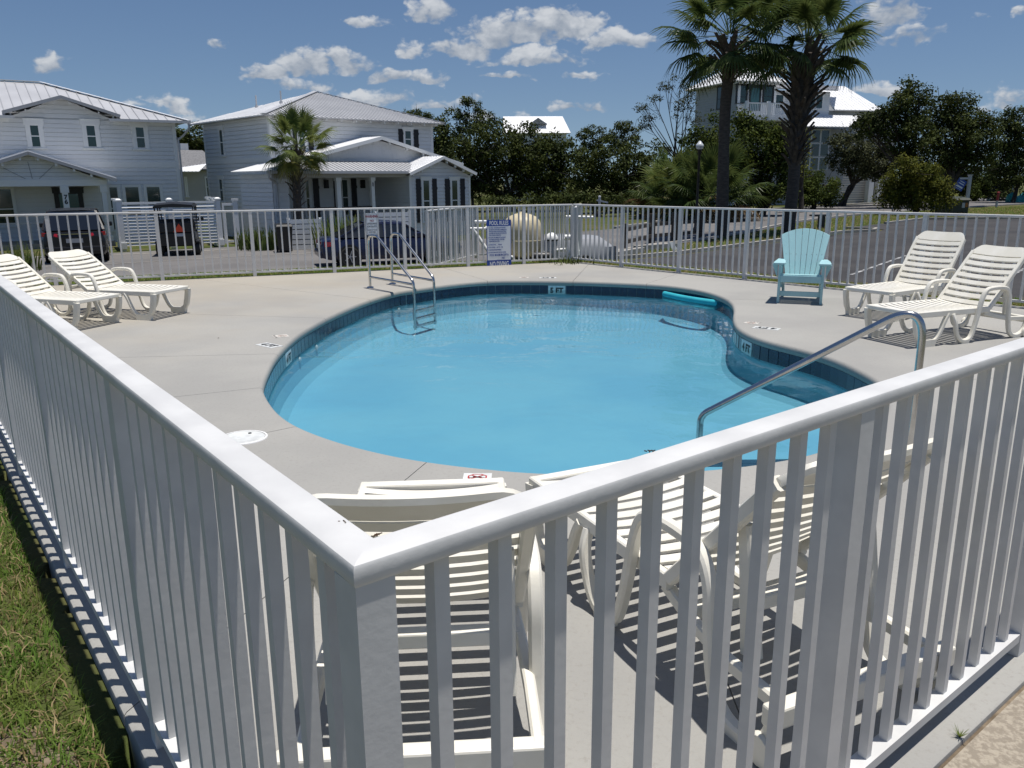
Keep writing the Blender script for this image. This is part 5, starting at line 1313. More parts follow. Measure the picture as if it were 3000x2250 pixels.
    # lower roof strip
    ly = -1.4; L1, L2 = H.hit(2340, 369, Yv, ly), H.hit(2490, 371, Yv, ly); U1, U2 = H.hit(2371, 336, Yv, by - .03), H.hit(2470, 343, Yv, by - .03)
    x_l = H.hit(2240, 368, Yv, ly).x
    roof(H, [(x_l, ly, L1.z), (L2.x, ly, L1.z), (U2.x + 2.2, by - .02, U1.z), (x_l, by - .02, U1.z)], 'whiteroof', .4, .1, sh=.03, sm='whiteroof')
    zf = L1.z - .15; fx0 = x1 + .0; fx1 = H.hit(2570, 480, Yv, 0).x
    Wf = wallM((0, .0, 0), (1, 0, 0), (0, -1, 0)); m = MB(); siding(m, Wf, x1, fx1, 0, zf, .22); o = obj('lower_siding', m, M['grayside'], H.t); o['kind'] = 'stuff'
    b = MB(); b.box(x1 + .02, fx1, .02, by, 0, zf); obj('lower_wall', b, M['grayside'], H.t)
    a, c = H.hit(2352, 378, Yv, 0), H.hit(2422, 500, Yv, 0)
    for i in range(3):
        for j in range(3):
            w_ = (c.x - a.x) / 3; hh = (a.z - c.z) / 3; window(H, Wf, a.x + i * w_ + .05, a.x + (i + 1) * w_ - .05, c.z + j * hh + .05, c.z + (j + 1) * hh - .05, .05, split=0, head=False, sill=False)
    a, c = H.hit(2437, 416, Yv, -.05), H.hit(2458, 374, Yv, ly + .3); k = MB(); k.bar((a.x, -.05, a.z), (a.x + .6, ly + .2, zf - .1), .16, .16); obj('bracket', k, M['trim'], H.t)
    # balcony
    yb = -2.6; p0, p1 = H.hit(2188, 305, Yv, yb), H.hit(2300, 305, Yv, yb); zt = H.hit(2250, 301, Yv, yb).z; zb = H.hit(2250, 340, Yv, yb).z; zf2 = zb - .35
    d = MB(); d.box(-.0, p1.x + 2.5, yb - .05, -.05, zf2, zb - .04); obj('balcony_floor', d, M['trim'], H.t)
    xs0 = H.hit(2189, 310, Yv, yb).x
    r_ = MB(); r_.box(xs0, p1.x + 2.5, yb - .06, yb + .06, zt - .1, zt); r_.box(xs0, p1.x + 2.5, yb - .04, yb + .04, zb, zb + .08); r_.bar((xs0, yb, zt - .05), (.4, -.1, zt - .05), .12, .1); r_.bar((xs0, yb, zb + .04), (.4, -.1, zb + .04), .08, .08); obj('balcony_rail', r_, M['trim'], H.t)
    pb = MB(); pb.box(-.03, .03, -.02, .02, zb + .08, zt - .1); me = pb.mesh('baluster'); me.materials.append(M['trim'])
    x = xs0 + .16
    while x < p1.x + 2.4:
        o = bpy.data.objects.new('baluster', me); COL.objects.link(o); o.parent = H.t; o.location = (x, yb, 0); x += .17
    for q in range(12):
        f = (q + 1) / 13; o = bpy.data.objects.new('baluster', me); COL.objects.link(o); o.parent = H.t; o.location = (xs0 + (.4 - xs0) * f, yb + (-.1 - yb) * f, 0)
    for q in (2188, 2252): xx = H.hit(q, 305, Yv, yb).x; k = MB(); k.box(xx - .12, xx + .12, yb - .12, yb + .12, zb - .1, zt + .12); obj('balcony_post', k, M['trim'], H.t)
    # ground floor columns at the right
    for q in (2545, 2572): xx = H.hit(q, 560, Yv, -.5).x; k = MB(); k.box(xx - .28, xx + .28, -.8, -.3, 0, 6); obj('column', k, M['trim'], H.t)
    k = MB(); xx0, xx1 = H.hit(2549, 560, Yv, -.1).x, H.hit(2570, 560, Yv, -.1).x; k.box(xx0, xx1, -.06, -.02, 0, 5.5); obj('dark_opening', k, M['darkwall'], H.t)
house_right()
# ------------------------------------------------------------------ vehicles
M['carblack'] = mat('black_car_paint', (0.005, 0.005, 0.006), rough=0.35, coat=.12)
M['carblue'] = mat('dark_blue_car_paint', (0.003, 0.007, 0.040), rough=0.35, coat=.5)
M['carsilver'] = mat('silver_car_paint', (0.48, 0.49, 0.50), rough=0.3, metal=0.4, coat=0.8)
M['carglass'] = mat('car_glass', (0.010, 0.013, 0.018), rough=0.04, spec=0.9)
M['taillight'] = mat('red_tail_lamp', (0.34, 0.008, 0.012), rough=0.2, coat=1.0)
M['chrome'] = mat('chrome', (0.7, 0.7, 0.7), rough=0.12, metal=1.0)
M['plate'] = mat('number_plate', (0.45, 0.48, 0.50), rough=0.4)
M['orange'] = mat('orange_red_reflector', (0.80, 0.07, 0.02), rough=0.35)
def car(name, lab, loc, head, L, Wd, Hh, belt, paint, roofline, cat='car', hood=None, group=None):
    """local x forward from the rear bumper at x=0; roofline = [(x,z)...] greenhouse outline above the belt"""
    t = thing(name, lab, cat, loc, math.atan2(head.y, head.x), group); hw = Wd / 2
    # lower body: lofted sections
    secs = []
    def sec(x, w, z0, z1, zs): # half profile
        return [(x, -w * .90, z0), (x, -w, z0 + .12), (x, -w, zs), (x, -w * .93, z1 - .04), (x, -w * .84, z1), (x, w * .84, z1), (x, w * .93, z1 - .04), (x, w, zs), (x, w, z0 + .12), (x, w * .90, z0)]
    hd = hood or belt - .05
    for x, k, z0, z1 in ((0.0, .88, .38, belt - .22), (.05, .95, .30, belt - .06), (.25, .99, .24, belt - .01), (L * .3, 1, .22, belt), (L * .62, 1, .22, belt), (L * .74, 1, .22, hd + .03), (L * .92, .97, .24, hd - .08), (L * .985, .90, .30, hd - .2), (L, .80, .38, hd - .34)): secs.append(sec(x, hw * k, z0, z1, (z0 + z1) / 2 + .08))
    m = MB(); m.grid(secs, closed=True); m.poly(secs[0][::-1]); m.poly(secs[-1]); b = obj('body', m, paint, t, smooth=35)
    # greenhouse: roof skin and glass
    top = hw * .72; n = len(roofline); lo = [roofline[0], roofline[-1]]
    zt = max(z for _, z in roofline)
    def yw(z): return hw * .93 - (hw * .93 - top) * (z - belt) / (zt - belt)
    m = MB(); rows = [[(x, -yw(z), z), (x, yw(z), z)] for x, z in roofline]; m.grid([[(x, -yw(z) * .98, z), (x, 0, z + .02), (x, yw(z) * .98, z)] for x, z in roofline]); 
    cut = [i for i in range(n) if roofline[i][1] > zt - .10]
    rf = MB(); R = [[(x, -yw(z) - .005, z + .006), (x, -yw(z) * .5, z + .03), (x, yw(z) * .5, z + .03), (x, yw(z) + .005, z + .006)] for x, z in (roofline[i] for i in cut)]; rf.grid(R); 
    for s in (-1, 1): rf.grid([[(x, s * (yw(z) + .006), z + .006), (x, s * (yw(z - .06) + .008), z - .06)] for x, z in (roofline[i] for i in cut)])
    obj('roof', rf, paint, t, smooth=40)
    g = MB(); g.cur = 0
    g.grid(rows); 
    for s in (-1, 1): g.poly([(x, s * yw(z), z) for x, z in roofline][::s])
    obj('window_glass', g, M['carglass'], t)
    pil = MB()
    a, c = roofline[0], roofline[1]
    for s in (-1, 1):
        for (i, j) in ((0, cut[0]), (n - 1, cut[-1])): pil.bar((roofline[i][0], s * (yw(roofline[i][1]) + .004), roofline[i][1]), (roofline[j][0], s * (yw(roofline[j][1]) + .004), roofline[j][1]), .08, .05)
        xm = (roofline[cut[0]][0] + roofline[cut[-1]][0]) / 2; pil.bar((xm, s * (yw(belt) + .004), belt), (xm, s * (yw(zt) + .004), zt), .09, .03, (0, 1, 0))
    obj('pillar', pil, paint, t)
    wr = .36 if Hh > 1.6 else .33
    for x in (L * .19, L * .80):
        for s in (-1, 1):
            wm = Matrix.Translation((x, s * (hw - .10), wr)) @ Matrix.Rotation(rad(90) * -s, 4, 'X')
            k = MB(); k.lathe([(wr * .62, -.11), (wr * .9, -.115), (wr, -.08), (wr, .08), (wr * .9, .115), (wr * .62, .11)], 24, wm, cap=False); w = obj('wheel', k, M['rubber'], t, smooth=50)
            k = MB(); k.lathe([(0, .08), (wr * .2, .085), (wr * .62, .06)], 20, wm, cap=False)
            for q in range(5): an = q * 2 * math.pi / 5; k.bar(wm @ Vector((0, 0, .095)), wm @ Vector((math.cos(an) * wr * .6, math.sin(an) * wr * .6, .09)), .05, .02)
            obj('rim', k, M['gutter'], w)
            k = MB(); k.lathe([(0, -.02), (wr + .06, -.02), (wr + .06, .012), (0, .012)], 24, Matrix.Translation((x, s * (hw - .012), wr)) @ Matrix.Rotation(rad(90) * -s, 4, 'X')); obj('wheel_arch', k, M['black'], t)
    for s in (-1, 1):
        k = MB(); k.box(L * .64, L * .69, s * (hw + .14) - .09, s * (hw + .14) + .09, belt - .02, belt + .14); obj('side_mirror', k, paint, t, bevel=.03)
        k = MB(); k.box(L * .40, L * .44, s * (hw + .002) - .012, s * (hw + .002) + .012, belt - .16, belt - .13); k.box(L * .56, L * .60, s * (hw + .002) - .012, s * (hw + .002) + .012, belt - .16, belt - .13); obj('door_handle', k, M['chrome'] if Hh > 1.6 else paint, t)
    return t
def at_ground(px, py): return GT(px, py)
def vehicles():
    p = Vector((-15.0, 28.4, 0)); z = TZ(p.x, p.y) + .03
    t = car('parked_car', 'black sport utility vehicle with red tail lamps parked before the left house', (p.x, p.y, z), dirv(-.43, .90), 4.9, 1.98, 1.78, 1.12, M['carblack'], [(.12, 1.12), (.42, 1.62), (.70, 1.74), (1.8, 1.80), (2.8, 1.76), (3.35, 1.20), (3.5, 1.12)], 'car', group='vehicles parked by the houses')
    for s in (-1, 1):
        k = MB(); k.hexa([(-.02, s * .48, .90), (.10, s * .985, .93), (.25, s * .995, .93), (.2, s * .48, .90), (.02, s * .48, 1.01), (.10, s * .975, 1.06), (.25, s * .985, 1.06), (.2, s * .48, 1.01)]); obj('tail_lamp', k, M['taillight'], t)
    k = MB(); k.box(-.02, .03, -.5, .5, .985, 1.005); k.box(-.02, .05, -.85, .85, .46, .48); obj('chrome_strip', k, M['chrome'], t)
    k = MB(); k.box(-.03, .05, -.26, .26, .70, .84); obj('number_plate', k, M['fascia'], t)
    k = MB(); k.box(-.04, .2, -.93, .93, .36, .58); obj('rear_bumper', k, M['carblack'], t, bevel=.05)
    p = Vector((-6.45, 27.0, 0)); z = TZ(p.x, p.y) + .03
    t = car('parked_car', 'dark blue sedan parked beyond the warning sign and pool ladder', (p.x + .15, p.y - .05, z), dirv(.945, .33), 4.65, 1.80, 1.38, .92, M['carblue'], [(.55, .93), (1.05, 1.22), (1.45, 1.36), (2.1, 1.40), (2.65, 1.36), (3.25, 1.02), (3.45, .90)], 'car', group='vehicles parked by the houses')
    for s in (-1, 1):
        k = MB(); k.hexa([(-.01, s * .52, .66), (.10, s * .87, .66), (.32, s * .905, .68), (.2, s * .52, .66), (.0, s * .52, .80), (.11, s * .86, .82), (.32, s * .895, .82), (.2, s * .52, .80)]); obj('tail_lamp', k, M['taillight'], t)
    k = MB(); k.box(-.03, .03, -.25, .25, .58, .71); obj('number_plate', k, M['plate'], t)
    k = MB(); k.box(-.06, .2, -.80, .80, .30, .52); obj('rear_bumper', k, M['carblue'], t, bevel=.05)
    # silver car far right, nose hidden in the shrubs
    q = AtY(2475, 590, 84); z = TZ(q.x, q.y)
    t = car('parked_car', 'silver sport utility vehicle with turquoise bundle on its roof by the tall house', (q.x - .3, q.y, -.62), dirv(.18, .98), 4.7, 1.95, 1.8, 1.1, M['carsilver'], [(.10, 1.1), (.45, 1.6), (.7, 1.72), (1.8, 1.8), (2.8, 1.75), (3.4, 1.1)], 'car', group='vehicles parked by the houses')
    k = MB(); k.box(-.03, .05, -.4, .4, .75, .95); obj('number_plate', k, M['plate'], t)
    tb = thing('roof_bundle', 'turquoise kayaks strapped on the silver car roof', 'kayak', (q.x - .2, q.y + 1.3, -.62 + 1.86), .3)
    for i, (x, y, a) in enumerate(((-.6, 0, .1), (.25, .2, -.15))):
        m = MB(); m.tube([(x - 1.2, y, .18), (x - .6, y, .12), (x + .6, y + a, .12), (x + 1.3, y + a, .25)], [.05, .30, .30, .05], 10, flat=.8); obj('hull', m, M['foam'], tb, smooth=60)
def golf_cart():
    p = Vector((-12.55, 31.0, 0)); z = TZ(p.x, p.y) + .03
    t = thing('golf_cart', 'black golf cart with orange triangle before the white louvered screen', 'golf cart', (p.x, p.y, z), math.atan2(.955, -.29)); t.scale = (1.05, 1.12, .90)
    B = M['carblack']
    k = MB(); secs = []
    for x, w, z0, z1 in ((.1, .50, .42, .92), (.2, .58, .38, 1.02), (.9, .60, .34, 1.0), (1.2, .60, .34, .62), (1.9, .60, .34, .62), (2.1, .56, .38, 1.0), (2.5, .50, .45, .92), (2.75, .40, .5, .8)): secs.append([(x, -w * .9, z0), (x, -w, z0 + .1), (x, -w, z1 - .08), (x, -w * .85, z1), (x, w * .85, z1), (x, w, z1 - .08), (x, w, z0 + .1), (x, w * .9, z0)])
    k.grid(secs, closed=True); k.poly(secs[0][::-1]); k.poly(secs[-1]); obj('body', k, B, t, smooth=35)
    k = MB(); k.box(.25, .75, -.56, .56, .95, 1.08); k.box(.75, .92, -.56, .56, .95, 1.48); k.box(.95, 1.4, -.56, .56, .95, 1.08); k.box(.10, .28, -.54, .54, .95, 1.40); obj('seat', k, M['black'], t, bevel=.05)
    for s in (-1, 1):
        for (x0, x1) in ((.20, .12), (1.15, 1.10), (2.15, 1.75)): k = MB(); k.tube([(x0, s * .55, .95), (x1, s * .60, 2.0)], .02, 8); obj('roof_strut', k, M['black'], t)
        for x in (.45, 2.2):
            wm = Matrix.Translation((x, s * .58, .28)) @ Matrix.Rotation(rad(90) * -s, 4, 'X'); k = MB(); k.lathe([(0, -.12), (.24, -.12), (.28, -.08), (.28, .08), (.24, .12), (.12, .10), (0, .1)], 18, wm); w = obj('wheel', k, M['rubber'], t, smooth=50)
            k = MB(); k.lathe([(0, .125), (.14, .115)], 12, wm, cap=False); obj('rim', k, M['gutter'], w)
        k = MB(); k.box(1.75, 1.80, s * .72 - .1, s * .72 + .1, 1.35, 1.5); k.bar((1.76, s * .56, 1.36), (1.76, s * .70, 1.40), .03, .03); obj('side_mirror', k, M['black'], t)
        k = MB(); k.box(.15, .75, s * .64 - .06, s * .64 + .06, .52, .60); obj('fender_flare', k, M['black'], t, bevel=.02)
    rows = []
    for i in range(9):
        x = -.05 + 2.25 * i / 8; c = .07 * (1 - ((x - 1.05) / 1.2) ** 2); rows.append([(x, -.64, 1.98 + c * .3), (x, -.58, 2.07 + c), (x, 0, 2.13 + c), (x, .58, 2.07 + c), (x, .64, 1.98 + c * .3), (x, .58, 1.985 + c * .6), (x, -.58, 1.985 + c * .6)])
    k = MB(); k.grid(rows, closed=True); k.poly(rows[0][::-1]); k.poly(rows[-1]); obj('canopy', k, M['black'], t, smooth=35)
    k = MB(); k.prism([(.085, -.30, .98), (.085, .08, .98), (.085, -.11, 1.32)], (-.02, 0, 0)); obj('reflector_triangle', k, M['orange'], t)
    k = MB(); k.box(.06, .085, -.27, .05, .80, .92); obj('number_plate', k, M['plate'], t)
    k = MB(); k.tube([(1.75, -.3, 1.0), (1.55, -.3, 1.30)], .02, 6); k.lathe([(.16, -.012), (.18, 0), (.16, .012)], 16, Matrix.Translation((1.53, -.3, 1.32)) @ Matrix.Rotation(rad(60), 4, 'Y'), cap=False); obj('steering_wheel', k, M['black'], t)
vehicles(); golf_cart()

# ------------------------------------------------------------------ street furniture and yard things
def screen_fence():
    """louvered bin screen behind the golf cart"""
    a, b = Vector((-16.9, 35.6, 0)), Vector((-13.25, 37.5, 0)); a = AtY(362, 720, 33.6); b = AtY(648, 712, 35.4); a.z = b.z = 0
    d = (b - a).normalized(); z = TZ(a.x, a.y); L = (b - a).length
    t = thing('louvered_screen', 'white louvered screen with capped posts behind the golf cart', 'screen', (a.x, a.y, z), math.atan2(d.y, d.x)); Wm = M['trim']
    for x in (0, L * .5, L):
        k = MB(); k.box(x - .09, x + .09, -.09, .09, 0, 2.0); k.box(x - .13, x + .13, -.13, .13, 2.0, 2.05); k.hexa([(x - .11, -.11, 2.05), (x + .11, -.11, 2.05), (x + .11, .11, 2.05), (x - .11, .11, 2.05), (x - .05, -.05, 2.1), (x + .05, -.05, 2.1), (x + .05, .05, 2.1), (x - .05, .05, 2.1)]); k.box(x - .13, x + .13, -.13, .13, .1, .35); obj('post', k, Wm, t)
    s = MB(); s.hexa([(0, -.06, 0), (L / 2 - .2, -.06, 0), (L / 2 - .2, -.035, .008), (0, -.035, .008), (0, -.02, .075), (L / 2 - .2, -.02, .075), (L / 2 - .2, .0, .083), (0, .0, .083)]); me = s.mesh('louver'); me.materials.append(Wm)
    for seg in (0, 1):
        x0 = seg * L / 2 + .1
        for i in range(13):
            o = bpy.data.objects.new('louver', me); COL.objects.link(o); o.parent = t; o.location = (x0, 0, .22 + i * .126)
        k = MB(); k.box(x0, x0 + L / 2 - .2, -.05, .05, 1.86, 1.95); obj('top_cap', k, Wm, t)
    # return sides going back
    for x in (0, L):
        k = MB(); k.box(x - .04, x + .04, .1, 2.6, 1.86, 1.95); k.box(x - .09, x + .09, 2.5, 2.68, 0, 2.0); k.box(x - .13, x + .13, 2.46, 2.72, 2.0, 2.08); k.box(x - .09, x + .09, 1.2, 1.38, 0, 2.0); k.box(x - .13, x + .13, 1.16, 1.42, 2.0, 2.08); k.box(x - .02, x + .02, .1, 2.5, .2, 1.86); obj('side_panel', k, Wm, t)
    # open frame gate at the right end
    k = MB(); k.box(L + .16, L + .24, -.05, .05, .15, 1.85); k.box(L + .62, L + .80, -.08, .08, 0, 1.95); k.box(L + .24, L + .62, -.05, .05, 1.75, 1.85); k.box(L + .24, L + .62, -.05, .05, .2, .28); k.box(L + .58, L + .84, -.12, .12, 1.95, 2.03); k.box(L + .58, L + .84, -.12, .12, .1, .4); obj('gate_frame', k, Wm, t)
screen_fence()
def slat_fence(px0, px1, Y0, Y1, n, lab, posts):
    a = AtY(px0, 720, Y0); b = AtY(px1, 715, Y1); d = (b - a); d.z = 0; L = d.length; d.normalize(); z = TZ(a.x, a.y)
    t = thing('slat_fence', lab, 'fence', (a.x, a.y, z), math.atan2(d.y, d.x), 'low white slat fences before the middle house')
    k = MB(); k.box(0, L, -.03, 0, 0, .17); me = k.mesh('slat'); me.materials.append(M['trim'])
    for i in range(n): o = bpy.data.objects.new('slat', me); COL.objects.link(o); o.parent = t; o.location = (0, 0, .04 + i * .205)
    for q in posts: k = MB(); k.box(q * L - .06, q * L + .06, 0.001, .12, 0, n * .205 + .06); obj('post', k, M['trim'], t)
    return t
slat_fence(848, 945, 33.4, 33.9, 6, 'low white slat fence by the black bin before the middle house', (0.02, .98))
slat_fence(1104, 1205, 34.6, 35.0, 7, 'low white slat fence behind the warning sign', (0.02, .98))
def bin_():
    p = AtY(836, 738, 32.6); z = TZ(p.x, p.y)
    t = thing('wheelie_bin', 'black wheeled bin beside the low slat fence', 'bin', (p.x, p.y, z), rad(20))
    k = MB(); k.hexa([(-.24, -.26, .06), (.24, -.26, .06), (.24, .28, .06), (-.24, .28, .06), (-.31, -.36, 1.0), (.31, -.36, 1.0), (.31, .36, 1.0), (-.31, .36, 1.0)]); obj('body', k, M['black'], t, bevel=.03)
    k = MB(); k.hexa([(-.34, -.40, 1.0), (.34, -.40, 1.0), (.34, .40, 1.0), (-.34, .40, 1.0), (-.30, -.34, 1.09), (.30, -.34, 1.09), (.30, .38, 1.12), (-.30, .38, 1.12)]); obj('lid', k, M['black'], t, bevel=.02)
    for s in (-1, 1): k = MB(); k.lathe([(0, -.03), (.12, -.03), (.12, .03), (0, .03)], 14, Matrix.Translation((s * .27, .30, .12)) @ Matrix.Rotation(rad(90), 4, 'Y')); obj('wheel', k, M['rubber'], t)
bin_()
M['tank'] = mat('cream_fibreglass', (0.62, 0.54, 0.36), (0.56, 0.48, 0.31), scale=3, rough=0.45)
M['pvc'] = mat('white_pvc_pipe', (0.80, 0.80, 0.78), rough=0.35)
def pump_yard():
    """filter enclosure just past the far corner"""
    c = AtY(1530, 700, 18.6); z = TZ(c.x, c.y) if 0 else -0.12
    t = thing('filter_tank', 'cream pool filter tank behind the pool rules sign', 'tank', (c.x, c.y, z))
    R = .44
    k = MB(); k.lathe([(0, .12), (R * .6, .14), (R * .92, .22), (R, .32), (R, .74), (R * .985, .84), (R * .9, .95), (R * .72, 1.04), (R * .4, 1.10), (.08, 1.12), (.06, 1.15), (0, 1.155)], 32); obj('vessel', k, M['tank'], t, smooth=50)
    k = MB(); k.lathe([(R * .55, 0), (R * .62, .02), (R * .55, .16), (R * .5, .16)], 24, cap=False); obj('stand', k, M['black'], t)
    k = MB(); k.lathe([(R + .006, .52), (R + .012, .53), (R + .006, .54)], 32, cap=False); obj('band', k, M['tank'], t)
    q = thing('pipework', 'white plastic pipes and elbows around the cream filter tank', 'pipe', (c.x, c.y, z))
    def pipe(*p, r=.035): k = MB(); k.tube(round_path([Vector(v) for v in p], .07, 5), r, 10); obj('pipe_run', k, M['pvc'], q, smooth=50)
    pipe((-1.05, -.25, .95), (-.60, -.25, .95), (-.40, -.1, .95)); pipe((-1.15, -.30, .80), (-.75, -.30, .80)); pipe((-1.1, -.30, .82), (-.62, -.42, .10)); pipe((-1.1, -.45, .05), (.45, -.45, .08)); pipe((-.7, -.5, .2), (-.2, -.5, .2), (-.2, -.5, .05))
    pipe((.2, -.45, .10), (.62, -.42, .12)); pipe((.50, -.35, .30), (.95, -.35, .34)); pipe((1.0, .3, 1.02), (1.62, .35, 1.0)); pipe((1.02, .3, 1.0), (1.02, .3, .35)); pipe((.9, -.2, .55), (1.2, -.2, .62), (1.25, -.2, .2))
    for x, y, zz in ((-.62, -.42, .12), (.45, -.45, .12), (.62, -.36, .32), (1.0, -.3, .6), (1.05, -.25, .25), (-.75, -.3, .8)):
        k = MB(); k.lathe([(0, -.06), (.06, -.06), (.06, .06), (0, .06)], 12, Matrix.Translation((x, y, zz)) @ Matrix.Rotation(rad(90), 4, 'Y')); obj('coupling', k, M['pvc'], q, smooth=50)
    b = AtY(1622, 740, 18.3)
    t = thing('chlorinator', 'gray feeder canister with white cap beside the filter tank', 'canister', (b.x - .05, b.y, z))
    k = MB(); k.lathe([(0, 0), (.14, 0), (.145, .05), (.135, .55), (0, .56)], 20); obj('canister_body', k, M['gutter'], t, smooth=50)
    k = MB(); k.lathe([(.15, .56), (.15, .60), (.11, .66), (.05, .70), (0, .71)], 20, cap=False); obj('cap', k, M['pvc'], t, smooth=50)
    k = MB(); k.lathe([(.15, .53), (.15, .56), (.0, .56)], 20, cap=False); obj('collar', k, M['black'], t)
    # motor block
    m = AtY(1588, 762, 18.0); t = thing('pump_motor', 'small black pump motor low beside the filter tank', 'pump', (m.x, m.y, z))
    k = MB(); k.lathe([(0, -.22), (.10, -.22), (.11, -.18), (.11, .15), (.08, .22), (0, .22)], 16, Matrix.Translation((0, 0, .2)) @ Matrix.Rotation(rad(90), 4, 'Y')); obj('motor_body', k, M['black'], t, smooth=50); k = MB(); k.box(-.15, .15, -.1, .1, 0, .1); obj('base_plate', k, M['black'], t)
    # enclosure fence: picket runs behind the far left run
    g = [AtY(1246, 700, 16.9), AtY(1392, 700, 19.6), AtY(1700, 700, 20.6), Vector((D0.x + .1, D0.y + .25, 0))]
    pr_ = [Vector((p.x, p.y, 0)) for p in g]
    labs = ['short picket run closing the pump yard on its left side', 'rear picket run of the pump yard behind the cream tank', 'right picket run of the pump yard behind the far fence corner']
    for i in range(3):
        a, b = pr_[i], pr_[i + 1]; d = (b - a).normalized(); L = (b - a).length; n = max(1, round(L / 1.5)); 
        f = fence_run(a, d, L, [.04 + (L - .08) * j / n for j in range(n + 1)], 10, labs[i], 0, 0, inward=Vector((d.y, -d.x, 0)))
        f.location.z = -.08; f['group'] = 'picket runs round the pump yard'
pump_yard()
M['wood'] = mat('weathered_timber', (0.085, 0.068, 0.052), (0.045, 0.036, 0.029), scale=3, rough=0.9, stretch=(1, 1, 6), bump=.4, bscale=20)
M['darkgreen'] = mat('utility_green', (0.035, 0.045, 0.032), (0.028, 0.036, 0.026), scale=2, rough=0.6)
def road_things():
    # timber rail fence along the road
    L = [GT(1826, 735), GT(1908, 713), GT(1975, 707), GT(2050, 700)]
    t = thing('rail_fence', 'low weathered timber rail fence along the road behind the far right run', 'fence', L[0])
    for i, p in enumerate(L): k = MB(); h = (1.05, 1.25, 1.25, 1.15)[i]; k.box(-.13, .13, -.13, .13, 0, h, Matrix.Translation(p - L[0])); obj('post', k, M['wood'], t)
    for a, b in zip(L[:-1], L[1:]):
        for h in (.32, .80): k = MB(); k.bar(a - L[0] + Vector((0, 0, h)), b - L[0] + Vector((0, 0, h)), .07, .15); obj('rail', k, M['wood'], t)
    # timber sleepers by the corner
    for i, (x0, y0, x1, y1) in enumerate(((1722, 742, 1752, 756), (1755, 735, 1795, 752), (1690, 760, 1722, 770), (1795, 757, 1880, 742), (1860, 737, 1980, 728))):
        a, b = GT(x0, y0), GT(x1, y1); k = MB(); k.bar(a + Vector((0, 0, .12)) - a, b + Vector((0, 0, .12)) - a, .24, .22); o = obj('timber_sleeper', k, M['kerb'] if i > 2 else M['wood'], None, a, bevel=.015)
        tag(o, ('short sleeper tilted behind the far fence corner', 'sleeper beside the short one, behind the far fence corner', 'sleeper nearest the far fence corner post', 'pale kerb timber left of the white scrap', 'long pale kerb timber under the rail fence')[i], 'sleeper', 'landscape timbers past the far corner')
    # street name post with blank arm
    p = AtY(1756, 612, 33); p.z = TZ(p.x, p.y); top = AtY(1757, 577, 33).z - p.z
    t = thing('sign_post', 'gray street sign post with one blank arm above the far corner', 'sign post', p)
    k = MB(); k.tube([(0, 0, 0), (0, 0, top)], .05, 10); k.lathe([(0, top), (.06, top), (.04, top + .05), (0, top + .06)], 10); obj('pole', k, M['gutter'], t, smooth=50)
    k = MB(); k.bar((-.12, -.02, top - .12), (.33, -.1, top - .22), .03, .06); obj('arm', k, M['gutter'], t)
    # back of a stop sign
    p = AtY(1940, 640, 56); p.z = TZ(p.x, p.y); c = AtY(1941, 536, 56).z - p.z
    t = thing('stop_sign', 'plain gray back of an octagonal road sign before the palmettos', 'road sign', p)
    k = MB(); R = .36; k.prism([(R * math.cos(rad(22.5 + 45 * i)), .03, c + R * math.sin(rad(22.5 + 45 * i))) for i in range(8)], (0, .012, 0)); obj('plate', k, M['gutter'], t)
    k = MB(); k.box(-.035, .035, -.02, .03, 0, c + R); obj('pole', k, M['wood'], t)
    # street lamp
    p = AtY(2041, 620, 43); p.z = TZ(p.x, p.y); zt = AtY(2042, 412, 43).z - p.z; zb = AtY(2042, 439, 43).z - p.z
    t = thing('street_lamp', 'black lamp post with clear acorn globe beside the left tall palm', 'street lamp', p)
    k = MB(); k.lathe([(0, 0), (.16, 0), (.16, .12), (.11, .2), (.09, .7), (.075, .8), (.065, zb - .25), (.10, zb - .2), (.10, zb - .08), (.15, zb)], 14); obj('pole', k, M['black'], t, smooth=50)
    h = zt - zb; k = MB(); k.lathe([(.11, zb), (.15, zb + h * .1), (.20, zb + h * .35), (.19, zb + h * .55), (.12, zb + h * .75), (.09, zb + h * .80), (.07, zb + h * .92), (0, zt)], 18); 
    gm = mat('frosted_globe', (0.62, 0.65, 0.68), rough=0.15, coat=1.0); obj('globe', k, gm, t, smooth=50)
    # green utility box
    p = AtY(2810, 630, 55); p.z = TZ(p.x, p.y); s = 55 / 2387
    t = thing('utility_box', 'dark green electrical cabinet with sloped lid before the hanging sign', 'cabinet', p, rad(-8))
    w = 22 * s; h = AtY(2810, 586, 55).z - p.z; k = MB(); k.box(-w * 2.0, w * 1.05, -.0, 1.6, 0, h); obj('box', k, M['darkgreen'], t, bevel=.02)
    k = MB(); k.hexa([(-w * 2.1, -.1, h), (w * 1.15, -.1, h), (w * 1.15, 1.7, h), (-w * 2.1, 1.7, h), (-w * 2.0, 0, h + .12), (w * 1.05, 0, h + .12), (w * 1.05, 1.6, h + .2), (-w * 2.0, 1.6, h + .2)]); obj('lid', k, M['darkgreen'], t)
    k = MB(); k.box(w * .2, w * .55, -.012, 0, h * .45, h * .8); obj('label_plate', k, M['plate'], t); k = MB(); k.box(w * .6, w * .9, -.012, 0, h * .5, h * .8); obj('warning_label', k, mat('orange_label', (.35, .14, .03), rough=.6), t)
    k = MB(); k.box(w * .25, w * .38, -.02, 0, h * .05, h * .22); obj('lock', k, M['black'], t)
    # swinging sales sign
    p = AtY(2833, 590, 62); p.z = TZ(p.x, p.y); c = AtY(2838, 514, 62).z - p.z
    t = thing('hanging_sign', 'white post with navy sign board hanging askew from its arm', 'sign', p)
    k = MB(); k.box(-.10, .10, -.10, .10, 0, c); k.box(-.14, .14, -.14, .14, c, c + .06); obj('post', k, M['gutter'], t)
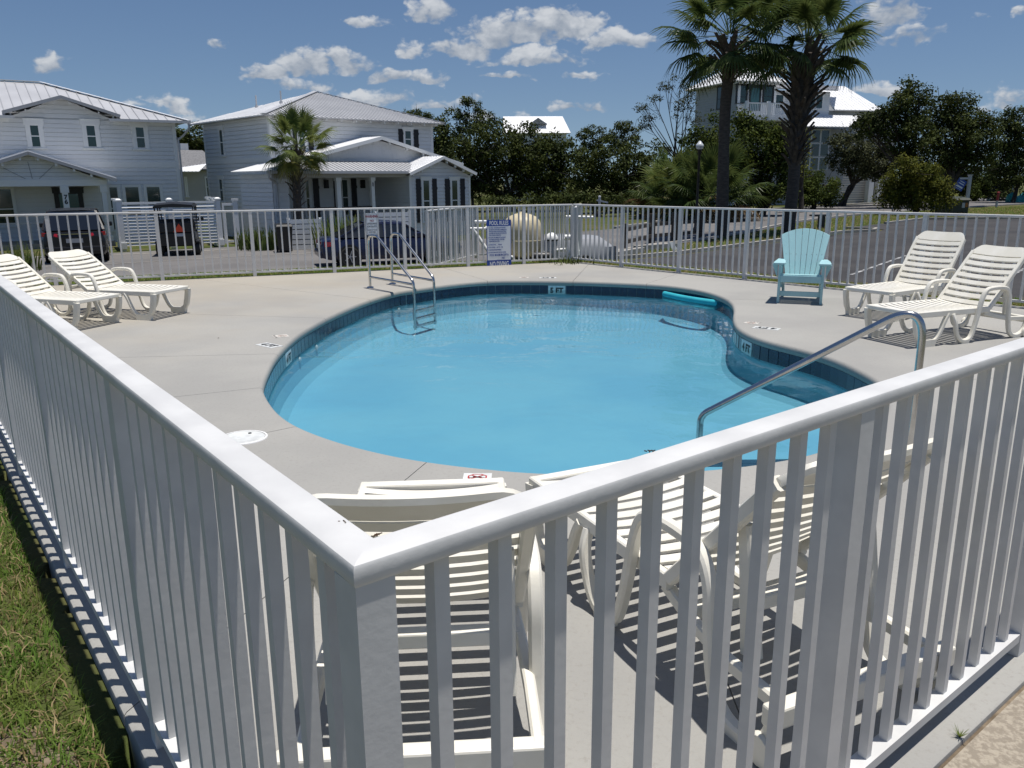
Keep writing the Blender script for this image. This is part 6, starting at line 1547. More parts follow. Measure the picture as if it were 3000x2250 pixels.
    k = MB(); k.box(-.75, -.10, -.06, .06, c - .28, c - .14); obj('arm', k, M['gutter'], t)
    b = bpy.data.objects.new('board', None); COL.objects.link(b); b.parent = t; b.location = (-.45, 0, c - .30); b.rotation_euler = (0, rad(28), 0)
    k = MB(); k.box(-.33, .33, -.015, .015, -.80, 0); obj('board_panel', k, M['signblue'], b)
    k = MB(); k.box(-.26, .26, -.018, -.015, -.62, -.50); k.box(-.2, .24, -.018, -.015, -.36, -.30); k.box(-.18, .2, -.018, -.015, -.2, -.15); k.box(-.25, .2, -.018, -.015, -.72, -.70); obj('board_print', k, M['signwhite'], b)
    # red bollard, yellow marker post
    p = AtY(2917, 615, 66); p.z = TZ(p.x, p.y); h = AtY(2922, 562, 66).z - p.z
    t = thing('marker_post', 'slim gray post with red capped top on the right verge', 'post', p)
    k = MB(); k.tube([(0, 0, 0), (.02, 0, h * .45)], .09, 8); obj('shaft', k, M['gutter'], t); k = MB(); k.tube([(.02, 0, h * .45), (.05, 0, h - .06)], .10, 10); k.lathe([(.1, h - .06), (.12, h - .03), (.06, h), (0, h)], 10, Matrix.Translation((.05, 0, 0))); obj('sleeve', k, mat('red_sleeve', (.28, .02, .025), rough=.5), t)
    p = AtY(2468, 606, 74); p.z = TZ(p.x, p.y); h = AtY(2470, 566, 74).z - p.z
    t = thing('marker_post', 'thin yellow marker post at the kerb before the silver car', 'post', p); k = MB(); k.tube([(0, 0, 0), (.06, 0, h)], .09, 8); obj('shaft', k, mat('yellow_sleeve', (.55, .42, .03), rough=.5), t)
    # turquoise wrapped boat and low timber walls at the far right
    p = AtY(2982, 588, 80); p.z = TZ(p.x, p.y)
    t = thing('wrapped_boat', 'turquoise tarpaulin wrapped boat beyond the road at the right edge', 'boat', p)
    rows = []
    for i in range(9):
        x = -1.0 + 3.0 * i / 8; w = .6 * math.sin(math.pi * (.12 + .8 * i / 8)) + .15; h = .55 + .18 * math.sin(i * 1.9); rows.append([(x, w * math.cos(a), max(0, h * math.sin(a) * 1.3)) for a in [math.pi * j / 10 for j in range(11)]])
    k = MB(); k.grid(rows); k.poly(rows[0]); k.poly(rows[-1][::-1]); obj('cover', k, mat('teal_tarpaulin', (.03, .36, .35), (.02, .24, .25), scale=4, rough=.6, bump=.8, bscale=6, bdist=.1), t)
    p = AtY(2895, 590, 84); p.z = TZ(p.x, p.y); q = AtY(2960, 589, 84); t = thing('timber_wall', 'dark slatted timber bin wall beside the turquoise boat', 'wall', p); L = q.x - p.x
    for i in range(4): k = MB(); k.box(0, L, -.04, .04, .05 + i * .24, .25 + i * .24); obj('board', k, M['wood'], t)
    for x in (0, L): k = MB(); k.box(x - .12, x + .12, -.12, .12, 0, 2.0); obj('post', k, M['gutter'], t)
    k = MB(); k.box(.15, L - .15, .02, .06, 1.0, 1.8); obj('net_panel', k, mat('navy_net', (.015, .018, .035), rough=.9), t)
    # dark rails by the tall house
    a, b = AtY(2500, 590, 86), AtY(2615, 590, 88); a.z = TZ(a.x, a.y); L = b.x - a.x; t = thing('metal_railing', 'dark blue metal railing in front of the tall house columns', 'railing', a, rad(10))
    k = MB(); k.box(-.015, .015, -.015, .015, 0, 1.15); me = k.mesh('bar'); me.materials.append(M['carblue'])
    x = 0
    while x < L: o = bpy.data.objects.new('bar', me); COL.objects.link(o); o.parent = t; o.location = (x, 0, 0); x += .16
    for h in (.1, 1.1): k = MB(); k.box(0, L, -.02, .02, h, h + .05); obj('rail', k, M['carblue'], t)
    # mailbox cluster past the palms
    p = AtY(2405, 640, 42); p.z = TZ(p.x, p.y); t = thing('bench', 'low dark bench on the verge right of the right palm', 'bench', p, rad(12)); s = 42 / 2387
    k = MB(); k.box(-29 * s, 24 * s, -.25, .25, .62, .70); obj('bench_top', k, M['black'], t); 
    for x in (-2 * s, 6 * s): k = MB(); k.box(x - .08, x + .08, -.1, .1, 0, .62); obj('leg', k, M['black'], t)
    # white scrap on the kerb
    p = GT(1976, 734); k = MB(); k.hexa([(-.12, -.1, .0), (.15, -.1, 0), (.15, .1, 0), (-.12, .1, 0), (-.2, -.05, .30), (-.12, -.05, .32), (-.1, .05, .3), (-.2, .05, .28)]); o = obj('paper_scrap', k, M['trim'], None, p + Vector((0, 0, .02))); tag(o, 'white scrap lying on the kerb past the far right fence', 'litter')
    # gray trailer by the far corner
    p = AtY(1716, 720, 24.5); z = TZ(p.x, p.y); t = thing('covered_trailer', 'gray covered trailer behind the far fence corner', 'trailer', (p.x - .3, p.y, z), rad(20))
    rows = []
    for i, x in enumerate((-1.0, -.6, .6, 1.0)):
        h = (1.0, 1.15, 1.1, .85)[i]; rows.append([(x, -.6, .4), (x, -.62, .8), (x, -.5, h - .08), (x, -.3, h), (x, .3, h), (x, .5, h - .08), (x, .62, .8), (x, .6, .4)])
    k = MB(); k.grid(rows, closed=True); k.poly(rows[0][::-1]); k.poly(rows[-1]); obj('cover', k, M['fascia'], t, smooth=30)
    k = MB(); k.box(.98, 1.06, -.55, .55, .35, .8); obj('tailgate', k, M['black'], t)
    for s in (-1, 1): k = MB(); k.lathe([(0, -.08), (.28, -.08), (.3, 0), (.28, .08), (0, .08)], 16, Matrix.Translation((0, s * .62, .3)) @ Matrix.Rotation(rad(90), 4, 'X')); obj('wheel', k, M['rubber'], t)
road_things()
# ------------------------------------------------------------------ plants
M['oak'] = leafmat('oak_leaves', (0.026, 0.038, 0.010), (0.062, 0.078, 0.019), trans=.18, isl=.9, scale=.7)
M['pine'] = leafmat('pine_needles', (0.034, 0.050, 0.016), (0.072, 0.086, 0.026), trans=.18, isl=.8, scale=.8)
M['bushy'] = leafmat('glossy_shrub_leaves', (0.028, 0.046, 0.010), (0.070, 0.092, 0.016), trans=.25, isl=.9, scale=.9)
M['yellowish'] = leafmat('yellow_green_leaves', (0.055, 0.070, 0.010), (0.12, 0.125, 0.022), trans=.3, isl=.8, scale=1.4)
M['graytwig'] = leafmat('gray_green_leaves', (0.040, 0.050, 0.022), (0.082, 0.090, 0.045), trans=.15, isl=.8, scale=.8)
M['bark'] = mat('oak_bark', (0.060, 0.050, 0.042), (0.030, 0.025, 0.021), scale=4, rough=.95, bump=.5, bscale=12)
M['palmbark'] = mat('palm_trunk', (0.085, 0.072, 0.060), (0.050, 0.042, 0.036), scale=5, rough=.95, stretch=(1, 1, 3), bump=.6, bscale=14)
M['boot'] = mat('palm_boot', (0.115, 0.092, 0.070), (0.055, 0.043, 0.033), scale=6, rough=.9, bump=.3, bscale=30)
M['frond'] = leafmat('palm_frond', (0.038, 0.064, 0.018), (0.072, 0.098, 0.028), trans=.3, isl=.5, scale=1.2, rough=.4)
M['frondlight'] = leafmat('light_palm_frond', (0.075, 0.115, 0.030), (0.13, 0.155, 0.045), trans=.3, isl=.5, scale=1.2, rough=.4)
M['frondgold'] = leafmat('yellowing_frond', (0.20, 0.19, 0.04), (0.13, 0.13, 0.03), trans=.3, isl=.5, scale=1.2, rough=.5)
M['fronddry'] = leafmat('dry_frond', (0.15, 0.10, 0.05), (0.10, 0.07, 0.035), trans=.2, isl=.5, scale=1.2, rough=.8)
def leaf_cloud(name, centers, sig, counts, size, m, parent, flat=.75, aspect=.55, up=.5):
    """centers (k,3), sig (k,) clump radius, counts (k,) leaves; small bent quads facing all ways"""
    P = np.repeat(centers, counts, 0); S = np.repeat(sig, counts); n = len(P)
    g = RNG.normal(size=(n, 3)); g /= np.linalg.norm(g, axis=1)[:, None]; rr = RNG.random(n) ** .45
    off = g * (rr * S)[:, None]; off[:, 2] *= flat
    P = P + off
    nrm = g * .9 + RNG.normal(size=(n, 3)) * .7; nrm[:, 2] += up; nrm /= np.linalg.norm(nrm, axis=1)[:, None]
    a = np.cross(nrm, RNG.normal(size=(n, 3))); a /= np.linalg.norm(a, axis=1)[:, None]; b = np.cross(nrm, a)
    s = (size * (.6 + .8 * RNG.random(n)))[:, None]
    V0 = P - a * s * .5; V1 = P + b * s * aspect * .5 - a * s * .05; V2 = P + a * s * .5 - nrm * s * .12; V3 = P - b * s * aspect * .5 - a * s * .05
    V = np.stack([V0, V1, V2, V3], 1).reshape(-1, 3); F = np.arange(4 * n).reshape(n, 4)
    return np_mesh(name, V, F, m, parent)
def tree(name, lab, blobs, Y, m, base, size=.2, dens=1.0, cat='tree', group=None, clump=.75, bark='bark', tr=.22, limbs=6, shell=.55, flat=.75, stems=1, sparse=False):
    """blobs: (px,py,rx,ry[,dY]) ellipses of the crown in the photo, at distance Y; base: pixel x of the foot"""
    s = Y / FPX; b = AtY(base, 560, Y); b.z = TZ(b.x, b.y)
    t = thing(name, lab, cat, b, 0, group); C = []; SG = []; CN = []; mids = []
    for bl in blobs:
        px, py, rx, ry = bl[:4]; dY = bl[4] if len(bl) > 4 else RNG.uniform(-.6, .6) * rx * s
        c = np.array(AtY(px, py, Y + dY) - b); R = np.array([rx * s, max(rx, ry) * s * .85, ry * s]); mids.append((Vector(c), max(R)))
        vol = R[0] * R[1] * R[2]; k = max(8, int(9.5 * (vol ** .72) / clump ** 2 * dens))
        g = RNG.normal(size=(k, 3)); g /= np.linalg.norm(g, axis=1)[:, None]; rr = 1 - RNG.random(k) ** 1.5 * shell
        q = c + g * R * rr[:, None]; C.append(q); sg = clump * RNG.uniform(.55, 1.15, k); SG.append(sg); CN.append((sg ** 2 / size ** 2 * (2.6 if sparse else 6.5) * RNG.uniform(.7, 1.3, k)).astype(int) + 4)
    C = np.concatenate(C); SG = np.concatenate(SG); CN = np.concatenate(CN); C[:, 2] = np.maximum(C[:, 2], .3)
    leaf_cloud('crown', C, SG, CN, size, M[m], t, flat)
    tm = MB(); mids.sort(key=lambda q: -q[1])
    lowest = min(q[0].z for q in mids)
    for st in range(stems):
        fx = RNG.uniform(-.5, .5) * stems * .5 if stems > 1 else 0
        foot = Vector((fx, RNG.uniform(-.3, .3), -.1)); fork = foot.lerp(mids[0][0], .35); fork.z = min(max(lowest * .55, .8), 3.5)
        tm.tube(bez(foot, foot.lerp(fork, .5) + Vector((RNG.uniform(-.15, .15), 0, 0)), fork, n=4), [tr * (1 - .3 * i / 8) for i in range(9)], 8)
        for (mc, R) in mids[:limbs] if stems == 1 else mids[st::stems][:limbs]:
            j = Vector(RNG.uniform(-.25, .25, 3)) * R; e = mc + j; mid = fork.lerp(e, .5) + Vector((RNG.uniform(-.3, .3), 0, RNG.uniform(-.3, .1))) * R * .4
            pts = bez(fork, mid, e, n=5); tm.tube(pts, [max(.02, tr * .62 * (1 - .85 * i / (len(pts) - 1))) for i in range(len(pts))], 6)
            for q in range(5):
                f = e.lerp(mid, RNG.uniform(0, .7)); g = mc + Vector(RNG.normal(size=3)) * R * .6; pt = bez(f, f.lerp(g, .5) + Vector((0, 0, -.1 * R)), g, n=3); tm.tube(pt, [max(.012, tr * .16 * (1 - .7 * i / (len(pt) - 1))) for i in range(len(pt))], 5)
    obj('trunk', tm, M[bark], t, smooth=60)
    return t
OG = 'live oaks in the background'
tree('oak_tree', 'broad dark oak right of the middle house under the far white roof', [(1330,470,60,70),(1400,430,70,65),(1470,440,75,70),(1540,440,70,68),(1600,470,65,75),(1660,470,60,70),(1380,530,70,60),(1480,530,80,55),(1570,540,75,50),(1640,550,60,45),(1310,540,40,50)], 74, 'oak', 1480, .26, .9, limbs=9, clump=.85, tr=.3, stems=3)
tree('pine_tree', 'spiky pine topping the oaks right of the middle house roof', [(1368,296,24,14),(1395,310,22,16),(1330,330,26,13),(1362,345,30,16),(1410,345,30,15),(1440,358,26,16),(1385,372,45,18),(1345,390,30,20)], 82, 'pine', 1385, .22, .75, limbs=8, clump=.55, tr=.16)
tree('oak_tree', 'dark oak hugging the right corner of the middle house', [(1290,400,30,45),(1275,440,28,55),(1300,500,40,60),(1285,360,18,16)], 66, 'oak', 1300, .22, 1.0, clump=.7)
tree('tree', 'small treetop just above the right end of the middle house roof', [(1215,337,38,9),(1240,345,30,10),(1200,345,30,10)], 90, 'pine', 1215, .2, 1.0, clump=.5)
tree('oak_tree', 'dark oak in the gap between the two white houses', [(560,400,45,32),(590,420,35,40),(540,425,30,30),(575,450,45,30),(530,395,20,16)], 78, 'oak', 570, .24, 1.1, clump=.8)
tree('oak_tree', 'rounded oak behind the gray road sign', [(1720,490,60,60),(1790,480,60,65),(1850,490,60,60),(1910,480,50,70),(1760,550,70,45),(1850,560,70,40),(1930,550,50,45)], 68, 'oak', 1800, .24, .85, limbs=8, stems=2)
tree('pine_tree', 'flat topped little pine above the rounded oak', [(1735,380,28,12),(1715,395,26,14),(1755,402,24,14),(1740,425,32,22)], 78, 'pine', 1740, .2, .8, clump=.5)
tree('pine_tree', 'second little pine left of the sparse tall tree', [(1825,370,26,14),(1850,385,30,16),(1805,398,26,18),(1840,415,42,22),(1800,430,30,20)], 78, 'pine', 1830, .2, .8, clump=.5)
tree('sand_pine', 'sparse tall tree with bare stems before the gray side of the tall house', [(1985,240,34,16),(2020,262,28,18),(1950,252,22,12),(1915,290,24,13),(1880,318,24,12),(1900,345,20,10),(2030,310,26,22),(2000,290,30,22),(1985,330,24,18),(2035,350,20,16),(1895,365,16,9)], 60, 'graytwig', 1985, .13, .55, limbs=11, clump=.42, tr=.09, sparse=True, stems=3)
tree('tree', 'dark bushy tree beside the lamp post, left of the left palm', [(2040,430,50,50),(2090,400,42,60),(2060,490,60,55),(2020,530,55,45),(2110,480,45,60)], 58, 'bushy', 2070, .2, 1.0, stems=2)
tree('tree', 'dark bushy tree filling the space between the two tall palms', [(2200,395,50,50),(2250,380,45,45),(2170,440,45,55),(2240,440,65,60),(2290,450,40,70),(2200,500,60,60),(2270,530,60,60),(2190,570,60,45),(2180,345,26,26)], 56, 'bushy', 2230, .2, 1.0, limbs=8, stems=2)
tree('tree', 'narrow tree just right of the right palm trunk', [(2345,400,22,26),(2350,440,20,36),(2342,490,24,40)], 60, 'yellowish', 2350, .18, .7, sparse=True)
tree('shrub', 'green shrub at the roadside between right palm and silver car', [(2370,520,40,32),(2400,550,50,35),(2360,575,50,30),(2430,575,38,28),(2335,560,30,40)], 66, 'bushy', 2390, .18, 1.1, 'shrub', clump=.6)
tree('oak_tree', 'sprawling oak with leaning stems before the tall house', [(2500,430,55,40),(2550,450,60,45),(2470,465,45,36),(2590,470,45,40),(2520,490,60,32),(2460,410,30,20),(2570,500,50,25)], 72, 'graytwig', 2455, .2, .8, limbs=8, tr=.2, clump=.6, stems=2)
tree('oak_tree', 'tall oak with a knob of leaves on top, right of the tall house', [(2650,265,34,28),(2685,290,30,34),(2620,310,44,32),(2670,330,52,40),(2570,345,48,28),(2530,360,36,20),(2620,370,70,40),(2690,390,55,50),(2560,385,50,24),(2660,430,60,36)], 66, 'oak', 2690, .22, .9, limbs=10, tr=.28, stems=2)
tree('oak_tree', 'wide oak at the right rising beside the knob topped oak', [(2760,300,44,26),(2810,310,44,30),(2750,350,55,45),(2830,350,52,45),(2880,350,40,42),(2790,400,75,50),(2870,420,60,55),(2760,450,70,50),(2840,480,70,50)], 68, 'oak', 2800, .22, .9, limbs=9, tr=.28, stems=2)
tree('oak_tree', 'dark oak cut by the right edge of the picture', [(2985,350,45,40),(2950,400,45,50),(3010,430,60,60),(2940,480,55,55),(2990,510,60,50)], 78, 'oak', 2970, .26, 1.0)
tree('tree', 'deep shaded trees behind the hanging sign', [(2720,520,60,50),(2800,530,60,45),(2880,520,50,50),(2910,550,50,35)], 84, 'oak', 2800, .28, 1.0)
tree('shrub', 'yellow green shrub mass by the green utility cabinet', [(2660,490,46,30),(2700,520,55,36),(2640,530,55,40),(2690,570,75,40),(2620,575,45,40),(2760,575,36,36),(2730,540,40,36)], 54, 'yellowish', 2690, .17, 1.1, 'shrub', clump=.55)
tree('shrub', 'loose dark shrub behind the marker post at the right', [(2850,560,40,26),(2880,540,30,26)], 84, 'bushy', 2860, .22, 1.0, 'shrub')
tree('hedge', 'shadowy undergrowth along the far side of the road', [(1700,590,60,22),(1790,596,60,20),(1880,598,60,20),(1960,600,50,20),(1620,590,60,18),(1540,592,50,14),(1450,592,50,14)], 62, 'oak', 1760, .22, 1.0, 'hedge', limbs=1)

# ---- fan palms
def frond_mesh(kind, seed, nseg=34):
    """costapalmate leaf, petiole along +x, built for its pose: droop of the blade grows with kind"""
    r = np.random.default_rng(seed); Lp = {'up': 1.25, 'mid': 1.35, 'low': 1.25}[kind]; dr = {'up': .25, 'mid': .6, 'low': .95}[kind]
    V = []; F = []
    def add(q): o = len(V); V.extend(q); return o
    n = 6
    for i in range(n + 1):
        u = i / n; x = Lp * u; z = -.10 * u * u * (1 + dr); w = .030 * (1 - .5 * u); add([(x, -w, z), (x, 0, z + .02), (x, w, z)])
        if i: a = 3 * (i - 1); F += [(a, a + 1, a + 4, a + 3), (a + 1, a + 2, a + 5, a + 4)]
    hz = -.10 * (1 + dr)
    for k in range(nseg):
        f = (k + .5) / nseg * 2 - 1; an = f * 2.45; L = (1.05 - .42 * abs(f) ** 1.6) * r.uniform(.88, 1.08)
        hub = np.array([Lp + .32 * (1 - abs(f)), 0, hz - .10 * (1 - abs(f)) * dr]); d = np.array([math.cos(an), math.sin(an), 0.28 * (1 - abs(f)) - .05]); side = np.array([-math.sin(an), math.cos(an), 0]); tw = r.uniform(-.5, .5); sz = np.array([0, 0, 1.0])
        sd = side * math.cos(tw) + sz * math.sin(tw); prev = None
        for j, u in enumerate((0, .3, .62, .85, 1.0)):
            p = hub + d * L * u + np.array([0, 0, -dr * .75 * L * u ** 2.2 - .25 * max(0, u - .6) * r.uniform(.3, 1.6)]) ; w = (.030, .042, .027, .012, .002)[j]
            o = add([tuple(p - sd * w), tuple(p + sd * w)])
            if prev is not None: F.append((prev, prev + 1, o + 1, o))
            prev = o
    me = bpy.data.meshes.new('frond'); me.from_pydata(V, [], F); me.update(); return me
FR = {k: [frond_mesh(k, 10 * i + j) for j in range(2)] for i, k in enumerate(('up', 'mid', 'low'))}
def frond_obj(me, m, parent, loc, az, el, sc, roll=0.0):
    o = bpy.data.objects.new('frond', me); COL.objects.link(o); o.parent = parent; o.location = loc
    if not me.materials: me.materials.append(M['frond'])
    o.material_slots[0].link = 'OBJECT'; o.material_slots[0].material = M[m]
    o.rotation_euler = (Matrix.Rotation(az, 3, 'Z') @ Matrix.Rotation(-el, 3, 'Y') @ Matrix.Rotation(roll, 3, 'X')).to_euler(); o.scale = (sc, sc, sc); return o
def boot_mesh():
    m = MB(); rows = []
    for i in range(5):
        u = i / 4; z = u * .42; x = .02 + .16 * u ** 1.4; w = .075 * (1 - .55 * u); rows.append([(x, -w, z), (x + .035, 0, z - .01), (x, w, z), (x - .015, 0, z)])
    m.grid(rows, closed=True); m.poly(rows[-1]); return m.mesh('boot')
BOOT = boot_mesh(); BOOT.materials.append(M['boot'])
def palm(lab, trunk_px, Y, r0, crown, nfr, sc, boots=None, mats=('frond', 'frond', 'frond'), seed=1, lo=-55, rb=None, name='palm_tree'):
    """trunk_px: pixel points foot to top; crown: pixel centre; boots=(z fraction from, to, count, scale)"""
    R = random.Random(seed); pts = [AtY(x, y, Y) for x, y in trunk_px]; b = pts[0].copy(); b.z = TZ(b.x, b.y); pts[0].z = b.z - .1
    t = thing(name, lab, 'palm', b, 0, 'sabal palms' if name == 'palm_tree' else 'palmetto clumps'); L = [p - b for p in pts]
    if len(L) > 1:
        path = bez(*L, n=8); rr = rb or [r0 * (1.15 - .25 * min(1, i / (len(path) - 1) * 3)) for i in range(len(path))]
        m = MB(); m.tube(path, rr, 16); obj('trunk', m, M['palmbark'], t, smooth=60)
        if boots:
            f0, f1, n, s = boots
            for k in range(n):
                u = f0 + (f1 - f0) * (k / n); i = u * (len(path) - 1); q = path[int(i)].lerp(path[min(int(i) + 1, len(path) - 1)], i - int(i)); az = k * 2.4 + R.uniform(-.2, .2)
                rad_ = (rr[min(int(i), len(rr) - 1)] if rb else r0) * .80; o = bpy.data.objects.new('boot', BOOT); COL.objects.link(o); o.parent = t; o.location = (q.x + math.cos(az) * rad_, q.y + math.sin(az) * rad_, q.z - .1); o.rotation_euler = (0, R.uniform(.15, .75), az); e = s * R.uniform(.75, 1.3) * (.75 + .5 * (k / n)); o.scale = (e, e, e)
    c = AtY(*crown, Y) - b
    for k in range(nfr):
        u = k / (nfr - 1); el = rad(82 - (82 - lo) * u ** .9 + R.uniform(-9, 9)); az = k * 2.39996 + R.uniform(-.25, .25)
        kind = 'up' if el > rad(45) else ('mid' if el > rad(0) else 'low'); mm = mats[0] if u < .5 else (mats[1] if u < .85 else mats[2])
        frond_obj(R.choice(FR[kind]), mm, t, c + Vector((math.cos(az), math.sin(az), 0)) * r0 * .5 + Vector((0, 0, -.25 * u)), az, el, sc * R.uniform(.85, 1.12), R.uniform(-.5, .5))
    return t
palm('left tall palm with a smooth slim trunk', [(2113, 690), (2119, 500), (2124, 330), (2134, 215), (2138, 130)], 38, .27, (2140, 95), 36, 1.16, (.70, .99, 60, 1.7), seed=4, lo=-38)
palm('right tall palm with a shaggy trunk of old leaf bases', [(2308, 684), (2322, 560), (2332, 430), (2345, 300), (2358, 160)], 39, .27, (2362, 118), 32, 1.22, (.40, .99, 150, 1.75), seed=9, lo=-25, rb=[.30 - .004 * i for i in range(8)] + [.26] * 8 + [.28 + .02 * i for i in range(8)] + [.46 + .01 * i for i in range(9)])
palm('small palm with yellowing skirt in front of the middle house', [(872, 715), (871, 600), (868, 500), (870, 440)], 35.5, .19, (872, 420), 40, .62, (.35, .98, 60, .8), ('frondlight', 'frondlight', 'frondgold'), seed=21, lo=-42)
PX = ('frond', 'frond', 'fronddry')
palm('big palmetto clump at the foot of the left tall palm', [(2080, 600)], 52, .25, (2085, 560), 46, 1.30, None, PX, 31, -25, name='palmetto')
palm('paler palmetto clump behind the gray road sign', [(1975, 600)], 57, .2, (1968, 570), 34, 1.25, None, ('frondlight', 'frond', 'fronddry'), 33, -10, name='palmetto')
palm('dim palmetto clump between road sign and lamp post', [(2020, 610)], 54, .2, (2018, 600), 26, 1.0, None, PX, 35, -10, name='palmetto')
palm('low palmetto clump left of the pale one', [(1935, 612)], 60, .2, (1928, 600), 18, .9, None, PX, 37, -5, name='palmetto')

# ---- yard plants: clumps of sword leaves
def blades(name, lab, px, py, Y, n, h, w, spread, m, cat='plant', seed=0, arch=.5, group=None):
    r = np.random.default_rng(seed); p = AtY(px, py, Y); p.z = TZ(p.x, p.y); t = thing(name, lab, cat, p, 0, group); V = []; F = []
    for k in range(n):
        az = r.uniform(0, 2 * math.pi); le = h * r.uniform(.6, 1.1); o0 = np.array([r.normal() * spread * .35, r.normal() * spread * .35, 0]); d = np.array([math.cos(az), math.sin(az), 0]); sd = np.array([-d[1], d[0], 0]); lean = r.uniform(.1, 1) * arch; prev = None
        for j, u in enumerate((0, .35, .7, 1)):
            q = o0 + d * lean * le * u ** 1.6 + np.array([0, 0, le * (u - .35 * lean * u * u)]); ww = w * (.8, 1, .7, .08)[j]; o = len(V); V += [tuple(q - sd * ww), tuple(q + sd * ww)]
            if prev is not None: F.append((prev, prev + 1, o + 1, o))
            prev = o
    np_mesh('foliage', np.array(V), np.array(F), M[m], t); return t
YG = 'sword leaved yard plants'
blades('grass_clump', 'tall grass clump left of the black vehicle', 62, 780, 26.0, 160, 1.0, .012, .5, 'frondlight', seed=1, group=YG)
blades('shrub', 'low green shrub at the left edge before the house porch', 12, 775, 26.5, 220, .75, .03, 1.2, 'bushy', seed=2, arch=.9, group=YG)
blades('yucca', 'yucca by the louvered screen gate', 735, 735, 34.2, 90, .9, .03, .7, 'frondlight', seed=3, group=YG)
blades('yucca', 'darker yucca left of the black bin', 768, 738, 33.6, 120, 1.0, .035, .9, 'frond', seed=4, group=YG)
blades('yucca', 'bright yucca clump behind the blue sedan roof', 985, 725, 33.0, 110, 1.5, .04, .9, 'frondlight', seed=5, group=YG)
blades('yucca', 'small yucca left of the warning sign', 1048, 720, 33.6, 70, 1.5, .035, .5, 'frondlight', seed=6, group=YG)
blades('vine', 'weedy vine at the foot of the far fence corner', 1668, 775, 17.55, 120, .22, .012, .9, 'bushy', seed=7, arch=1.2)
def ground_cover(name, pts, n, h, w, mix, kind='stuff', clumpy=0.0):
    """grass blades over a polygon region; pts polygon (world xy)"""
    P = np.array(pts); lo, hi = P.min(0), P.max(0); out = []
    while len(out) < n:
        q = RNG.uniform(lo, hi, (n, 2)); ins = np.zeros(n, bool); j = len(P) - 1
        for i in range(len(P)):
            a, b = P[i], P[j]; c = ((a[1] > q[:, 1]) != (b[1] > q[:, 1])) & (q[:, 0] < (b[0] - a[0]) * (q[:, 1] - a[1]) / (b[1] - a[1] + 1e-12) + a[0]); ins ^= c; j = i
        q = q[ins]
        if clumpy:
            f = .5 + .5 * np.sin(q[:, 0] * 3.1 + 1.7 * np.sin(q[:, 1] * 2.3)) * np.sin(q[:, 1] * 3.7 + 1.3 * np.sin(q[:, 0] * 2.9)); q = q[RNG.random(len(q)) < (1 - clumpy) + clumpy * f]
        out.extend(q.tolist())
    Q = np.array(out[:n]); z = terr(Q[:, 0], Q[:, 1]); az = RNG.uniform(0, 2 * np.pi, n); le = h * RNG.uniform(.4, 1.2, n); lean = RNG.uniform(.2, 1.3, n) * le; d = np.stack([np.cos(az), np.sin(az)], -1); sd = np.stack([-d[:, 1], d[:, 0], 0 * az], -1) * w * RNG.uniform(.6, 1.3, n)[:, None]
    B = np.column_stack([Q, z - .005]); Mi = B + np.column_stack([d * (lean * .35)[:, None], le * .62]); T = B + np.column_stack([d * lean[:, None], le * .85])
    V = np.stack([B - sd, B + sd, Mi + sd * .8, Mi - sd * .8, T + sd * .1, T - sd * .1], 1).reshape(-1, 3); k = np.arange(n)[:, None] * 6
    F = np.concatenate([k + np.array([[0, 1, 2, 3]]), k + np.array([[3, 2, 4, 5]])]); mi = (RNG.random(n) < mix).astype(int)
    o = np_mesh(name, V, F, [M['grass'], M['straw']], None, np.concatenate([mi, mi])); o['kind'] = kind; return o
e = lambda s, o: (C0 + V * s + NV * o)
def xy(*L): return [(p.x, p.y) for p in L]
ground_cover('lawn_grass', xy(e(-.6, .13), e(-.6, 1.2), e(3, 1.5), e(7, 1.6), e(7, .09)), 70000, .055, .0032, .22, clumpy=.8)
ground_cover('verge_grass', xy(A0 + NL_ * .1, A0 + NL_ * 1.5, D0 + NL_ * 1.5, D0 + NL_ * .1), 26000, .09, .006, .12)
ground_cover('verge_grass', xy(D0 + NR_ * .1, D0 + NR_ * 1.1, D0 + DR * 9 + NR_ * 1.1, D0 + DR * 9 + NR_ * .1), 16000, .07, .006, .25, clumpy=.3)
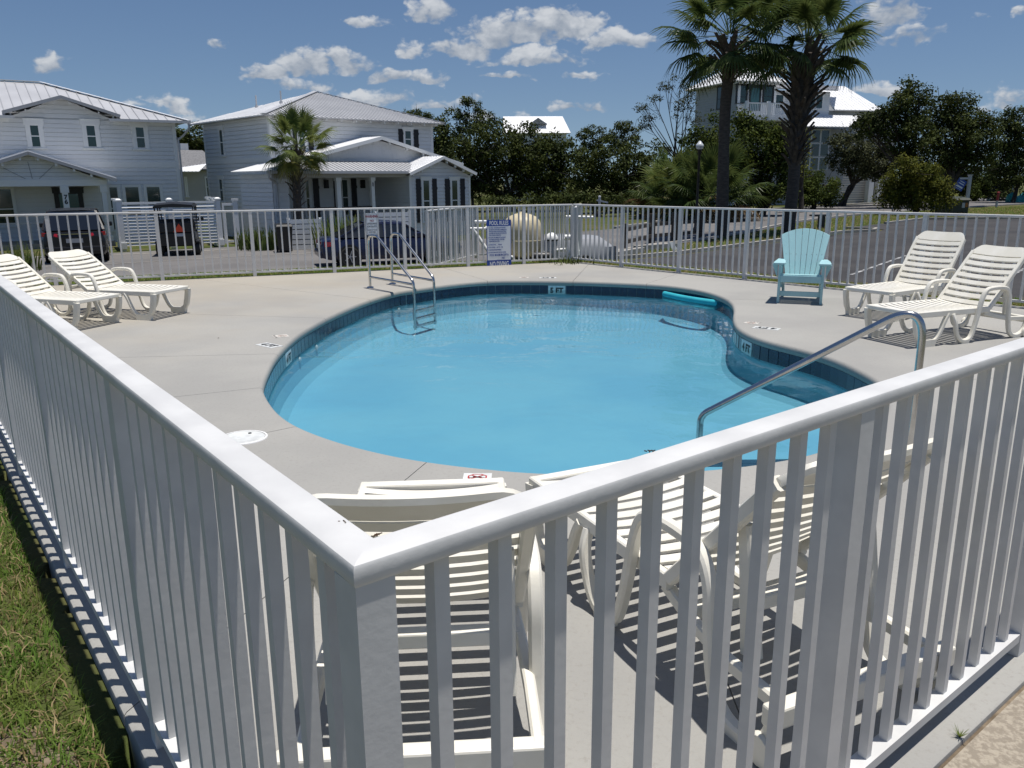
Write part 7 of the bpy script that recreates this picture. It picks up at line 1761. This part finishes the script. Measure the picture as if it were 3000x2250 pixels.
ground_cover('island_grass', [(4.4, 29.0), (6, 30.4), (8, 32.2), (9.4, 33.6), (15.2, 38.8), (17, 39.4), (16.4, 41), (20, 45), (24, 48.4), (29.5, 48.8), (45, 48), (45, 70), (28, 59), (16.4, 47), (11.6, 39.8), (8.6, 36.2), (5.8, 33.4), (3.6, 30.2)], 40000, .12, .012, .3, clumpy=.3)
ground_cover('joint_weeds', xy(C0 + U * 1.9 + NU * .055, C0 + U * 1.9 + NU * .09, C0 + U * 3 + NU * .09, C0 + U * 3 + NU * .055), 260, .02, .002, .6, clumpy=.9)
def tuft(px, py, n, h, lab):
    p = G(px, py, 0); r = np.random.default_rng(n); V_ = []; F = []
    for k in range(n):
        a = r.uniform(0, 6.28); d = np.array([math.cos(a), math.sin(a), 0]); s = np.array([-d[1], d[0], 0]); L = h * r.uniform(.5, 1); q = np.array(p); o = len(V_); V_ += [tuple(q - s * .002), tuple(q + s * .002), tuple(q + d * L * .6 + [0, 0, L * .7])]; F.append((o, o + 1, o + 2))
    o = np_mesh('weed_tuft', np.array(V_), np.array(F), M['grass']); tag(o, lab, 'weed')
tuft(2812, 2160, 34, .05, 'tuft of green weed in the joint at the lower right corner')
def leaves_litter():
    spots = [(2230, 1388, 'leaf'), (1565, 1812, 'leaf'), (1634, 2000, 'leaf'), (640, 990, 'leaf'), (1640, 2155, 'leaf'), (2830, 1945, 'leaf')]
    for i, (px, py, _) in enumerate(spots):
        p = G(px, py, .006); k = MB(); r = random.Random(i); a = r.uniform(0, 6.28); c, s = math.cos(a) * .018, math.sin(a) * .018; k.add([(-c, -s, 0), (s * .5, -c * .5, .006), (c, s, .004), (-s * .5, c * .5, .002)], [(0, 1, 2, 3)])
        o = obj('dead_leaf', k, M['rust'], None, p); tag(o, ['brown leaf on the deck near the pool entry steps', 'curled brown leaf on the deck between the two close loungers', 'brown speck of leaf on the deck below the curled one', 'tiny brown leaf on the deck left of the pool', 'brown leaf at the bottom edge of the deck by the close lounger', 'dark leaf fragment on the walkway outside the near right run'][i], 'leaf', 'dead leaves on the deck')
leaves_litter()
